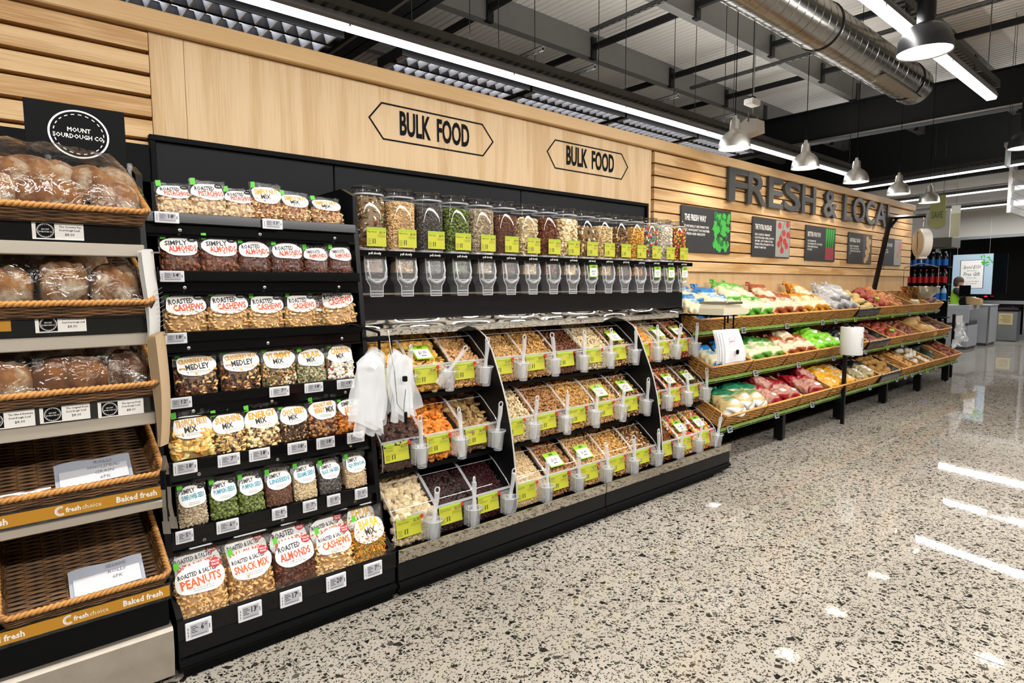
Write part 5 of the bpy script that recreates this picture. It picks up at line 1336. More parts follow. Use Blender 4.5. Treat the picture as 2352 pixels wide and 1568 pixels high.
# white bread labels with the round logo
def ring(m, cx, cz, r, w, y, n=28, dash=False, sq=1.0):
    for j in range(n):
        if dash and j % 2: continue
        a0, a1 = 2 * PI * j / n, 2 * PI * (j + 1) / n
        m.add([(cx + (r) * math.cos(a0), y, cz + r * math.sin(a0) * sq), (cx + r * math.cos(a1), y, cz + r * math.sin(a1) * sq), (cx + (r - w) * math.cos(a1), y, cz + (r - w) * math.sin(a1) * sq), (cx + (r - w) * math.cos(a0), y, cz + (r - w) * math.sin(a0) * sq)], [(0, 1, 2, 3)])
def bread_label(x, z, l1, l2, label):
    t = thing('bread_label', label, 'label', (x, 2.482, z), 'white bread labels')
    m = MB(); m.box(-.068, .068, -.001, .001, -.028, .028); c = m.build('card', LABEL, t)
    m = MB(); m.box(-.058, -.010, -.0018, -.001, -.024, .024); lg = m.build('logo_square', BLACKM, t)
    m = MB(); ring(m, -.034, 0, .0225, .0016, -.0024); ring(m, -.034, 0, .0192, .0008, -.0024, 40, True)
    word(m, 'MOUNT', -.034, .004, .0045, -.0024, .02, .02, 'CENTER'); word(m, 'SOURDOUGH CO.', -.034, -.004, .0045, -.0024, .02, .036, 'CENTER'); m.build('logo', LABEL, lg)
    m = MB(); word(m, l1, .002, .014, .0062, -.0014, .02, .062); word(m, l2, .002, .003, .0062, -.0014, .02, .062); word(m, '$8.00', .016, -.011, .0085, -.0014, .01); m.build('lettering', INK, t)
bread_label(.176, 1.690, 'The Country Pan', 'Sourdough Loaf', 'white $8.00 label under the floury loaves, top bread tier')
bread_label(.166, 1.388, 'The Olive & Sunflower', 'Seed Sourdough Loaf', 'white $8.00 label under the second bread tier')
bread_label(.012, 1.088, 'The Olive & Rosemary', 'Sourdough Loaf', 'white olive and rosemary label, third bread tier, cut by the frame edge')
bread_label(.160, 1.090, 'The Original Boule', 'Sourdough Loaf', 'white label in the middle of the third bread tier')
bread_label(.318, 1.086, 'The Spiced Fruit', 'Sourdough Loaf', 'white spiced fruit label at the end of the third bread tier')
for x, z, n in ((-.005, 1.690, 'top'), (.005, 1.388, 'second')):
    o = MB().bbox(x - .05, x + .033, 2.479, 2.482, z - .019, z + .019, .001).build('ochre_ticket', OR_); tag(o, f'plain ochre ticket on the {n} bread tier', 'ticket', 'ochre tickets')
# sign on its two clear clips
t = thing('bakery_sign', 'black sign with a dashed white ring reading MOUNT SOURDOUGH CO.', 'sign', (.271, 2.75, 1.93))
MB().bbox(-.150, .150, -.003, .003, .03, .236, .001).build('board', BLACKM, t)
m = MB(); ring(m, .005, .133, .092, .006, -.0042, 48, False, .93); ring(m, .005, .133, .077, .003, -.0042, 44, True, .93)
word(m, 'MOUNT', .005, .147, .0155, -.0042, .02, .07, 'CENTER'); word(m, 'SOURDOUGH CO.', .005, .124, .0155, -.0042, .02, .155, 'CENTER'); m.build('lettering', LABEL, t)
for x in (-.09, .158):
    m = MB(); m.lathe([(.012, 0), (.012, .006), (.006, .01), (.006, .03), (.011, .04), (.011, .055), (.005, .06)], 12, (x, 0, -.01)); m.build('clear_clip', CLRS, t, smooth=True)
MB().box(-.16, .17, -.02, .36, -.022, -.010).build('top_shelf', BLACKM, t)

BWD, BD, BH = .478, .47, .055
for i in range(5):
    for j, x0 in enumerate((-.045, -.545)):
        what = ['floury bread basket on the top tier', 'bread basket on the second tier', 'bread basket on the third tier', 'empty basket with the wholemeal rolls note', 'empty basket with the sesame rolls note'][i]
        t = thing('bread_basket', ('brown woven ' + what) if j == 0 else f'brown woven basket mostly out of frame beside the {what}', 'basket', (x0 - .004, 2.452, BRZ[i] + .004 + (.0 if i < 3 else .004)), 'woven baskets of the bread stand', rot=(TILT, 0, 0))
        basket(t, 'bread', BWD, BD, BH, .085, .018, 8, 40, 8, (WK_DARK, WK_RIM), .0044)
# loaves
def loaf_mat(name, crust, light, flour, amount):
    if name in MATS: return MATS[name]
    m, t, b = nt(name)
    def L(a, c): t.links.new(a, c)
    tc = t.nodes.new('ShaderNodeTexCoord')
    n = t.nodes.new('ShaderNodeTexNoise'); n.inputs['Scale'].default_value = 14; n.inputs['Detail'].default_value = 6; L(tc.outputs['Object'], n.inputs['Vector'])
    r = t.nodes.new('ShaderNodeValToRGB'); r.color_ramp.elements[0].position = .35; r.color_ramp.elements[1].position = .65
    r.color_ramp.elements[0].color = lin(crust); r.color_ramp.elements[1].color = lin(light); L(n.outputs['Fac'], r.inputs[0])
    n2 = t.nodes.new('ShaderNodeTexNoise'); n2.inputs['Scale'].default_value = 42; n2.inputs['Detail'].default_value = 9; n2.inputs['Roughness'].default_value = .85; L(tc.outputs['Object'], n2.inputs['Vector'])
    n3 = t.nodes.new('ShaderNodeTexNoise'); n3.inputs['Scale'].default_value = 9; n3.inputs['Distortion'].default_value = 1; L(tc.outputs['Object'], n3.inputs['Vector'])
    ad = t.nodes.new('ShaderNodeMath'); ad.operation = 'ADD'; L(n2.outputs['Fac'], ad.inputs[0]); L(n3.outputs['Fac'], ad.inputs[1])
    r2 = t.nodes.new('ShaderNodeMapRange'); r2.inputs[1].default_value = 1.02 - amount; r2.inputs[2].default_value = 1.34 - amount; L(ad.outputs[0], r2.inputs[0])
    mx = t.nodes.new('ShaderNodeMix'); mx.data_type = 'RGBA'; L(r2.outputs[0], mx.inputs[0]); L(r.outputs[0], mx.inputs[6]); mx.inputs[7].default_value = lin(flour); L(mx.outputs[2], b.inputs['Base Color'])
    b.inputs['Roughness'].default_value = .75
    bp = t.nodes.new('ShaderNodeBump'); bp.inputs['Strength'].default_value = .9; bp.inputs['Distance'].default_value = .010; L(n2.outputs['Fac'], bp.inputs['Height']); L(bp.outputs[0], b.inputs['Normal'])
    MATS[name] = m; return m
LFL = loaf_mat('floury_crust', '#74421a', '#a9733a', '#d8c8ac', .10); LDK = loaf_mat('dark_crust', '#452510', '#744820', '#cfc0a8', .06); LRY = loaf_mat('rye_crust', '#5a320e', '#945c20', '#b88a58', -.10); LBR = loaf_mat('brown_crust', '#6a3a14', '#9a6226', '#d6c4a8', .0)
def loaf(x, y, z, rx, ry, rz, m_, label, rot=0, seed=0, score=None):
    rng = random.Random(seed); ph = [rng.uniform(0, 6) for _ in range(4)]
    m = MB()
    def F(u, w):
        t = 2 * PI * u; p = PI * (w - .5)
        k = 1 + .04 * math.sin(3 * t + ph[0]) * math.cos(p) + .03 * math.sin(5 * t + 4 * p + ph[1]) + .02 * math.sin(9 * t + ph[2] + 7 * p)
        cx, cy = math.copysign(abs(math.cos(t)) ** .8, math.cos(t)), math.copysign(abs(math.sin(t)) ** .8, math.sin(t)); cp = abs(math.cos(p)) ** .7
        xx, yy, zz = rx * cp * cx * k, ry * cp * cy * k, rz * math.copysign(abs(math.sin(p)) ** .85, math.sin(p)) * k
        if zz < -rz * .62: zz = -rz * .62
        if score and zz > 0:
            for sx in score:
                dd = abs(xx * .8 + yy * .35 - sx * rx); zz -= .016 * max(0, 1 - dd / .014)
        return (xx, yy, zz)
    m.grid(36, 20, F)
    o = m.build('bread_loaf', m_, None, smooth='all', loc=(x, y, z + rz * .62), rot=(TILT * .5, 0, rad(rot)))
    tag(o, label, 'bread', 'loaves on the bread stand'); return o
def bz(i, y): return BRZ[i] + .008 + (y - 2.452) * math.tan(TILT)
LO = [  # tier, x, y, rx, ry, rz, crust, label, rot, score
 (0, .353, 2.575, .066, .07, .062, LFL, 'round floury loaf in front at the end of the top tier', 10, None),
 (0, .158, 2.565, .092, .07, .056, LBR, 'brown loaf with a floury top in the middle of the top tier', -8, (.1,)),
 (0, .025, 2.585, .07, .07, .058, LFL, 'floury loaf cut by the frame edge, top tier', 0, None),
 (0, .135, 2.75, .125, .085, .075, LFL, 'big pale floury loaf lying behind on the top tier', 6, (.2, -.3)),
 (0, .33, 2.75, .105, .08, .07, LFL, 'pale floury loaf behind the round one, top tier', -6, (0,)),
 (0, -.16, 2.62, .10, .09, .06, LBR, 'loaf beyond the frame edge, top tier', 0, None),
 (1, .335, 2.57, .068, .075, .075, LFL, 'floury slashed loaf at the end of the second tier', 0, (0, .5)),
 (1, .185, 2.60, .068, .10, .085, LFL, 'long floury slashed loaf in the middle of the second tier', 4, (0, -.5, .5)),
 (1, .025, 2.56, .072, .075, .07, LFL, 'floury loaf cut by the frame edge, second tier', 0, (0,)),
 (1, .06, 2.76, .09, .08, .075, LDK, 'dark crusted loaf in the shade at the back of the second tier', 0, (0,)),
 (1, .24, 2.78, .09, .07, .075, LFL, 'loaf half hidden behind the long one, second tier', 12, (0,)),
 (2, .345, 2.555, .06, .065, .068, LDK, 'dark square loaf with a flour cross at the end of the third tier', 0, (-.3, .4)),
 (2, .185, 2.55, .105, .075, .062, LRY, 'large glossy brown rye loaf on the third tier', 8, None),
 (2, .018, 2.535, .062, .07, .062, LFL, 'floury loaf cut by the frame edge, third tier', 0, None),
 (2, .12, 2.75, .13, .08, .07, LDK, 'dark loaf in the shade at the back of the third tier', 0, None),
 (2, .31, 2.76, .08, .07, .06, LDK, 'dark small loaf behind the square one, third tier', 0, None)]
for q, (ti, x, y, rx, ry, rz, mm, lb, ro, sc) in enumerate(LO): loaf(x, y, bz(ti, y), rx * 1.08, ry * 1.05, rz * 1.15, mm, lb, ro, q, sc)
# clear film drawn over the bread baskets
WRAP = clear('bread_wrap', (.985, .983, .98), .045, wrinkle=1.0, wscale=11, refl=.85)
for i in range(3):
    rng = np.random.RandomState(i + 50); cr = rng.uniform(-1, 1, (60, 60)); m = MB()
    hh = [.235, .215, .195][i]
    def F(u, v):
        x = -.30 + .735 * u; e = math.sin(PI * min(1, max(0, (u - .02) / .98))) ** .25
        y = 2.452 + .46 * v; prof_ = min(1, (v / .30)) ** .6
        z = BRZ[i] + .048 + (hh - .06 * max(0, v - .4)) * prof_ * (.62 + .38 * e) * (1 - .35 * max(0, (u - .88) / .12)) + .012 * cr[int(u * 15), int(v * 13)] * (.3 + v) 
        return (x, y - .02 * (1 - v), z)
    m.grid(16, 14, F)
    o = m.build('bread_film', WRAP, None, smooth='all'); tag(o, f'crinkled clear film drawn over the loaves of the {["top", "second", "third"][i]} bread tier', 'plastic film', 'films over the bread')
# handwritten notes in the empty baskets
PAPER = mat('note_paper', '#a4a8b2', .6); PEN = mat('pen_grey', '#77787c', .7)
for i, (words, cx, cy_, lab) in enumerate(((['ROLLS', 'WHOLEMEAL/', 'GRAIN', '6PK'], .235, 2.56, 'handwritten note for wholemeal rolls lying in the upper empty basket'), (['SESAME', 'ROLLS', '6PK'], .252, 2.545, 'handwritten note for sesame rolls lying in the lowest basket'))):
    t = thing('paper_note', lab, 'note', (cx, cy_, BRZ[3 + i] + .030 + (cy_ - 2.452) * math.tan(TILT)), None, rot=(TILT + rad(14), rad(-3), rad(-3)))
    m = MB(); m.grid(8, 4, lambda u, v: ((u - .5) * .225, (v - .5) * .125 + .004 * math.sin(u * 9), .004 + .004 * math.sin(u * 5))); m.build('sheet', PAPER, t, smooth='all')
    m = MB(); m.box(-.10, .10, -.05, .02, .0085, .009); m.build('card', mat('note_card', '#c8c8ca', .6), t)
    m = MB()
    for j, wd in enumerate(words):
        tv, tf = fit(wd, .10, .014, shear=.15); m.add(tv, tf, lambda p: (p[0] + .03, p[1] + .040 - j * .025, .0105))
    m.build('lettering', PEN, t)
m = MB(); m.box(0, .15, 0, .05, 0, .002); o = m.build('paper_strip', LABEL, None, loc=(-.04, 2.50, BRZ[3] + .03), rot=(TILT, 0, 0)); tag(o, 'blank white paper strip in the front of the upper empty basket', 'paper')
# paper bags and tongs hanging off the end of the bread stand
def hang_bags(name, label, x, y, z, w, h, n, col, hole):
    t = thing(name, label, 'bag bundle', (x, y, z), None, rot=(0, 0, rad(62)))
    for k in range(n):
        m = MB(); o_ = k * .004
        m.grid(6, 10, lambda u, v: ((u - .5) * w * (1 - .12 * v), -o_ - .012 * math.sin(PI * u) - .02 * math.sin(v * 2.4 + k * .15) * v, -h * v + .0 + (.012 * math.sin(PI * u) if v == 0 else 0)))
        m.build('paper_bag', col, t, smooth='all')
    m = MB(); m.tube([(0, .03, .0), (0, -.05, .0), (0, -.05, .02)], .003, 6); m.build('hook', STEEL, t)
    if hole:
        m = MB(); o_ = n * .004; m.grid(2, 4, lambda u, v: ((u - .5) * .02 + .02, -o_ - .018 - .006 * v, -.05 - .045 * v)); m.build('hand_hole', BLACKM, t)
        m = MB()
        for q in range(9): m.tube([(-.04, -o_ - .022 - .01 * q / 9, -.14 - q * .016), (.045, -o_ - .022 - .01 * q / 9, -.125 - q * .016)], .0008, 3)
        m.build('printed_line', PEN, t, kind='stuff')
hang_bags('white_bag_bundle', 'curled bundle of white paper carrier bags hung beside the second bread tier', .418, 2.50, 1.63, .12, .31, 4, mat('white_bag_paper', '#cfcdc8', .6), True)
hang_bags('brown_bag_bundle', 'sagging bundle of brown paper bags hung beside the third bread tier', .425, 2.49, 1.335, .10, .40, 8, mat('kraft_paper', '#b39a78', .7), False)
t = thing('serving_tongs', 'steel tongs with dark grips hanging between the bread and the nuts', 'tongs', (.432, 2.425, .885), None, rot=(0, 0, rad(50)))
for s in (-1, 1):
    m = MB(); pth = [(.0, 0, .02), (s * .012, 0, -.02), (s * .018, 0, -.10), (s * .018, 0, -.17), (s * .022, -.004, -.215), (s * .024, -.008, -.26)]
    for (a, b_), wd in zip(zip(pth[:-1], pth[1:]), (.005, .006, .006, .007, .013)):
        m.box(-1, 1, -1, 1, -1, 1, fn=lambda p: ((a[0] + (b_[0] - a[0]) * (p[2] + 1) / 2) + p[0] * .0015, (a[1] + (b_[1] - a[1]) * (p[2] + 1) / 2) + p[1] * wd, a[2] + (b_[2] - a[2]) * (p[2] + 1) / 2))
    m.build('arm', STEEL, t)
    MB().bbox(s * .017 - .004, s * .017 + .004, -.009, .009, -.10, -.03, .003).build('grip', BLACKM, t)
# ---------------------------------------------------------------- the three-tier produce stand
PT_ = rad(25); PO = [(2.892, 1.100), (2.762, .708), (2.612, .318)]     # front-bottom edge of each tier's baskets
prod = thing('produce_stand', 'long black three-tier produce stand with green ticket rails', 'produce stand', (8.0, 3.0, 0))
def pk(name, m, mt, par=None, **k):
    return m.build(name, mt, prod, loc=(-8.0, -3.0, 0), **k) if par is None else m.build(name, mt, par, **k)
RAILG = mat('green_rail', '#7a9c3c', .4)
for i, (y, z) in enumerate(PO):
    s = pk('shelf', MB().prism([(y - .005, z - .012), (y - .005, z - .028), (3.31, z - .028 + (3.31 - y) * math.tan(PT_)), (3.31, z - .012 + (3.31 - y) * math.tan(PT_))], 4.49, 11.49, 'x'), BLACKM)
    for k in range(7):
        a = 4.49 + k * 1.0
        m = MB(); m.prism([(y - .012, z + .008), (y - .008, z + .010), (y + .004, z - .030), (y - .001, z - .034)], a + .003, a + .997, 'x'); r_ = pk('ticket_rail', m, RAILG, s)
        m = MB()
        for q in range(3):
            tv, tf = fit('fresh', .060, .016, bold=.02); m.add(tv, tf, lambda p: (a + .17 + q * .33 + p[0], y - .0125 + (.012 - p[1] - .010) * .26 + .0005, z - .012 + p[1]))
            tv, tf = fit('choice', .070, .016); m.add(tv, tf, lambda p: (a + .24 + q * .33 + p[0], y - .0125 + (.012 - p[1] - .010) * .26 + .0005, z - .012 + p[1]))
        m.build('lettering', mat('pale_print', '#c4d49a', .5), r_)
for x in (4.56, 5.75, 7.15, 8.55, 9.90, 11.25):
    l = pk('leg', MB().bbox(x - .03, x + .03, 2.66, 2.75, .015, .285, .004), BLACK)
    pk('foot', MB().lathe([(.02, 0), (.022, .006), (.012, .016)], 12, (x, 2.70, 0)), BLACKM, l)
    pk('upright', MB().bbox(x - .025, x + .025, 3.318, 3.332, .0, 1.45, .003), BLACK)
    pk('brace', MB().bbox(x - .02, x + .02, 2.70, 3.27, .235, .285, .003), BLACK)
pk('front_beam', MB().bbox(4.5, 11.48, 2.68, 2.74, .250, .286, .003), BLACK)
pk('kick_shade', MB().box(4.52, 11.48, 3.29, 3.30, .02, .30), BLACKM)  # black strip standing in for the shade under the stand
PWALL = (WK_GOLD, WK_GOLDR)
LINER = mat('black_liner', '#101112', .22, bump=.6, bscale=30)
BKS = {}
def pb(tier, k, x0, w, label, liner=False, narrow=False):
    y, z = PO[tier]
    t = thing('produce_basket', label, 'basket', (x0, y, z), 'cane baskets of the produce stand', rot=(PT_, 0, 0))
    basket(t, f'cane{w:.2f}', w, .47, .13, .13, .018, 10, 18, max(6, int(w * 20)), PWALL, .0042)
    if liner:
        m = MB(); rng = np.random.RandomState(tier * 10 + k); cr = rng.uniform(-1, 1, (80, 80))
        pth = lambda u: (lambda s: (s * w if s < 1 else w, 0) if False else s)(u)
        def ringp(u):
            L_ = [w, .47, w, .47]; d = u * sum(L_)
            for q, l in enumerate(L_):
                if d <= l or q == 3:
                    e = min(1, d / l); return [(e * w, 0), (w, e * .47), (w - e * w, .47), (0, .47 - e * .47)][q]
                d -= l
        cx, cy = w / 2, .235
        def F(u, v):
            px, py = ringp(u); j = .006 * cr[int(u * 60), int(v * 12)]
            if v < .5: f_ = 1.02 + .02; h = .03 + .11 * (v / .5)
            else: f_ = 1.0 - .16 * (v - .5) / .5; h = .142 - .11 * (v - .5) / .5
            return (cx + (px - cx) * f_ + j, cy + (py - cy) * f_ + j * .6 - (.012 if v < .5 and py < .01 else 0), h + j)
        m.grid(64, 8, F); m.build('black_liner', LINER, t, smooth='all')
        m = MB(); m.box(.02, w - .02, .02, .45, .028, .032); m.build('liner_floor', LINER, t)
    return t
W0 = .69
top = ['potato bags with blue tops', 'potato bags with green tops', 'potato bags with rust red tops', 'potato bags with orange tops', 'grey potato bags', 'loose pale potatoes', 'netted red onions', 'loose brown onions', 'one large white turnip under the scale pan', 'purple brown kumara']
mid = ['blue and white bags behind the hanging bag bundle', 'cabbage-green potato bags', 'rust and cream potato bags', 'lime green bags', 'black bags with round windows', 'loose red kumara', 'red onions with green tags', 'brown shallots', 'butternut pumpkins', 'rough brown taro']
bot = ['green and white potato bags', 'red potato bags', 'more red potato bags', 'yellow potato bags', 'black and white potato bags', 'loose brushed potatoes']
TN = ['top', 'middle', 'lower']
for k in range(10):
    pb(0, k, 4.502 + .699 * k, W0, f'cane basket of {top[k]}, top produce tier', liner=(k == 5))
    pb(1, k, 4.502 + .699 * k, W0, f'cane basket of {mid[k]}, middle produce tier', liner=(k == 5))
    if k < 6: pb(2, k, 4.502 + .699 * k, W0, f'cane basket of {bot[k]}, lower produce tier', liner=(k == 5))
NAR = [(8.70, .335, 'knobbly ginger'), (9.04, .335, 'small golden shallots'), (9.38, .335, 'netted garlic'), (9.72, .335, 'loose garlic'), (10.06, .69, 'dark green squash'), (10.76, .70, 'long red-brown kumara')]
for k, (x, w, nm) in enumerate(NAR): pb(2, 6 + k, x, w, f'cane basket of {nm}, lower produce tier')
def inb(tier, x, ly, lz):
    """point in a tilted basket: x along the stand, ly from the front, lz above the basket floor"""
    y, z = PO[tier]
    return (x, y + ly * math.cos(PT_) - lz * math.sin(PT_), z + ly * math.sin(PT_) + lz * math.cos(PT_))
# ---- bags of potatoes
BAGP = piece_mat('bag_plastic', .28, .5)
PBM = {}
def pbag(key, body, topc, botc, printc, w=.24, l=.36, th=.12, seed=0, pattern='plain'):
    if key in PBM: return PBM[key]
    rng = random.Random(seed); lumps = [(rng.uniform(-.8, .8), rng.uniform(.12, .68), rng.uniform(.12, .2)) for _ in range(9)]
    m = MB(); m.usecol = True; nu, nv = 36, 34
    cb, ct, cf, cp = lin(body), lin(topc), lin(botc), lin(printc)
    for j in range(nv + 1):
        v = j / nv
        r = (math.sin(PI * min(1, v / .12) / 2) ** .6 if v < .12 else 1) * (1 if v < .66 else max(.10, 1 - ((v - .66) / .26) ** 1.3 * .9) if v < .92 else .10 + .26 * (v - .92) / .08)
        for i in range(nu):
            t = 2 * PI * i / nu; cx = math.copysign(abs(math.cos(t)) ** .75, math.cos(t)); cz = math.sin(t)
            b_ = sum(.17 * math.exp(-(((cx - a) / .3) ** 2 + ((v - c) / .09) ** 2)) for a, c, _ in lumps) if cz > -.2 else 0
            wr = (.07 * math.sin(t * 7 + v * 20 + seed) + .05 * math.sin(t * 13 - v * 31)) * (1 if v > .55 else .42) + .035 * math.sin(t * 3 + v * 44 + seed)
            x = cx * w / 2 * r * (1 + wr); z = cz * th / 2 * r ** .8 * (1 + .8 * b_ + wr) ; y = (v - .4) * l + .012 * math.sin(3 * t)
            m.v.append((x, y, z)); m.nv += 1
            u_ = cx
            c = cb
            if v > .54 + .03 * math.sin(t * 3): c = ct
            elif v < .09 + .02 * math.sin(t * 4): c = cf
            elif cz > .3 and .34 < v < .5 and abs(u_) < .5: c = cp if (i + j) % 3 else cb
            elif cz > .3 and .20 < v < .32 and -.1 < u_ < .6: c = lin('#d8d8d4')
            m.col.append(c)
    for j in range(nv):
        for i in range(nu): m.f.append((j * nu + i, j * nu + (i + 1) % nu, (j + 1) * nu + (i + 1) % nu, (j + 1) * nu + i)); m.mi.append(0)
    m.f.append(tuple(range(nu))[::-1]); m.mi.append(0); m.f.append(tuple(range(nv * nu, nv * nu + nu))); m.mi.append(0)
    root = thing('potato_bag', '', 'bag')
    m.build('bag_film', BAGP, root, smooth='all')
    t = MB(); t.box(-.012, .012, .53 * l, .56 * l, -.004, .004); t.box(-.02, .02, .545 * l, .63 * l, .003, .005); t.build('tie_tag', LABEL, root)
    PBM[key] = root; root['_used'] = 0
    return root
def put_bag(key, tier, x, ly, lz, label, turn=0, pitch=0, roll=0, sc=1.0, group=None):
    o = PBM[key]
    if o['_used']: o = dup(o)
    else: o['_used'] = 1
    o.location = inb(tier, x, ly, lz); o.rotation_euler = Euler((PT_ + rad(pitch), rad(roll), rad(turn)))
    o.scale = (sc, sc, sc); o['label'] = label; o['group'] = group or 'potato bags on the produce stand'
    return o
SPEC = [('blue', '#cfc6a0', '#1c74b4', '#1d6ca8', '#3a90c4'), ('green', '#cfc4a0', '#5fa53a', '#4f9a2c', '#6aa83c'), ('rust', '#cbbb98', '#9c4a24', '#98441e', '#b86a44'), ('orange', '#d2c49c', '#d08a28', '#c88420', '#d8a048'), ('grey', '#a8a4a2', '#b4b2b0', '#7c7a78', '#d0d0ce'),
        ('cabbage', '#c4c09a', '#2f6e28', '#5a9434', '#7ab048'), ('lime', '#7cc428', '#8cd03a', '#6ab81e', '#b8e070'), ('black', '#1c1d1e', '#141516', '#0e0e0f', '#b8a890'), ('red', '#a06a58', '#8c1420', '#9a1826', '#c8a090'), ('yellow', '#d89a1c', '#e0a828', '#cc8e14', '#e8d8b0'), ('forest', '#b8a06a', '#1c6a48', '#e0e4e0', '#2a7a54'), ('zebra', '#8a7c54', '#1a1a1a', '#b8a878', '#d8d8d0')]
for i, (k, *c) in enumerate(SPEC): pbag(k, *c, seed=i, l=.40 if k in ('blue', 'grey') else .36, w=.27 if k == 'blue' else .235)
def bags(tier, slot, key, word, spots, sc=1.0):
    x0 = 4.502 + .699 * slot
    for i, (u, ly, lz, tu, pi_) in enumerate(spots):
        pos = ['at the front', 'beside it at the front', 'lying behind', 'at the back corner', 'on top', 'at the very back'][i] if len(spots) > 1 else ''
        put_bag(key, tier, x0 + u * .69, ly, lz, f'{word}, {ORD[i] if i < 5 else "sixth"} of its basket, {TN[tier]} produce tier', tu, pi_, sc=sc, group=f'{word}s')
bags(0, 0, 'blue', 'cream potato bag with a bright blue top', [(.22, .19, .15, 8, 8), (.66, .22, .19, -10, 10), (.95, .19, .14, -4, 6), (.45, .36, .16, 10, 0)])
bags(0, 1, 'green', 'cream potato bag with a leaf green top', [(.25, .17, .14, 5, 6), (.55, .18, .15, -5, 8), (.85, .17, .14, 4, 6), (.30, .34, .20, -14, 10), (.70, .34, .19, 16, 10)])
bags(0, 2, 'rust', 'cream potato bag with a rust red top', [(.20, .18, .14, 6, 8), (.52, .18, .15, -4, 10), (.84, .17, .14, 6, 6), (.36, .34, .18, -8, 8)])
bags(0, 3, 'orange', 'cream potato bag with an orange top', [(.18, .18, .14, -6, 8), (.50, .18, .15, 8, 8), (.82, .18, .14, -4, 8), (.62, .34, .19, 10, 8)])
bags(0, 4, 'grey', 'silvery grey potato bag', [(.22, .17, .14, 12, 6), (.58, .18, .15, -8, 8), (.88, .17, .13, 4, 4), (.34, .25, .20, -20, 10), (.74, .25, .21, -24, 10)])
bags(1, 0, 'blue', 'half hidden blue-topped potato bag', [(.30, .17, .11, 5, 4), (.80, .17, .11, -8, 4)], .92)
bags(1, 1, 'cabbage', 'cream potato bag with a cabbage green top', [(.20, .16, .12, 6, 6), (.52, .17, .13, -6, 8), (.84, .16, .12, 6, 6)], .95)
bags(1, 2, 'rust', 'cream potato bag with a dark rust top', [(.22, .16, .12, 6, 6), (.55, .16, .13, -8, 6), (.86, .16, .12, 4, 6), (.50, .30, .16, 0, 4)], .95)
bags(1, 3, 'lime', 'shiny lime green bag', [(.20, .15, .11, 8, 4), (.52, .16, .12, -6, 6), (.84, .15, .11, 6, 4), (.38, .29, .15, -8, 4)], .95)
bags(1, 4, 'black', 'glossy black bag with a pale window', [(.30, .17, .12, -10, 6), (.72, .17, .12, 8, 6)], .95)
bags(2, 0, 'forest', 'white and dark green bag of knobbly potatoes', [(.35, .15, .12, -24, 4), (.66, .19, .13, -20, 6), (.94, .17, .12, -26, 4)], 1.05)
bags(2, 1, 'red', 'red potato bag', [(.30, .15, .11, 10, 4), (.62, .17, .12, -8, 6), (.88, .15, .11, 8, 4), (.46, .30, .15, 30, 6)], .95)
bags(2, 2, 'red', 'red potato bag lying crosswise', [(.28, .18, .12, 40, 4), (.66, .15, .11, -10, 6), (.80, .28, .14, 30, 6)], .95)
bags(2, 3, 'yellow', 'flat yellow potato bag', [(.22, .14, .09, 8, 2), (.56, .15, .10, -6, 2), (.84, .14, .09, 6, 2), (.32, .30, .11, -8, 2), (.70, .30, .11, 8, 2)], .95)
bags(2, 4, 'zebra', 'black and white striped potato bag', [(.28, .15, .11, 8, 4), (.70, .16, .12, -10, 6)], .95)
# ---- loose vegetables, each one its own object
def veg_mesh(name, fn, m_, nu=14, nv=10):
    m = MB(); m.ell((0, 0, 0), (1, 1, 1), nu, nv); m.v = [fn(*p) for p in m.v]
    me = bpy.data.meshes.new(name); me.from_pydata(m.v, [], m.f); me.materials.append(m_); me.polygons.foreach_set('use_smooth', [True] * len(m.f)); me.update()
    return me
POT = mat('pale_potato', '#cdb070', .5, bump=.2, bscale=60, var=.12); BRP = mat('brushed_potato', '#a07434', .7, bump=.3, bscale=60, var=.2); RKU = mat('red_kumara', '#8a4a44', .55, bump=.3, bscale=50, var=.2)
PKU = mat('purple_kumara', '#6a4640', .6, bump=.3, bscale=50, var=.2); OKU = mat('orange_kumara', '#94523a', .55, bump=.3, bscale=50, var=.2); RON = mat('red_onion', '#a44632', .35, var=.25, bscale=20); BON = mat('brown_onion', '#c87c40', .35, var=.25, bscale=20)
SHA = mat('shallot', '#8c4a34', .4, var=.25, bscale=20); BUT = mat('butternut', '#cca264', .45, var=.1, bscale=12); TAR = mat('taro', '#6a4230', .7, bump=.5, bscale=50, var=.25); GIN = mat('ginger_root', '#b4884e', .6, bump=.4, bscale=60, var=.2); GAR = mat('garlic', '#dcd4c0', .5, var=.08, bscale=30)
SQU = mat('squash', '#2a3628', .45, var=.3, bscale=14); TUR = mat('turnip', '#d8cca8', .4, var=.1, bscale=10); GSH = mat('golden_shallot', '#c8904c', .4, var=.25, bscale=20)
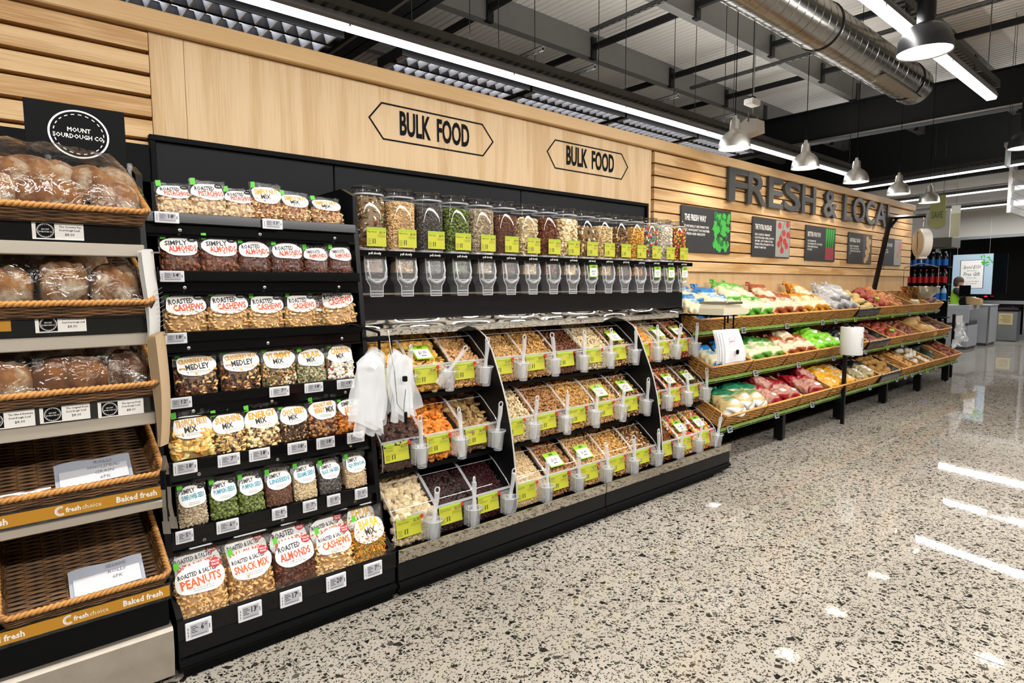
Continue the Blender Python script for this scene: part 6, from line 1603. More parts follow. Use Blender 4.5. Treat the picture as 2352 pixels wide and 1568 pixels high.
VM = {'potato': veg_mesh('potato', lambda x, y, z: (x * (1 + .1 * y), y * .78 + .08 * x * x, z * .72), POT), 'brushed_potato': veg_mesh('potato', lambda x, y, z: (x, y * .82 + .06 * x * x, z * .76), BRP),
      'kumara': veg_mesh('kumara', lambda x, y, z: (x * 1.5, y * (.55 - .1 * x) + .14 * x * x, z * (.5 - .1 * x)), RKU), 'purple_kumara': veg_mesh('kumara', lambda x, y, z: (x * 1.5, y * (.5 - .1 * x) + .16 * x * x, z * (.48 - .1 * x)), PKU), 'orange_kumara': veg_mesh('kumara', lambda x, y, z: (x * 1.7, y * (.5 - .14 * x) + .16 * x * x, z * (.48 - .12 * x)), OKU),
      'red_onion': veg_mesh('onion', lambda x, y, z: (x, y, z * .86 + (.5 * max(0, z - .8))), RON), 'onion': veg_mesh('onion', lambda x, y, z: (x * (1 - .6 * max(0, z - .85) / .15), y * (1 - .6 * max(0, z - .85) / .15), z * .86 + max(0, z - .8) * 1.1), BON), 'shallot': veg_mesh('shallot', lambda x, y, z: (x * .8, y * .75, z + max(0, z - .7) * .8), SHA), 'golden_shallot': veg_mesh('shallot', lambda x, y, z: (x * .8, y * .75, z + max(0, z - .7) * .8), GSH),
      'butternut_pumpkin': veg_mesh('butternut', lambda x, y, z: (x * 1.5, y * (.82 if x < 0 else .82 - .28 * min(1, x * 2)), z * (.82 if x < 0 else .82 - .28 * min(1, x * 2))), BUT, 16, 14), 'taro': veg_mesh('taro', lambda x, y, z: (x * 1.3, y * (.7 - .1 * x), z * .62), TAR), 'ginger': veg_mesh('ginger', lambda x, y, z: (x * 1.2, y * (.5 + .2 * math.sin(x * 5)), z * .4), GIN),
      'garlic_bulb': veg_mesh('garlic', lambda x, y, z: (x * (1 + .08 * math.sin(6 * math.atan2(y, x))) * (1 - .75 * max(0, z - .5)), y * (1 - .75 * max(0, z - .5)), z * .75 + max(0, z - .6) * 1.2), GAR), 'squash': veg_mesh('squash', lambda x, y, z: (x * (1 + .07 * math.cos(9 * math.atan2(y, x))), y * (1 + .07 * math.cos(9 * math.atan2(y, x))), z * .62), SQU, 36, 10), 'turnip': veg_mesh('turnip', lambda x, y, z: (x * 1.5, y * (.8 + .15 * x), z * (.8 + .15 * x)), TUR)}
NTH = ['first', 'second', 'third', 'fourth', 'fifth', 'sixth', 'seventh', 'eighth', 'ninth', 'tenth', 'eleventh', 'twelfth']
def heap(kind, tier, x0, w, n, size, label, cat, group, lvl=.11, rise=.05, depth=(.05, .42), spread=PI, seed=0):
    rng = random.Random(seed + 77); pts = []
    for k in range(n):
        for tr in range(60):
            x = rng.uniform(x0 + size, x0 + w - size); ly = rng.uniform(depth[0], depth[1]); 
            mn = 1.45 * size if tr < 40 else 1.1 * size
            if all((x - a) ** 2 + (ly - b_) ** 2 > mn * mn for a, b_, _ in pts): break
        lz = lvl - size * .55 + rise * (ly / .42) + rng.uniform(-.006, .012); pts.append((x, ly, lz))
    rows = sorted(pts, key=lambda q: q[1]); nr = 1 if n < 3 else 2 if n < 9 else 3
    rows = [sorted(rows[i * len(rows) // nr:(i + 1) * len(rows) // nr]) for i in range(nr)]
    rn = ['front', 'back'] if nr == 2 else ['front', 'middle', 'back']
    for ri, row_ in enumerate(rows):
        for ci, (x, ly, lz) in enumerate(row_):
            o = link(kind, VM[kind], None, inb(tier, x, ly, lz)); s = size * rng.uniform(.86, 1.14); o.scale = (s, s, s)
            o.rotation_euler = (rng.uniform(-.6, .6), rng.uniform(-.6, .6), rng.uniform(0, 2 * PI)) if spread > 1 else (rng.uniform(-.4, .4) + PT_, rng.uniform(-.4, .4), rng.uniform(-spread, spread))
            tag(o, label if n == 1 else f'{label}, {NTH[ci]} in the {rn[ri]} row', cat, group)
    return pts
bx = lambda k: 4.502 + .699 * k
heap('potato', 0, bx(5) + .05, .59, 16, .060, 'large pale loose potato, top tier', 'potato', 'loose pale potatoes', .12, .07, seed=1)
heap('red_onion', 0, bx(6) + .02, .45, 18, .048, 'red onion, top tier', 'onion', 'red onions, top tier', .13, .06, seed=2)
heap('onion', 0, bx(6) + .40, .29, 10, .046, 'brown onion beside the red ones', 'onion', 'brown onions beside the red ones', .13, .07, (.12, .42), seed=3)
heap('onion', 0, bx(7) + .02, .65, 15, .052, 'loose brown onion, half empty basket', 'onion', 'loose brown onions', .10, .03, seed=4)
heap('turnip', 0, bx(8) + .30, .36, 1, .075, 'large white turnip lying under the scale pan', 'turnip', None, .13, .0, (.10, .16), .3, 5)
heap('purple_kumara', 0, bx(9) + .02, .65, 30, .050, 'purple kumara, end basket, top tier', 'kumara', 'purple kumara', .12, .08, seed=6)
heap('kumara', 1, bx(5) + .06, .56, 14, .062, 'red kumara, black-lined basket, middle tier', 'kumara', 'red kumara', .09, .06, seed=7)
heap('red_onion', 1, bx(6) + .02, .66, 30, .044, 'red onion, middle tier', 'onion', 'red onions, middle tier', .10, .05, seed=8)
heap('shallot', 1, bx(7) + .0, .66, 30, .038, 'brown shallot, middle tier', 'shallot', 'brown shallots', .09, .04, seed=9)
heap('butternut_pumpkin', 1, bx(8) + .0, .70, 8, .095, 'butternut pumpkin, middle tier', 'pumpkin', 'butternut pumpkins', .12, .05, (.08, .38), seed=10)
heap('taro', 1, bx(9) + .0, .68, 20, .060, 'rough brown taro, end basket, middle tier', 'taro', 'taro roots', .10, .06, seed=11)
heap('brushed_potato', 2, bx(5) + .06, .57, 20, .056, 'brushed potato, black-lined basket, lower tier', 'potato', 'loose brushed potatoes', .10, .05, seed=12)
heap('ginger', 2, 8.72, .30, 16, .036, 'knob of ginger in the narrow basket', 'ginger', 'ginger roots', .09, .03, seed=13)
heap('golden_shallot', 2, 9.06, .30, 16, .038, 'golden shallot in the narrow basket', 'shallot', 'golden shallots', .10, .03, seed=14)
heap('garlic_bulb', 2, 9.74, .30, 20, .030, 'loose garlic bulb in the narrow basket', 'garlic', 'loose garlic bulbs', .10, .04, seed=15)
heap('squash', 2, 10.08, .66, 7, .088, 'dark green ribbed squash, lower tier', 'squash', 'dark squash', .09, .04, (.1, .40), seed=16)
heap('orange_kumara', 2, 10.78, .66, 20, .060, 'long red-brown kumara, end basket, lower tier', 'kumara', 'long kumara', .10, .05, seed=17)
NETW = clear('white_net', (.95, .95, .95), .4, haze=.5, hazecol='#e8e6e0')
for i, (x, ly, lz) in enumerate(((9.50, .09, .115), (9.56, .20, .13), (9.50, .32, .15))):
    t = thing('garlic_net', f'white net of garlic bulbs, {ORD[i]} from the front of its narrow basket', 'garlic net', inb(2, x, ly, lz), 'nets of garlic', rot=(PT_, 0, R.uniform(-.5, .5)))
    for dx, dy in ((-.055, 0), (.0, .02), (.055, -.01)): o = link('garlic_bulb', VM['garlic_bulb'], t, (dx, dy, 0)); o.scale = (.032,) * 3
    m = MB(); m.ell((0, 0, 0), (.105, .045, .042), 14, 8); m.build('net', NETW, t, smooth='all')
    MB().bbox(-.13, -.08, -.02, .02, -.002, .004, .001).build('paper_header', mat('dark_green_print', '#1c6a48', .5), t)
LT = mat('lime_tag', '#8ad02c', .45)
for i, (tier, x, ly, lz, rz) in enumerate(((0, bx(6) + .12, .10, .17, .5), (0, bx(6) + .27, .16, .18, -.4), (1, bx(6) + .20, .10, .135, .3), (1, bx(6) + .38, .12, .13, 1.1), (1, bx(6) + .50, .15, .14, -.6))):
    m = MB(); m.bbox(-.035, .035, -.02, .02, 0, .003, .001); o = m.build('net_tag', LT, None, loc=inb(tier, x, ly, lz), rot=(PT_ + .3, .1, rz))
    tag(o, f'lime green net tag on the red onions, {["first on the top tier", "second on the top tier", "first on the middle tier", "second on the middle tier", "third on the middle tier"][i]}', 'tag', 'net tags of the red onions')
# ---- small price tags on the rails
RTB = mat('rail_tag_case', '#9a9c9e', .4); RTS = mat('rail_tag_screen', '#24272a', .3); RTY = mat('rail_tag_lime', '#9aba2a', .4)
def rail_tag(lime):
    t = thing('rail_tag', '', 'price tag'); MB().bbox(-.036, .036, -.008, 0, -.028, .028, .003).build('case', RTY if lime else RTB, t); MB().box(-.024, .024, -.0085, -.0078, -.018, .018).build('screen', RTS, t)
    m = MB(); m.box(-.016, .0, -.0092, -.0086, .002, .006); m.box(-.016, .012, -.0092, -.0086, -.006, -.003); m.box(.004, .016, -.0092, -.0086, .0, .010); m.build('digits', RTB, t); return t
RT = {}
for tier in range(3):
    y, z = PO[tier]
    xs_ = [5.32, 6.20, 7.06, 7.42 if tier == 0 else 7.6, 8.0, 8.75, 9.3, 10.0, 10.75, 11.25] if tier < 2 else [4.62, 5.45, 6.20, 6.95, 7.75, 8.66, 8.98, 9.26, 9.6, 9.9, 10.3, 11.1]
    for i, x in enumerate(xs_):
        lime = (tier == 0 and i in (4, 5, 6)) or (tier == 1 and i in (5,)) or (tier == 2 and i in (9,))
        if lime not in RT: RT[lime] = rail_tag(lime); o = RT[lime]
        else: o = dup(RT[lime])
        o.location = (x, y - .014, z - .014); o.rotation_euler = (-.28 if tier else -.1, 0, 0)
        o['label'] = f'{"lime" if lime else "grey"} framed price tag, {["first", "second", "third", "fourth", "fifth", "sixth", "seventh", "eighth", "ninth", "tenth", "eleventh", "twelfth"][i]} along the {TN[tier]} produce rail'; o['group'] = 'price tags on the produce rails'
# ---------------------------------------------------------------- pendant lamps
ALU = mat('spun_aluminium', '#c4c1bb', .36, 1.0); GLOW = mat('lamp_glow', '#ffffff', .5, emis='#fff4e4', estr=7.0)
INNER = mat('white_enamel', '#f2efe8', .4)
def pendant(label, x, y, z, r, m_, h, kind):
    t = thing('pendant_lamp', label, 'lamp', (x, y, z), 'pendant lamps' if kind == 'bell' else 'black pendant lamps')
    m = MB()
    if kind == 'bell': pr_ = [(r, 0), (r * .985, .02), (r * .94, .06), (r * .82, .105), (r * .60, .140), (r * .40, .158), (r * .335, .172), (r * .30, .240), (r * .27, .258), (r * .15, .264), (r * .11, .297), (.0, .299)]
    else: pr_ = [(r, 0), (r * .99, .04), (r * .94, .085), (r * .80, .135), (r * .60, .165), (r * .42, .180), (r * .36, .182), (.0, .184)]
    m.lathe(pr_, 40); m.build('shade', m_, t, smooth=50)
    m = MB(); m.lathe([(r * .97, .006), (r * .95, .03), (r * .88, .07), (r * .7, .11), (0, .13)], 32); m.build('reflector', INNER, t, smooth=True)
    m = MB(); m.lathe([(0, .030), (r * .93, .030), (r * .93, .026), (0, .026)], 32); m.build('diffuser', GLOW, t)
    if kind == 'bell':
        m = MB(); m.tube([(0, 0, .28), (.002, 0, 1.2), (0, 0, 4.92 - z)], .0038, 6); m.build('cord', BLACKM, t)
    else:
        m = MB(); m.tube([(0, 0, .18), (0, 0, .24), (0, 0, .56)], [.050, .054, .054], 24); m.build('lamp_body', m_, t, smooth=True)
        m = MB(); m.tube([(0, 0, .56), (0, 0, 4.92 - z)], .008, 8); m.build('stem', BLACKM, t)
    spot('lamp_light', (x, y, z + .02), 26 if kind == 'bell' else 30, 2.3, (1, .90, .76))
    return t
for i, x in enumerate((5.29, 6.76, 8.17, 9.69, 11.06)):
    pendant(f'brushed aluminium bell pendant, {ORD[i]} in the row over the produce', x, 3.0, 2.765, .142, ALU, .3, 'bell')
pendant('large black dome pendant lamp in front of the bright strip light', 4.78, 1.37, 3.03, .163, mat('black_lamp', '#131415', .35), .3, 'dome')
pendant('second black dome pendant, cut by the frame edge beside the hung panel', 8.93, 1.52, 3.03, .163, mat('black_lamp', '#131415', .35), .3, 'dome')
# things hung from the roof
t = thing('emergency_light', 'small white box light hung on a thin rod below the roof', 'light', (6.82, 3.66, 3.58)); MB().bbox(-.09, .09, -.06, .06, 0, .07, .012).build('body', WHITE, t); m = MB(); m.tube([(0, 0, .07), (0, 0, 1.34)], .005, 6); m.build('rod', DARKST, t)
MB().bbox(-.03, .03, -.03, .03, .07, .10, .004).build('mount', BLACKM, t)
t = thing('speaker', 'white tilted loudspeaker under the roof near the first bell pendant', 'speaker', (7.0, 3.74, 3.33)); m = MB(); m.prism([(-.10, -.02), (.10, -.05), (.11, .10), (.03, .15), (-.09, .12)], -.10, .10, 'x'); m.build('cabinet', WHITE, t); m = MB(); m.tube([(-.11, 0, .1), (-.11, 0, .20), (.11, 0, .20), (.11, 0, .1)], .008, 6); m.tube([(0, 0, .2), (0, 0, 1.59)], .006, 6); m.build('bracket', GALV, t)
MB().bbox(.10, .24, -.02, .02, .03, .05, .004).build('arm', WHITE, t)
t = thing('ceiling_speaker', 'grey rounded panel hung high above the long strip light', 'speaker', (2.35, 3.2, 3.75)); MB().bbox(-.16, .16, -.14, .14, 0, .03, .012).build('panel', mat('grey_panel', '#a09e9a', .5), t)
for sx in (-.14, .14): m = MB(); m.tube([(sx, 0, .03), (sx, 0, 1.17)], .003, 5); m.build('wire', DARKST, t)
t = thing('hanging_sign', 'small pale rectangular panel hung on two wires by the far strip light', 'sign', (10.1, 1.89, 3.02)); MB().bbox(-.10, .10, -.012, .012, 0, .24, .004).build('frame', mat('pale_blue_frame', '#c8dce0', .4), t); MB().bbox(-.075, .075, -.0135, -.011, .03, .20, .001).build('face', mat('grey_face', '#8f979c', .4), t)
MB().bbox(-.11, .11, -.03, .03, .24, .30, .006).build('clamp', STEEL, t)
for sx in (-.06, .06): m = MB(); m.tube([(sx, 0, .3), (sx, 0, 1.9)], .003, 5); m.build('wire', DARKST, t)
# ---------------------------------------------------------------- posters on the pine boards
POSTER = mat('poster_black', '#2b2a2a', .5)
def photo(m_list, fn): pass
LEAF = mat('print_leaf_green', '#3cae3c', .5); LEAFD = mat('print_dark_green', '#1a6a2a', .5); TOM = mat('print_tomato', '#b8322c', .5); TOMD = mat('print_pale_grey', '#9a9a94', .5); RAD_ = mat('print_radish', '#a83a44', .5); TATO = mat('print_potato', '#b89a6a', .5); TATOB = mat('print_wood', '#4c4238', .5); PINKP = mat('print_pink', '#c86a6a', .5)
def poster(x0, x1, z0, z1, head, lines, kind, label):
    w, h = x1 - x0, z1 - z0
    t = thing('wall_poster', label, 'poster', (x0, 3.318, z0), 'black produce posters')
    MB().bbox(0, w, 0, .010, 0, h, .001).build('board', POSTER, t)
    rng = random.Random(len(head)); split = .60 * w
    def disc(m, cx, cz, rx, rz, y, n=9, wob=.2):
        m.add([(cx, y, cz)] + [(cx + rx * math.cos(2 * PI * i / n) * (1 + wob * rng.uniform(-1, 1)), y, cz + rz * math.sin(2 * PI * i / n) * (1 + wob * rng.uniform(-1, 1))) for i in range(n)], [(0, 1 + i, 1 + (i + 1) % n) for i in range(n)])
    m = MB(); mats = {'leaf': [LEAF, LEAFD], 'tomato': [TOM, TOMD, LEAFD], 'radish': [LEAFD, LEAF, RAD_], 'potato': [TATO, TATOB], 'pink': [PINKP, TOMD, LEAFD]}[kind]
    if kind == 'leaf':
        for k in range(70):
            cx, cz = rng.uniform(split + .03, w - .035), rng.choice([.78, .52, .20]) * h + rng.uniform(-.11, .11) * h - (0.0)
            m.m(0 if rng.random() < .7 else 1); disc(m, cx, min(h - .04, max(.04, cz)), .03, .035, -.0006 - k * 1e-5, 9, .45)
    elif kind == 'tomato':
        m.m(1); m.add([(split, -.0004, .01), (w - .01, -.0004, .01), (w - .01, -.0004, h - .01), (split, -.0004, h - .01)], [(0, 1, 2, 3)])
        for k, (u, v) in enumerate(((.25, .85), (.80, .9), (.55, .66), (.85, .62), (.35, .5), (.62, .44), (.22, .36), (.75, .33), (.45, .2))): m.m(0); disc(m, split + u * (w - split), v * h, .045, .038, -.001 - k * 1e-5, 14, .03)
        m.m(2); m.tube([(split + .2, -.0012, h - .02), (split + .12, -.0012, h * .6), (split + .15, -.0012, h * .25)], .005, 4)
    elif kind == 'radish':
        for k in range(9): m.m(k % 2); xx = split + .04 + k * .03; m.add([(xx, -.0006 - k * 1e-5, .4 * h), (xx + .012, -.0006 - k * 1e-5, .4 * h), (xx + .03 + .005 * k, -.0006 - k * 1e-5, h - .015), (xx + .005 * k - .01, -.0006 - k * 1e-5, h - .015)], [(0, 1, 2, 3)])
        m.m(2)
        for k in range(6): xx = split + .05 + k * .043; m.add([(xx, -.0009, .02), (xx + .034, -.0009, .02), (xx + .032, -.0009, .42 * h), (xx + .004, -.0009, .42 * h)], [(0, 1, 2, 3)])
    else:
        m.m(1); m.add([(split, -.0004, .01), (w - .01, -.0004, .01), (w - .01, -.0004, h - .01), (split, -.0004, h - .01)], [(0, 1, 2, 3)])
        for k in range(9 if kind == 'potato' else 3): m.m(0); disc(m, split + rng.uniform(.25, .8) * (w - split), (.12 + .09 * k) * h if kind == 'potato' else (.4 + .2 * k) * h, .05, .045, -.001 - k * 1e-5, 14, .05)
    m.build('printed_photo', mats, t)
    m = MB(); tv, tf = fit(head, split * .70, h * .13, bold=.03, align='LEFT'); x_ = min(p[0] for p in tv); m.add(tv, tf, lambda p: (p[0] - x_ + w * .06, -.0008, p[1] + h * .745))
    for j, l in enumerate(lines): tv, tf = fit(l, split * .82, h * .052, bold=.02, align='LEFT'); x_ = min(p[0] for p in tv); m.add(tv, tf, lambda p: (p[0] - x_ + w * .06, -.0008, p[1] + h * (.56 - .082 * j)))
    m.build('lettering', LABEL, t)
poster(4.935, 5.820, 1.828, 2.262, 'THE FRESH WAY', ['IF WE REALLY ARE WHAT WE', "EAT, WOULDN'T YOU RATHER", 'BE FRESH AND HEALTHY?'], 'leaf', 'black poster THE FRESH WAY with bright green lettuce rows')
poster(6.272, 7.150, 1.822, 2.250, 'THE TOTAL PACKAGE', ['DELI CLASSICS, VIBRANT', 'FLAVOURS AND A REAL SAVOUR', 'AROMA - JUST SOME OF THE', 'THINGS WE LOVE ABOUT OUR', 'FRESH TOMATOES'], 'tomato', 'black poster THE TOTAL PACKAGE with a tomato photo')
poster(7.566, 8.440, 1.810, 2.240, 'BETTER FOR YOU', ['WE CRAM MORE', 'GOODNESS INTO OUR VEGES', 'WITH EVERY BUNCH', 'YOU EAT'], 'radish', 'black poster BETTER FOR YOU with a bunch of red roots')
poster(8.872, 9.728, 1.805, 2.225, 'NATURALLY GOOD', ['HERE TO PLEASE EVERY', 'TASTE, OUR POTATOES', 'COME FROM THE GROUND', 'UP'], 'potato', 'black poster NATURALLY GOOD with a potato photo')
poster(10.182, 10.985, 1.802, 2.215, 'JUST SO GOOD', ['FRESH AND', 'LOCAL EVERY', 'DAY'], 'pink', 'last black poster on the boards, partly behind the scale post')

# ---------------------------------------------------------------- bag holders, scales
WBAG = clear('white_film_bag', (.94, .95, .96), .25, wrinkle=.8, wscale=22, refl=1.0, haze=.46, hazecol='#f2f3f4')
def sheet(m, x0, z0, w, h, y, flare, ph, cur=0):
    m.grid(9, 12, lambda u, v: (x0 + (u - .5) * w * (1 + flare * v) + cur * v * v + .010 * math.sin(6 * v + ph), y + .016 * math.sin(7 * u + ph) * v + .012 * math.sin(11 * u + 2 * ph) * v, z0 - h * v * (1 - .10 * math.sin(4 * u + ph)) + .03 * (math.sin(PI * u) - .6) * (1 - v)))
t = thing('bag_holder', 'black bracket with a bunch of clear plastic bags before the first bins', 'bag holder', (1.335, 2.46, 1.28))
MB().prism([(-.085, 0), (.02, .002), (.085, -.010), (.02, -.016), (-.085, -.014)], -.03, .03, 'y').build('plate', BLACKM, t)
m = MB(); m.tube([(-.02, .0, .02), (-.02, .0, -.16)], .0062, 8); m.tube([(.03, -.02, -.01), (.03, -.02, -.10)], .005, 8); m.tube([(-.02, 0, .02), (-.02, .40, .055)], .0062, 8); m.build('bracket', BLACKM, t)
m = MB(); m.tube([(.01, -.03, 0.03), (.012, -.075, -.15), (.02, -.08, -.30), (.05, -.082, -.345), (.065, -.08, -.24)], .0022, 5); m.build('bead_chain', STEEL, t)
m = MB(); m.bbox(.058, .072, -.082, -.070, -.40, -.345, .003); m.bbox(.055, .075, -.085, -.067, -.205, -.18, .003); m.build('pen_clip', BLACKM, t)
for i in range(7):
    m = MB(); sheet(m, -.045 - .008 * i, -.055 - .008 * i, .092 + .007 * i, .37 - .014 * i, -.006 * i, .30, i * 1.3, -.02); m.build('plastic_bag', WBAG, t, smooth='all')
for i in range(6):
    m = MB(); sheet(m, .040 + .006 * i, -.070 - .006 * i, .070 + .007 * i, .31 - .012 * i, -.02 - .006 * i, .35, i * 1.7 + .6, .02); m.build('plastic_bag', WBAG, t, smooth='all')
m = MB(); m.bbox(-.070, -.035, -.066, -.063, -.135, -.115, .001); m.build('printed_patch', LABEL, t, rot=(0, rad(35), 0), loc=(.03, 0, -.05))

t = thing('counter_scale', 'beige counter weighing scale on black struts above the end of the bulk bins', 'scale', (4.52, 2.62, 1.272))
BEIGE = mat('beige_plastic', '#c9c0a6', .45)
m = MB(); m.prism([(-.19, .0), (.10, .0), (.19, .0), (.215, .022), (.20, .040), (.12, .052), (.06, .078), (-.16, .082), (-.185, .05)], -.11, .11, 'y'); m.build('body', BEIGE, t)
MB().bbox(-.165, .075, -.125, .125, .084, .104, .004).build('platform', STEEL, t)
m = MB(); m.add([(.075, -.08, .0745), (.185, -.08, .0445), (.185, .05, .0445), (.075, .05, .0745)], [(0, 1, 2, 3)]); m.build('display', mat('scale_display', '#59606a', .2), t)
m = MB(); m.tube([(-.10, -.07, .0), (-.10, -.07, -.12)], .007, 8); m.tube([(.035, -.07, .0), (.035, -.07, -.12)], .007, 8); m.tube([(0, -.04, 0), (0, -.04, -.07)], .007, 8); m.tube([(-.10, -.07, -.118), (.035, -.07, -.118)], .006, 8); m.bbox(-.06, -.035, -.05, .42, -.02, -.004, .003); m.build('strut', BLACKM, t)
t = thing('produce_bag_pack', 'pack of clear produce bags with a red printed mark hung under the beige scale', 'bag pack', (4.355, 2.54, 1.15))
PBK = clear('milky_bag', (.95, .955, .96), .3, wrinkle=.5, wscale=16, refl=.8, haze=.62, hazecol='#f0f0f0')
for i in range(5):
    m = MB(); m.grid(8, 10, lambda u, v: ((u - .5) * (.255 + .055 * v) + .010 * i, -.012 * i - .055 * math.sin(PI * v * .55) + .008 * math.sin(8 * u + i), .008 - (.262 - .012 * (i % 3)) * v)); m.build('plastic_bag', PBK, t, smooth='all')
    m = MB(); m.grid(3, 10, lambda u, v: (.118 + .03 * v + .01 * i, -.05 + .11 * u - .03 * v + .004 * i, .006 - .245 * v)); m.build('plastic_bag', PBK, t, smooth='all')
REDP = mat('red_print', '#a8485a', .6)
m = MB(); 
for a, b_, c, d in ((-.045, .045, -.048, -.046), (-.045, .045, -.072, -.070), (-.045, -.043, -.072, -.046), (.043, .045, -.072, -.046)): m.box(a - .0, b_, -.095, -.094, c, d)
for k in range(6): m.box(-.036 + k * .013, -.028 + k * .013, -.096, -.095, -.084, -.076)
m.build('printed_mark', REDP, t)
m = MB(); m.lathe([(0, 0), (.018, 0), (.020, -.008), (.0, -.010)], 14, fn=lambda p: (p[0] + .055, p[2] - .108, p[1] - .165)); m.build('black_stud', BLACKM, t)
# roll of bags on a pole, middle of the stand
def roll_pole(x, y, z0, z1, label, rolled):
    t = thing('bag_roll', label, 'bag roll', (x, y, 0))
    m = MB(); m.bbox(-.018, .018, -.018, .018, 0.0, z1 + .03, .003); m.bbox(-.02, .02, -.01, .16, .24, .28, .003); m.build('pole', BLACK, t)
    if rolled:
        m = MB(); zc = z0; m.lathe([(.0, 0), (.108, 0), (.112, .01), (.112, z1 - z0 - .01), (.108, z1 - z0), (.0, z1 - z0)], 28, (0, -.06, z0)); m.build('roll', mat('roll_plastic', '#d2d3d2', .3, bump=.3, bscale=40), t, smooth=True)
        m = MB(); m.lathe([(.016, z1 - z0), (.016, z1 - z0 + .03), (0, z1 - z0 + .03)], 10, (0, -.06, z0)); m.build('spindle', BLACKM, t)
        m = MB()
        for zz in (.06, .24): m.box(-.004, .012, -.178, -.172, z0 + zz - .006, z0 + zz + .006)
        for zz in range(12): m.box(.0, .003, -.177, -.172, z0 + .08 + zz * .012, z0 + .086 + zz * .012)
        for zz in range(5): m.box(-.03, -.022, -.1725, -.1690, z0 + .09 + zz * .02, z0 + .10 + zz * .02)
        m.build('printed_marks', INK, t, kind='stuff')
    else:
        m = MB(); m.bbox(-.05, .30, -.05, -.04, .68, 1.0, .002); m.build('bag_header', mat('header_card', '#d8d2ca', .6), t)
        rng = np.random.RandomState(5); cr = rng.uniform(-1, 1, (30, 30)); m = MB()
        m.grid(12, 10, lambda u, v: (-.12 + .45 * u * (1 + .5 * v) - .16 * v + .04 * cr[int(u * 12), int(v * 10)], -.06 - .10 * math.sin(PI * u) * v + .03 * cr[int(u * 11), int(v * 9) + 12], .90 - .38 * v + .10 * u * v + .03 * cr[int(u * 10) + 12, int(v * 9)]))
        m.build('crumpled_bag', WBAG, t, smooth='all')
roll_pole(6.93, 2.575, .765, 1.06, 'fat white roll of produce bags on a black pole in front of the middle tier', True)
roll_pole(11.78, 2.76, .7, 1.0, 'crumpled clear bags under a pale card at the far end of the produce', False)
# hanging dial scale
DA = rad(-53)
def dial(p): x, y = p[0], p[1] + .53; return (x * math.cos(DA) - y * math.sin(DA), x * math.sin(DA) + y * math.cos(DA) - .53, p[2])
t = thing('hanging_scale', 'white hanging dial scale with a wide pan, on a black gallows post over the produce', 'scale', (9.65, 3.2, 1.2))
m = MB()
def bar(a, b_, r): m.tube([a, b_], r, 4, caps=True)
m.tube([(0, .04, .22), (0, -.13, 1.25)], .034, 4); m.tube([(0, -.10, 1.25), (.0, -.56, 1.235)], .026, 4); m.tube([(0, -.12, 1.10), (0, -.22, 1.24)], .02, 4); m.build('gallows_post', BLACK, t)
m = MB(); m.tube([(0, -.53, 1.22), (0, -.53, 1.19), (0, -.55, 1.175), (0, -.53, 1.155), (0, -.51, 1.165)], .006, 6); m.tube([(0, -.53, 1.155), (0, -.53, 1.09)], .007, 6); m.build('hook', STEEL, t)
m = MB(); m.lathe([(0, -.055), (.185, -.055), (.195, -.045), (.195, .045), (.185, .055), (0, .055)], 40, fn=lambda p: dial((p[2], p[0] - .53, p[1] + .87))); m.bbox(-.05, .05, -.585, -.475, .655, .70, .008, fn=dial); m.build('dial_case', mat('scale_white', '#dedbd2', .4), t, smooth=True)
m = MB(); m.lathe([(0, 0), (.172, 0), (.176, -.004), (0, -.004)], 40, fn=lambda p: dial((p[2] - .056, p[0] - .53, p[1] + .87))); m.build('dial_face', mat('dial_face', '#c8b89a', .25), t)
m = MB()
for k in range(40): a = 2 * PI * k / 40; m.box(-.0612, -.0608, -.001, .001, .13 if k % 5 else .115, .155, fn=lambda p: dial((p[0], -.53 + p[2] * math.sin(a) + p[1] * math.cos(a), .87 + p[2] * math.cos(a) - p[1] * math.sin(a))))
m.box(-.0614, -.061, -.536, -.524, .76, .98, fn=dial); m.build('dial_marks', INK, t, kind='stuff')
m = MB(); m.tube([(0, -.53, .66), (0, -.53, .60)], .009, 6); m.tube([(0, -.33, .44), (0, -.33, .28)], .004, 5); m.tube([(0, -.33, .54), (0, -.53, .60), (0, -.74, .54)], .006, 6); m.tube([(0, -.33, .54), (0, -.33, .28)], .004, 5); m.tube([(0, -.74, .54), (0, -.74, .28)], .004, 5); m.build('wire_bail', STEEL, t)
m = MB(); m.lathe([(.225, .28), (.229, .284), (.232, .278), (.20, .20), (.14, .135), (.07, .105), (0, .10)], 36, (0, -.535, 0)); m.build('pan', mat('pan_steel', '#b8b09c', .16, 1.0), t, smooth=True)
# ---------------------------------------------------------------- the far end: drinks, checkout, person, signs
GREYP = mat('checkout_grey', '#8e9092', .45); GREYD = mat('checkout_dark', '#3a3c3e', .5); BOXC = mat('carton', '#a88a58', .7)
d = thing('drinks_shelf', 'black shelf end of bottled drinks under a white header past the pine wall', 'shelf unit', (13.0, 3.45, 0))
MB().bbox(.0, .9, .40, .44, .05, 2.1, .003).build('side_panel', CHAR, d); MB().bbox(.30, .34, -.22, .42, .05, 2.1, .003).build('back_panel', BLACKM, d)
for z in (.30, .62, .92, 1.22, 1.52, 1.83): MB().bbox(-.02, .30, -.27, .41, z - .02, z, .003).build('shelf', BLACKM, d)
MB().bbox(-.03, .5, -.27, .42, .0, .10, .004).build('base', BLACKM, d)
MB().bbox(-.10, .45, -.33, .42, 2.17, 2.34, .004).build('dark_header', mat('header_grey', '#55534c', .5), d)
MB().bbox(-.08, -.04, -.28, .42, 2.345, 2.85, .004).build('white_header', mat('header_white', '#cfd2d2', .5), d)
m = MB()
for z in (1.0, 1.1, 1.2, 1.3, 1.4, 1.5, 1.6, 1.7): m.box(-.004, .0, .405, .43, z, z + .04)
m.build('slot', BLACKM, d, kind='stuff')
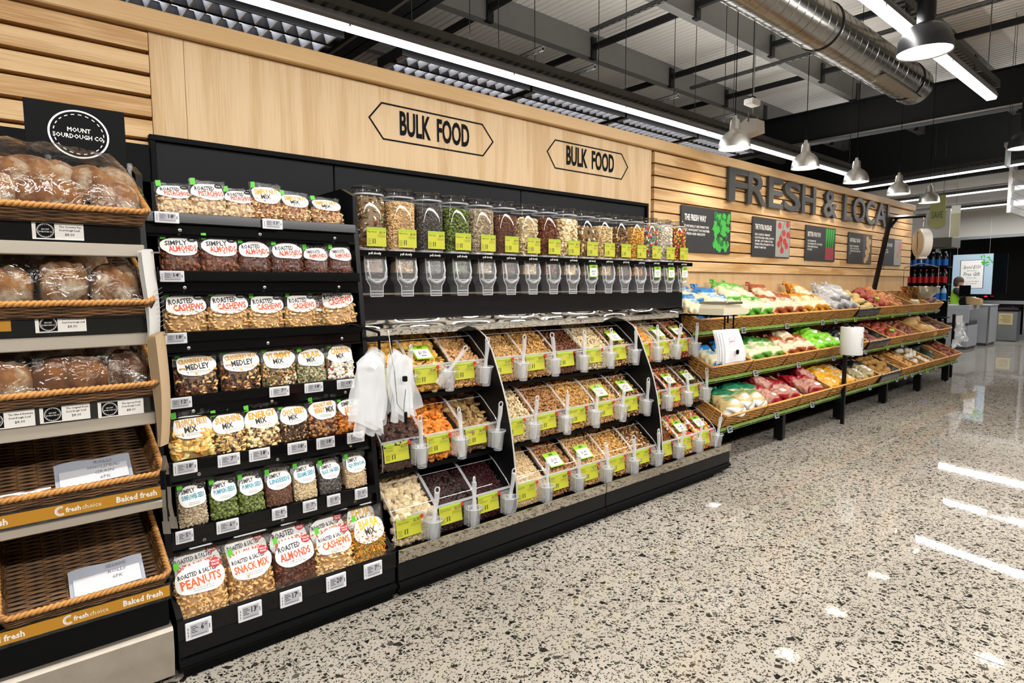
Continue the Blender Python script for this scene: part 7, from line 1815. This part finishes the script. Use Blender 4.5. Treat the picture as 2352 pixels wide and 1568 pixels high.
m = MB(); m.grid(1, 1, lambda u, v: (0, 0, 0))
t = thing('save_sign', 'pale green round-ended SAVE sign in front of the white header', 'sign', (12.90, 3.36, 2.47))
pts = [(-.115, .62), (-.125, .12)] + [(-.125 + .125 * (1 - math.cos(PI * k / 8)), .12 - .12 * math.sin(PI * k / 8) * .7) for k in range(1, 8)] + [(.125, .12), (.115, .62)]
m = MB(); m.prism([(-a, b) for a, b in pts], -.006, .0, 'x'); m.build('board', mat('save_green_board', '#b9bc7c', .5), t)
m = MB(); tv, tf = fit('SAVE', .17, .12, bold=.01); m.add(tv, tf, lambda p: (-.0075, -p[0], p[1] + .27)); m.build('lettering', mat('grey_ink', '#5c604a', .6), t)
m = MB(); m.tube([(0, -.08, .62), (0, -.08, 2.4)], .003, 4); m.tube([(0, .08, .62), (0, .08, 2.4)], .003, 4); m.build('wire', DARKST, t)
t = thing('hung_card', 'small cream price card hung beside the SAVE sign', 'sign', (13.3, 3.18, 2.37)); MB().bbox(-.004, .0, -.07, .07, 0, .42, .001).build('card', mat('cream_card', '#c4bd9c', .6), t); MB().bbox(-.006, -.003, -.07, .07, .42, .56, .001).build('card_top', LABEL, t); m = MB(); m.tube([(0, 0, .5), (0, 0, 2.5)], .003, 4); m.build('wire', DARKST, t)
BLUE = mat('blue_drink', '#1c6ac0', .25); REDL = mat('red_drink', '#b01c24', .25); DKB = mat('dark_bottle', '#16181c', .15); CAPW = mat('cap_white', '#d8dade', .4); WAT = mat('water_bottle', '#9ab4c8', .2)
BM = {}
def bottle(kind, x, y, z, label, group):
    t = thing('bottle', label, 'bottle', (x, y, z), group)
    if kind not in BM:
        body, lab, cap = {'blue': (DKB, BLUE, CAPW), 'red': (DKB, REDL, mat('cap_red', '#c03030', .4)), 'water': (WAT, BLUE, CAPW)}[kind]
        m = MB(); m.lathe([(0, 0), (.038, 0), (.042, .01), (.042, .17), (.034, .21), (.015, .235), (.015, .25), (0, .25)], 14); a = m.build('bottle_body', body, t, smooth=True)
        m = MB(); m.lathe([(.0428, .02), (.0428, .135)], 14); b_ = m.build('bottle_label', lab, t, smooth=True)
        m = MB(); m.lathe([(.017, .248), (.017, .268), (0, .27)], 10); c = m.build('cap', cap, t); BM[kind] = (a.data, b_.data, c.data)
    else:
        for n_, me in zip(('bottle_body', 'bottle_label', 'cap'), BM[kind]): link(n_, me, t)
for k in range(7):
    y = 3.80 - k * .094
    for z, kind, nm, sh in ((1.83, 'blue', 'dark bottle with a blue label', 'upper'), (1.52, 'red', 'dark bottle with a red label', 'lower'), (1.22, 'water', 'small clear water bottle', 'bottom')):
        bottle(kind, 13.06, y, z, f'{nm}, {["first", "second", "third", "fourth", "fifth", "sixth", "seventh"][k]} from the pine wall on the {sh} drinks shelf', f'{kind} drinks')
    if k < 5: bottle('blue', 13.06, 3.62 - k * .097, .62, f'blue-labelled bottle seen under the produce rails, {ORD[k]} in its row', 'blue drinks low down')
m = MB()
# ---- checkout
c = thing('checkout_counter', 'grey checkout counter with a dark band past the produce stand', 'counter', (17.0, 4.0, 0))
MB().bbox(.0, .9, -.30, .62, .92, 1.03, .006).build('worktop', GREYP, c); MB().bbox(.0, .04, -.30, .62, .62, .92, .004).build('upper_panel', GREYP, c); MB().bbox(.03, .85, -.28, .60, .55, .66, .004).build('dark_band', GREYD, c); MB().bbox(.02, .88, -.29, .61, .06, .56, .006).build('lower_panel', GREYP, c); MB().bbox(.05, .85, -.26, .60, .0, .06, .003).build('kick', GREYD, c); MB().bbox(.0, .03, .22, .62, .98, 1.12, .004).build('glass_screen', GREYP, c)
c = thing('checkout_end', 'taller plain grey checkout cabinet with a bright corner post', 'cabinet', (18.5, 3.75, 0))
MB().bbox(.0, .9, -.12, .42, .06, 1.0, .006).build('cabinet_body', GREYP, c); MB().bbox(-.012, .03, -.135, -.10, .04, 1.0, .004).build('corner_post', STEEL, c); MB().bbox(.03, .85, -.1, .4, 0, .06, .003).build('kick', GREYD, c); MB().bbox(-.02, .92, -.14, .44, .98, 1.01, .004).build('top_board', GREYP, c)
t = thing('carton', 'brown cardboard box on the checkout beside the person', 'box', (17.5, 3.72, 1.031)); MB().bbox(-.13, .13, -.14, .14, 0, .12, .004).build('box', BOXC, t); m = MB(); m.prism([(-.14, .12), (.14, .12), (.18, .24), (.17, .245)], -.13, -.125, 'x'); m.build('flap', BOXC, t); MB().bbox(-.05, .05, -.02, .07, .121, .19, .01).build('paper_roll', LABEL, t)
t = thing('till_terminal', 'black till screen and card terminal on the checkout', 'till', (17.25, 3.86, 1.031)); MB().bbox(-.08, .08, -.08, .08, 0, .02, .004).build('foot', BLACKM, t); m = MB(); m.prism([(-.03, .02), (.02, .02), (.03, .25), (-.02, .25)], -.015, .015, 'y'); m.build('stem', BLACKM, t); MB().bbox(-.02, .01, -.11, .11, .20, .46, .008).build('screen', BLACKG, t); m = MB(); m.prism([(-.06, .02), (.05, .02), (.08, .09), (-.03, .22)], -.15, -.05, 'x'); m.build('card_reader', BLACKM, t)
t = thing('spray_bottle', 'small clear hand sanitiser pump on the checkout', 'bottle', (17.08, 4.16, 1.031)); m = MB(); m.lathe([(0, 0), (.035, 0), (.035, .12), (.012, .15), (.012, .18), (0, .18)], 14); m.build('bottle_body', WAT, t, smooth=True); m = MB(); m.bbox(-.012, .012, -.05, .012, .18, .20, .003); m.build('pump', CAPW, t)
b = thing('litter_bin', 'grey square bin with a tan notice and dark items on top', 'bin', (20.4, 3.66, 0))
MB().bbox(.0, .45, -.26, .24, .02, .80, .008).build('bin_body', mat('bin_grey', '#5e605f', .5), b); MB().bbox(-.01, .46, -.27, .25, .80, .83, .004).build('rim', BLACKM, b); MB().bbox(-.006, -.001, -.17, .13, .44, .74, .001).build('notice', mat('tan_notice', '#a8986c', .6), b)
m = MB(); 
for k in range(6): m.box(-.0075, -.006, -.13, .09 - .03 * (k % 3), .68 - k * .035, .687 - k * .035)
m.build('printed_line', INK, b, kind='stuff')
t = thing('basket_stack', 'dark maroon hand baskets lying on the grey bin', 'basket', (20.62, 3.65, .83)); m = MB(); m.bbox(-.18, .18, -.22, .2, 0, .03, .01); m.bbox(-.16, .15, -.18, .17, .03, .055, .01); m.tube([(-.15, -.18, .05), (-.02, -.1, .10), (.12, .12, .05)], .012, 6); m.build('dark_tray', mat('maroon_plastic', '#2c1420', .35), t)
# ---- window poster
t = thing('window_poster', 'pale blue hanging poster Spend 150 Free Gift with green leaves in two corners', 'poster', far(-.62, .35, 1.24), None, rot=(0, 0, FR))
MB().bbox(-.50, .50, -.012, .012, 0, 1.12, .003).build('board', mat('poster_sky', '#a9c0d0', .5), t); fr = MB()
FL = -1  # printed face looks to the shop
def fq(m, x0, x1, z0, z1, y): m.add([(x0, y, z0), (x1, y, z0), (x1, y, z1), (x0, y, z1)], [(3, 2, 1, 0)])
sy = -.0135
m = MB(); fq(m, -.30, .30, .16, .96, sy); m.build('white_field', LABEL, t)
m = MB()
for a, b_, c_, e in ((-.30, .30, .95, .96), (-.30, .30, .16, .17), (-.30, -.285, .16, .96), (.285, .30, .16, .96)): fq(m, a, b_, c_, e, sy - .001)
for s_, z, w, h in (('Spend $150', .76, .44, .10), ('and receive a', .66, .26, .035), ('Free Gift', .56, .40, .11), ('in store today', .46, .24, .03), ('See in store for details', .36, .40, .03), ('while stocks last', .30, .34, .03)):
    tv, tf = fit(s_, w, h, shear=.2); m.add(tv, tf, lambda p: (p[0], sy - .002, p[1] + z))
m.build('lettering', INK, t)
m = MB(); rg = random.Random(4)
for k in range(26):
    cx, cz = (rg.uniform(.22, .46), rg.uniform(.82, 1.06)) if k < 16 else (rg.uniform(-.44, -.24), rg.uniform(.05, .30)); a = rg.uniform(0, 6); L_ = rg.uniform(.05, .09)
    y_ = sy - .003 - k * .0002; m.add([(cx, y_, cz), (cx + L_ * math.cos(a) + .02 * math.sin(a), y_, cz + L_ * math.sin(a) - .02 * math.cos(a)), (cx + 1.7 * L_ * math.cos(a), y_, cz + 1.7 * L_ * math.sin(a)), (cx + L_ * math.cos(a) - .02 * math.sin(a), y_, cz + L_ * math.sin(a) + .02 * math.cos(a))], [(3, 2, 1, 0)])
m.build('printed_leaf', LEAF, t, kind='stuff')
m = MB(); m.tube([(-.4, 0, 1.12), (-.4, 0, 2.3)], .004, 4); m.tube([(.4, 0, 1.12), (.4, 0, 2.3)], .004, 4); m.build('hanging_wire', STEEL, t)
t = thing('street_sign', 'blue sign on a blue post outside the dark shop window', 'sign', far(.70, -1.6, 0), None, rot=(0, 0, FR)); MB().bbox(-.05, .05, -.04, .04, -.05, 1.5, .004).build('post', mat('blue_post', '#2458a8', .4, emis='#2a62b8', estr=.25), t); MB().bbox(-.30, .5, -.05, .05, 1.45, 2.0, .006).build('lit_box', mat('blue_box', '#2458a8', .4, emis='#1f57b4', estr=.35), t)
t = thing('red_light', 'small red signal light beyond the checkout', 'light', far(-.35, .12, 1.16)); m = MB(); m.lathe([(0, 0), (.035, 0), (.035, .02), (0, .03)], 12); m.build('lens', mat('red_glow', '#ff2020', .4, emis='#ff2030', estr=4), t); MB().bbox(-.03, .03, -.03, .03, -.06, 0, .004).build('base', BLACKM, t)

# ---- the cashier: one continuous skinned figure
def person():
    x, y = 18.12, 4.28
    t = thing('person', 'cashier with dark hair in a black and lime vest, reaching over the checkout', 'person', (x, y, 0), None, rot=(0, 0, rad(-75)))
    # joints (local: +x forward, +y to the figure's left)
    J = {'pel': (0, 0, .92, .13), 'waist': (.02, 0, 1.05, .12), 'chest': (.05, 0, 1.26, .135), 'neck': (.07, 0, 1.42, .055), 'head0': (.085, 0, 1.48, .055),
         'shl': (.05, .17, 1.37, .065), 'ell': (.16, .22, 1.12, .045), 'wrl': (.40, .16, 1.13, .030), 'hal': (.47, .14, 1.14, .030),
         'shr': (.05, -.17, 1.37, .065), 'elr': (.20, -.20, 1.14, .045), 'wrr': (.42, -.12, 1.16, .030), 'har': (.49, -.10, 1.165, .030),
         'hpl': (0, .10, .86, .10), 'knl': (.02, .11, .48, .065), 'anl': (-.01, .12, .09, .042), 'tol': (.14, .13, .035, .032),
         'hpr': (0, -.10, .86, .10), 'knr': (.03, -.11, .48, .065), 'anr': (0, -.12, .09, .042), 'tor': (.15, -.13, .035, .032)}
    E = [('pel', 'waist'), ('waist', 'chest'), ('chest', 'neck'), ('neck', 'head0'), ('chest', 'shl'), ('shl', 'ell'), ('ell', 'wrl'), ('wrl', 'hal'), ('chest', 'shr'), ('shr', 'elr'), ('elr', 'wrr'), ('wrr', 'har'),
         ('pel', 'hpl'), ('hpl', 'knl'), ('knl', 'anl'), ('anl', 'tol'), ('pel', 'hpr'), ('hpr', 'knr'), ('knr', 'anr'), ('anr', 'tor')]
    def fingers(h, w, sgn):
        d_ = (Vector(J[h][:3]) - Vector(J[w][:3])).normalized(); sd = d_.cross(Vector((0, 0, 1))).normalized()
        for k in range(4):
            b0 = Vector(J[h][:3]) + sd * (k - 1.5) * .019 + d_ * .015; L_ = (.038, .044, .042, .034)[k]
            J[f'{h}f{k}a'] = tuple(b0) + (.010,); J[f'{h}f{k}b'] = tuple(b0 + d_ * L_ + Vector((0, 0, -.006))) + (.009,); J[f'{h}f{k}c'] = tuple(b0 + d_ * (L_ * 1.6) + Vector((0, 0, -.026))) + (.008,)
            E.extend([(h, f'{h}f{k}a'), (f'{h}f{k}a', f'{h}f{k}b'), (f'{h}f{k}b', f'{h}f{k}c')])
        th = Vector(J[h][:3]) + sd * sgn * .034 - d_ * .01; J[f'{h}t'] = tuple(th) + (.011,); J[f'{h}u'] = tuple(th + d_ * .035 + sd * sgn * .012 + Vector((0, 0, -.012))) + (.009,); E.extend([(h, f'{h}t'), (f'{h}t', f'{h}u')])
    fingers('hal', 'wrl', 1); fingers('har', 'wrr', -1)
    nm = list(J); me = bpy.data.meshes.new('body'); me.from_pydata([J[n][:3] for n in nm], [(nm.index(a), nm.index(b_)) for a, b_ in E], [])
    o = link('body', me, t)
    sk = o.modifiers.new('skin', 'SKIN'); sk.use_smooth_shade = True
    for i, n in enumerate(nm): me.skin_vertices[0].data[i].radius = (J[n][3], J[n][3]); me.skin_vertices[0].data[i].use_root = (n == 'pel')
    o.modifiers.new('sub', 'SUBSURF').levels = 1; o.modifiers['sub'].render_levels = 1
    m, tt, bb = nt('cashier_clothes'); tc = tt.nodes.new('ShaderNodeTexCoord'); sx = tt.nodes.new('ShaderNodeSeparateXYZ'); tt.links.new(tc.outputs['Object'], sx.inputs[0])
    def step(out, th, a, c_):
        g = tt.nodes.new('ShaderNodeMath'); g.operation = 'GREATER_THAN'; g.inputs[1].default_value = th; tt.links.new(out, g.inputs[0])
        mx = tt.nodes.new('ShaderNodeMix'); mx.data_type = 'RGBA'; tt.links.new(g.outputs[0], mx.inputs[0])
        for q, s_ in ((6, a), (7, c_)):
            if isinstance(s_, str): mx.inputs[q].default_value = lin(s_)
            else: tt.links.new(s_, mx.inputs[q])
        return mx.outputs[2]
    lower = step(sx.outputs['Z'], .88, '#15171a', '#86b81e')          # trousers, lime vest
    ay = tt.nodes.new('ShaderNodeMath'); ay.operation = 'ABSOLUTE'; tt.links.new(sx.outputs['Y'], ay.inputs[0])
    vest = step(sx.outputs['X'], .11, lower, '#17181b')                # black front and sleeves
    vest2 = step(ay.outputs[0], .15, vest, '#17181b')
    hands = step(sx.outputs['X'], .40, vest2, '#c49a80'); skin = step(sx.outputs['Z'], 1.435, hands, '#c49a80')
    tt.links.new(skin, bb.inputs['Base Color']); bb.inputs['Roughness'].default_value = .7; me.materials.append(m)
    SK = mat('skin', '#c0957a', .5)
    m = MB(); hx, hz = .10, 1.575
    def F(u, w):
        a = 2 * PI * u; p = PI * (w - .5); xx, yy, zz = math.cos(p) * math.cos(a), math.cos(p) * math.sin(a), math.sin(p)
        jaw = 1 - .28 * max(0, -zz) ; fx = .095 * xx * jaw + (.012 * max(0, -zz) if xx > 0 else 0)
        if xx > .9 and abs(zz + .1) < .22: fx += .018 * (1 - abs(zz + .1) / .22) * max(0, 1 - abs(yy) / .25)
        return (hx + fx, .075 * yy * jaw, hz + .118 * zz)
    m.grid(28, 18, F)
    m.build('head', SK, t, smooth='all')
    m = MB()
    for s_ in (-1, 1): m.ell((hx + .078, s_ * .030, hz + .012), (.012, .014, .009), 10, 6)
    m.build('eye', mat('eye_dark', '#201612', .3), t)
    m = MB(); m.ell((hx + .085, 0, hz - .050), (.010, .026, .008), 10, 6); m.build('mouth', mat('lip', '#9a5a50', .5), t)
    m = MB()
    for s_ in (-1, 1): m.ell((hx, s_ * .076, hz - .005), (.018, .010, .03), 10, 6)
    m.build('ear', SK, t)
    m = MB(); m.grid(24, 12, lambda u, w: (lambda a, p: (hx - .014 + .107 * math.cos(p) * math.cos(a) , .090 * math.cos(p) * math.sin(a), hz + .02 + .118 * math.sin(p) - (.06 if math.cos(a) < -.1 and p < .2 else 0)))(2 * PI * u, -.25 + (PI / 2 + .25) * w)); m.ell((hx - .07, 0, hz - .03), (.055, .075, .09), 14, 8); m.build('hair', mat('dark_brown_hair', '#3a2418', .6), t, smooth='all')
person()
# ---- a produce island across the aisle, seen only in the mirrors
t = thing('produce_island', 'low black produce island across the aisle with coloured heaps, seen in the mirrors', 'display table', (7.0, -1.7, 0))
MB().bbox(-4.6, 4.6, -.5, .5, .0, .72, .01).build('table_base', BLACKM, t)
for k, (x, cl, nm_) in enumerate(((-4.0, '#c8482a', 'red'), (-3.1, '#d0743a', 'orange'), (-2.2, '#4a8a2c', 'green'), (-1.3, '#d8702a', 'orange'), (-.4, '#7a9a34', 'green'), (.5, '#e09a3a', 'yellow'), (1.4, '#b83a34', 'red'), (2.3, '#d0743a', 'orange'), (3.2, '#5c8a34', 'green'), (4.0, '#d8b83a', 'yellow'))):
    P_ = np.array([(x + R.uniform(-.42, .42), R.uniform(-.44, .44), .74 + R.uniform(0, .05)) for _ in range(150)]); P_[:, 2] += .34 * (1 - np.abs(P_[:, 1]) / .5) * 1.0
    me = piece_mesh('fruit_heap', [(1, 'ball', .055, [cl])], P_, NR, PIECE); link('fruit_heap', me, t, kind='stuff')
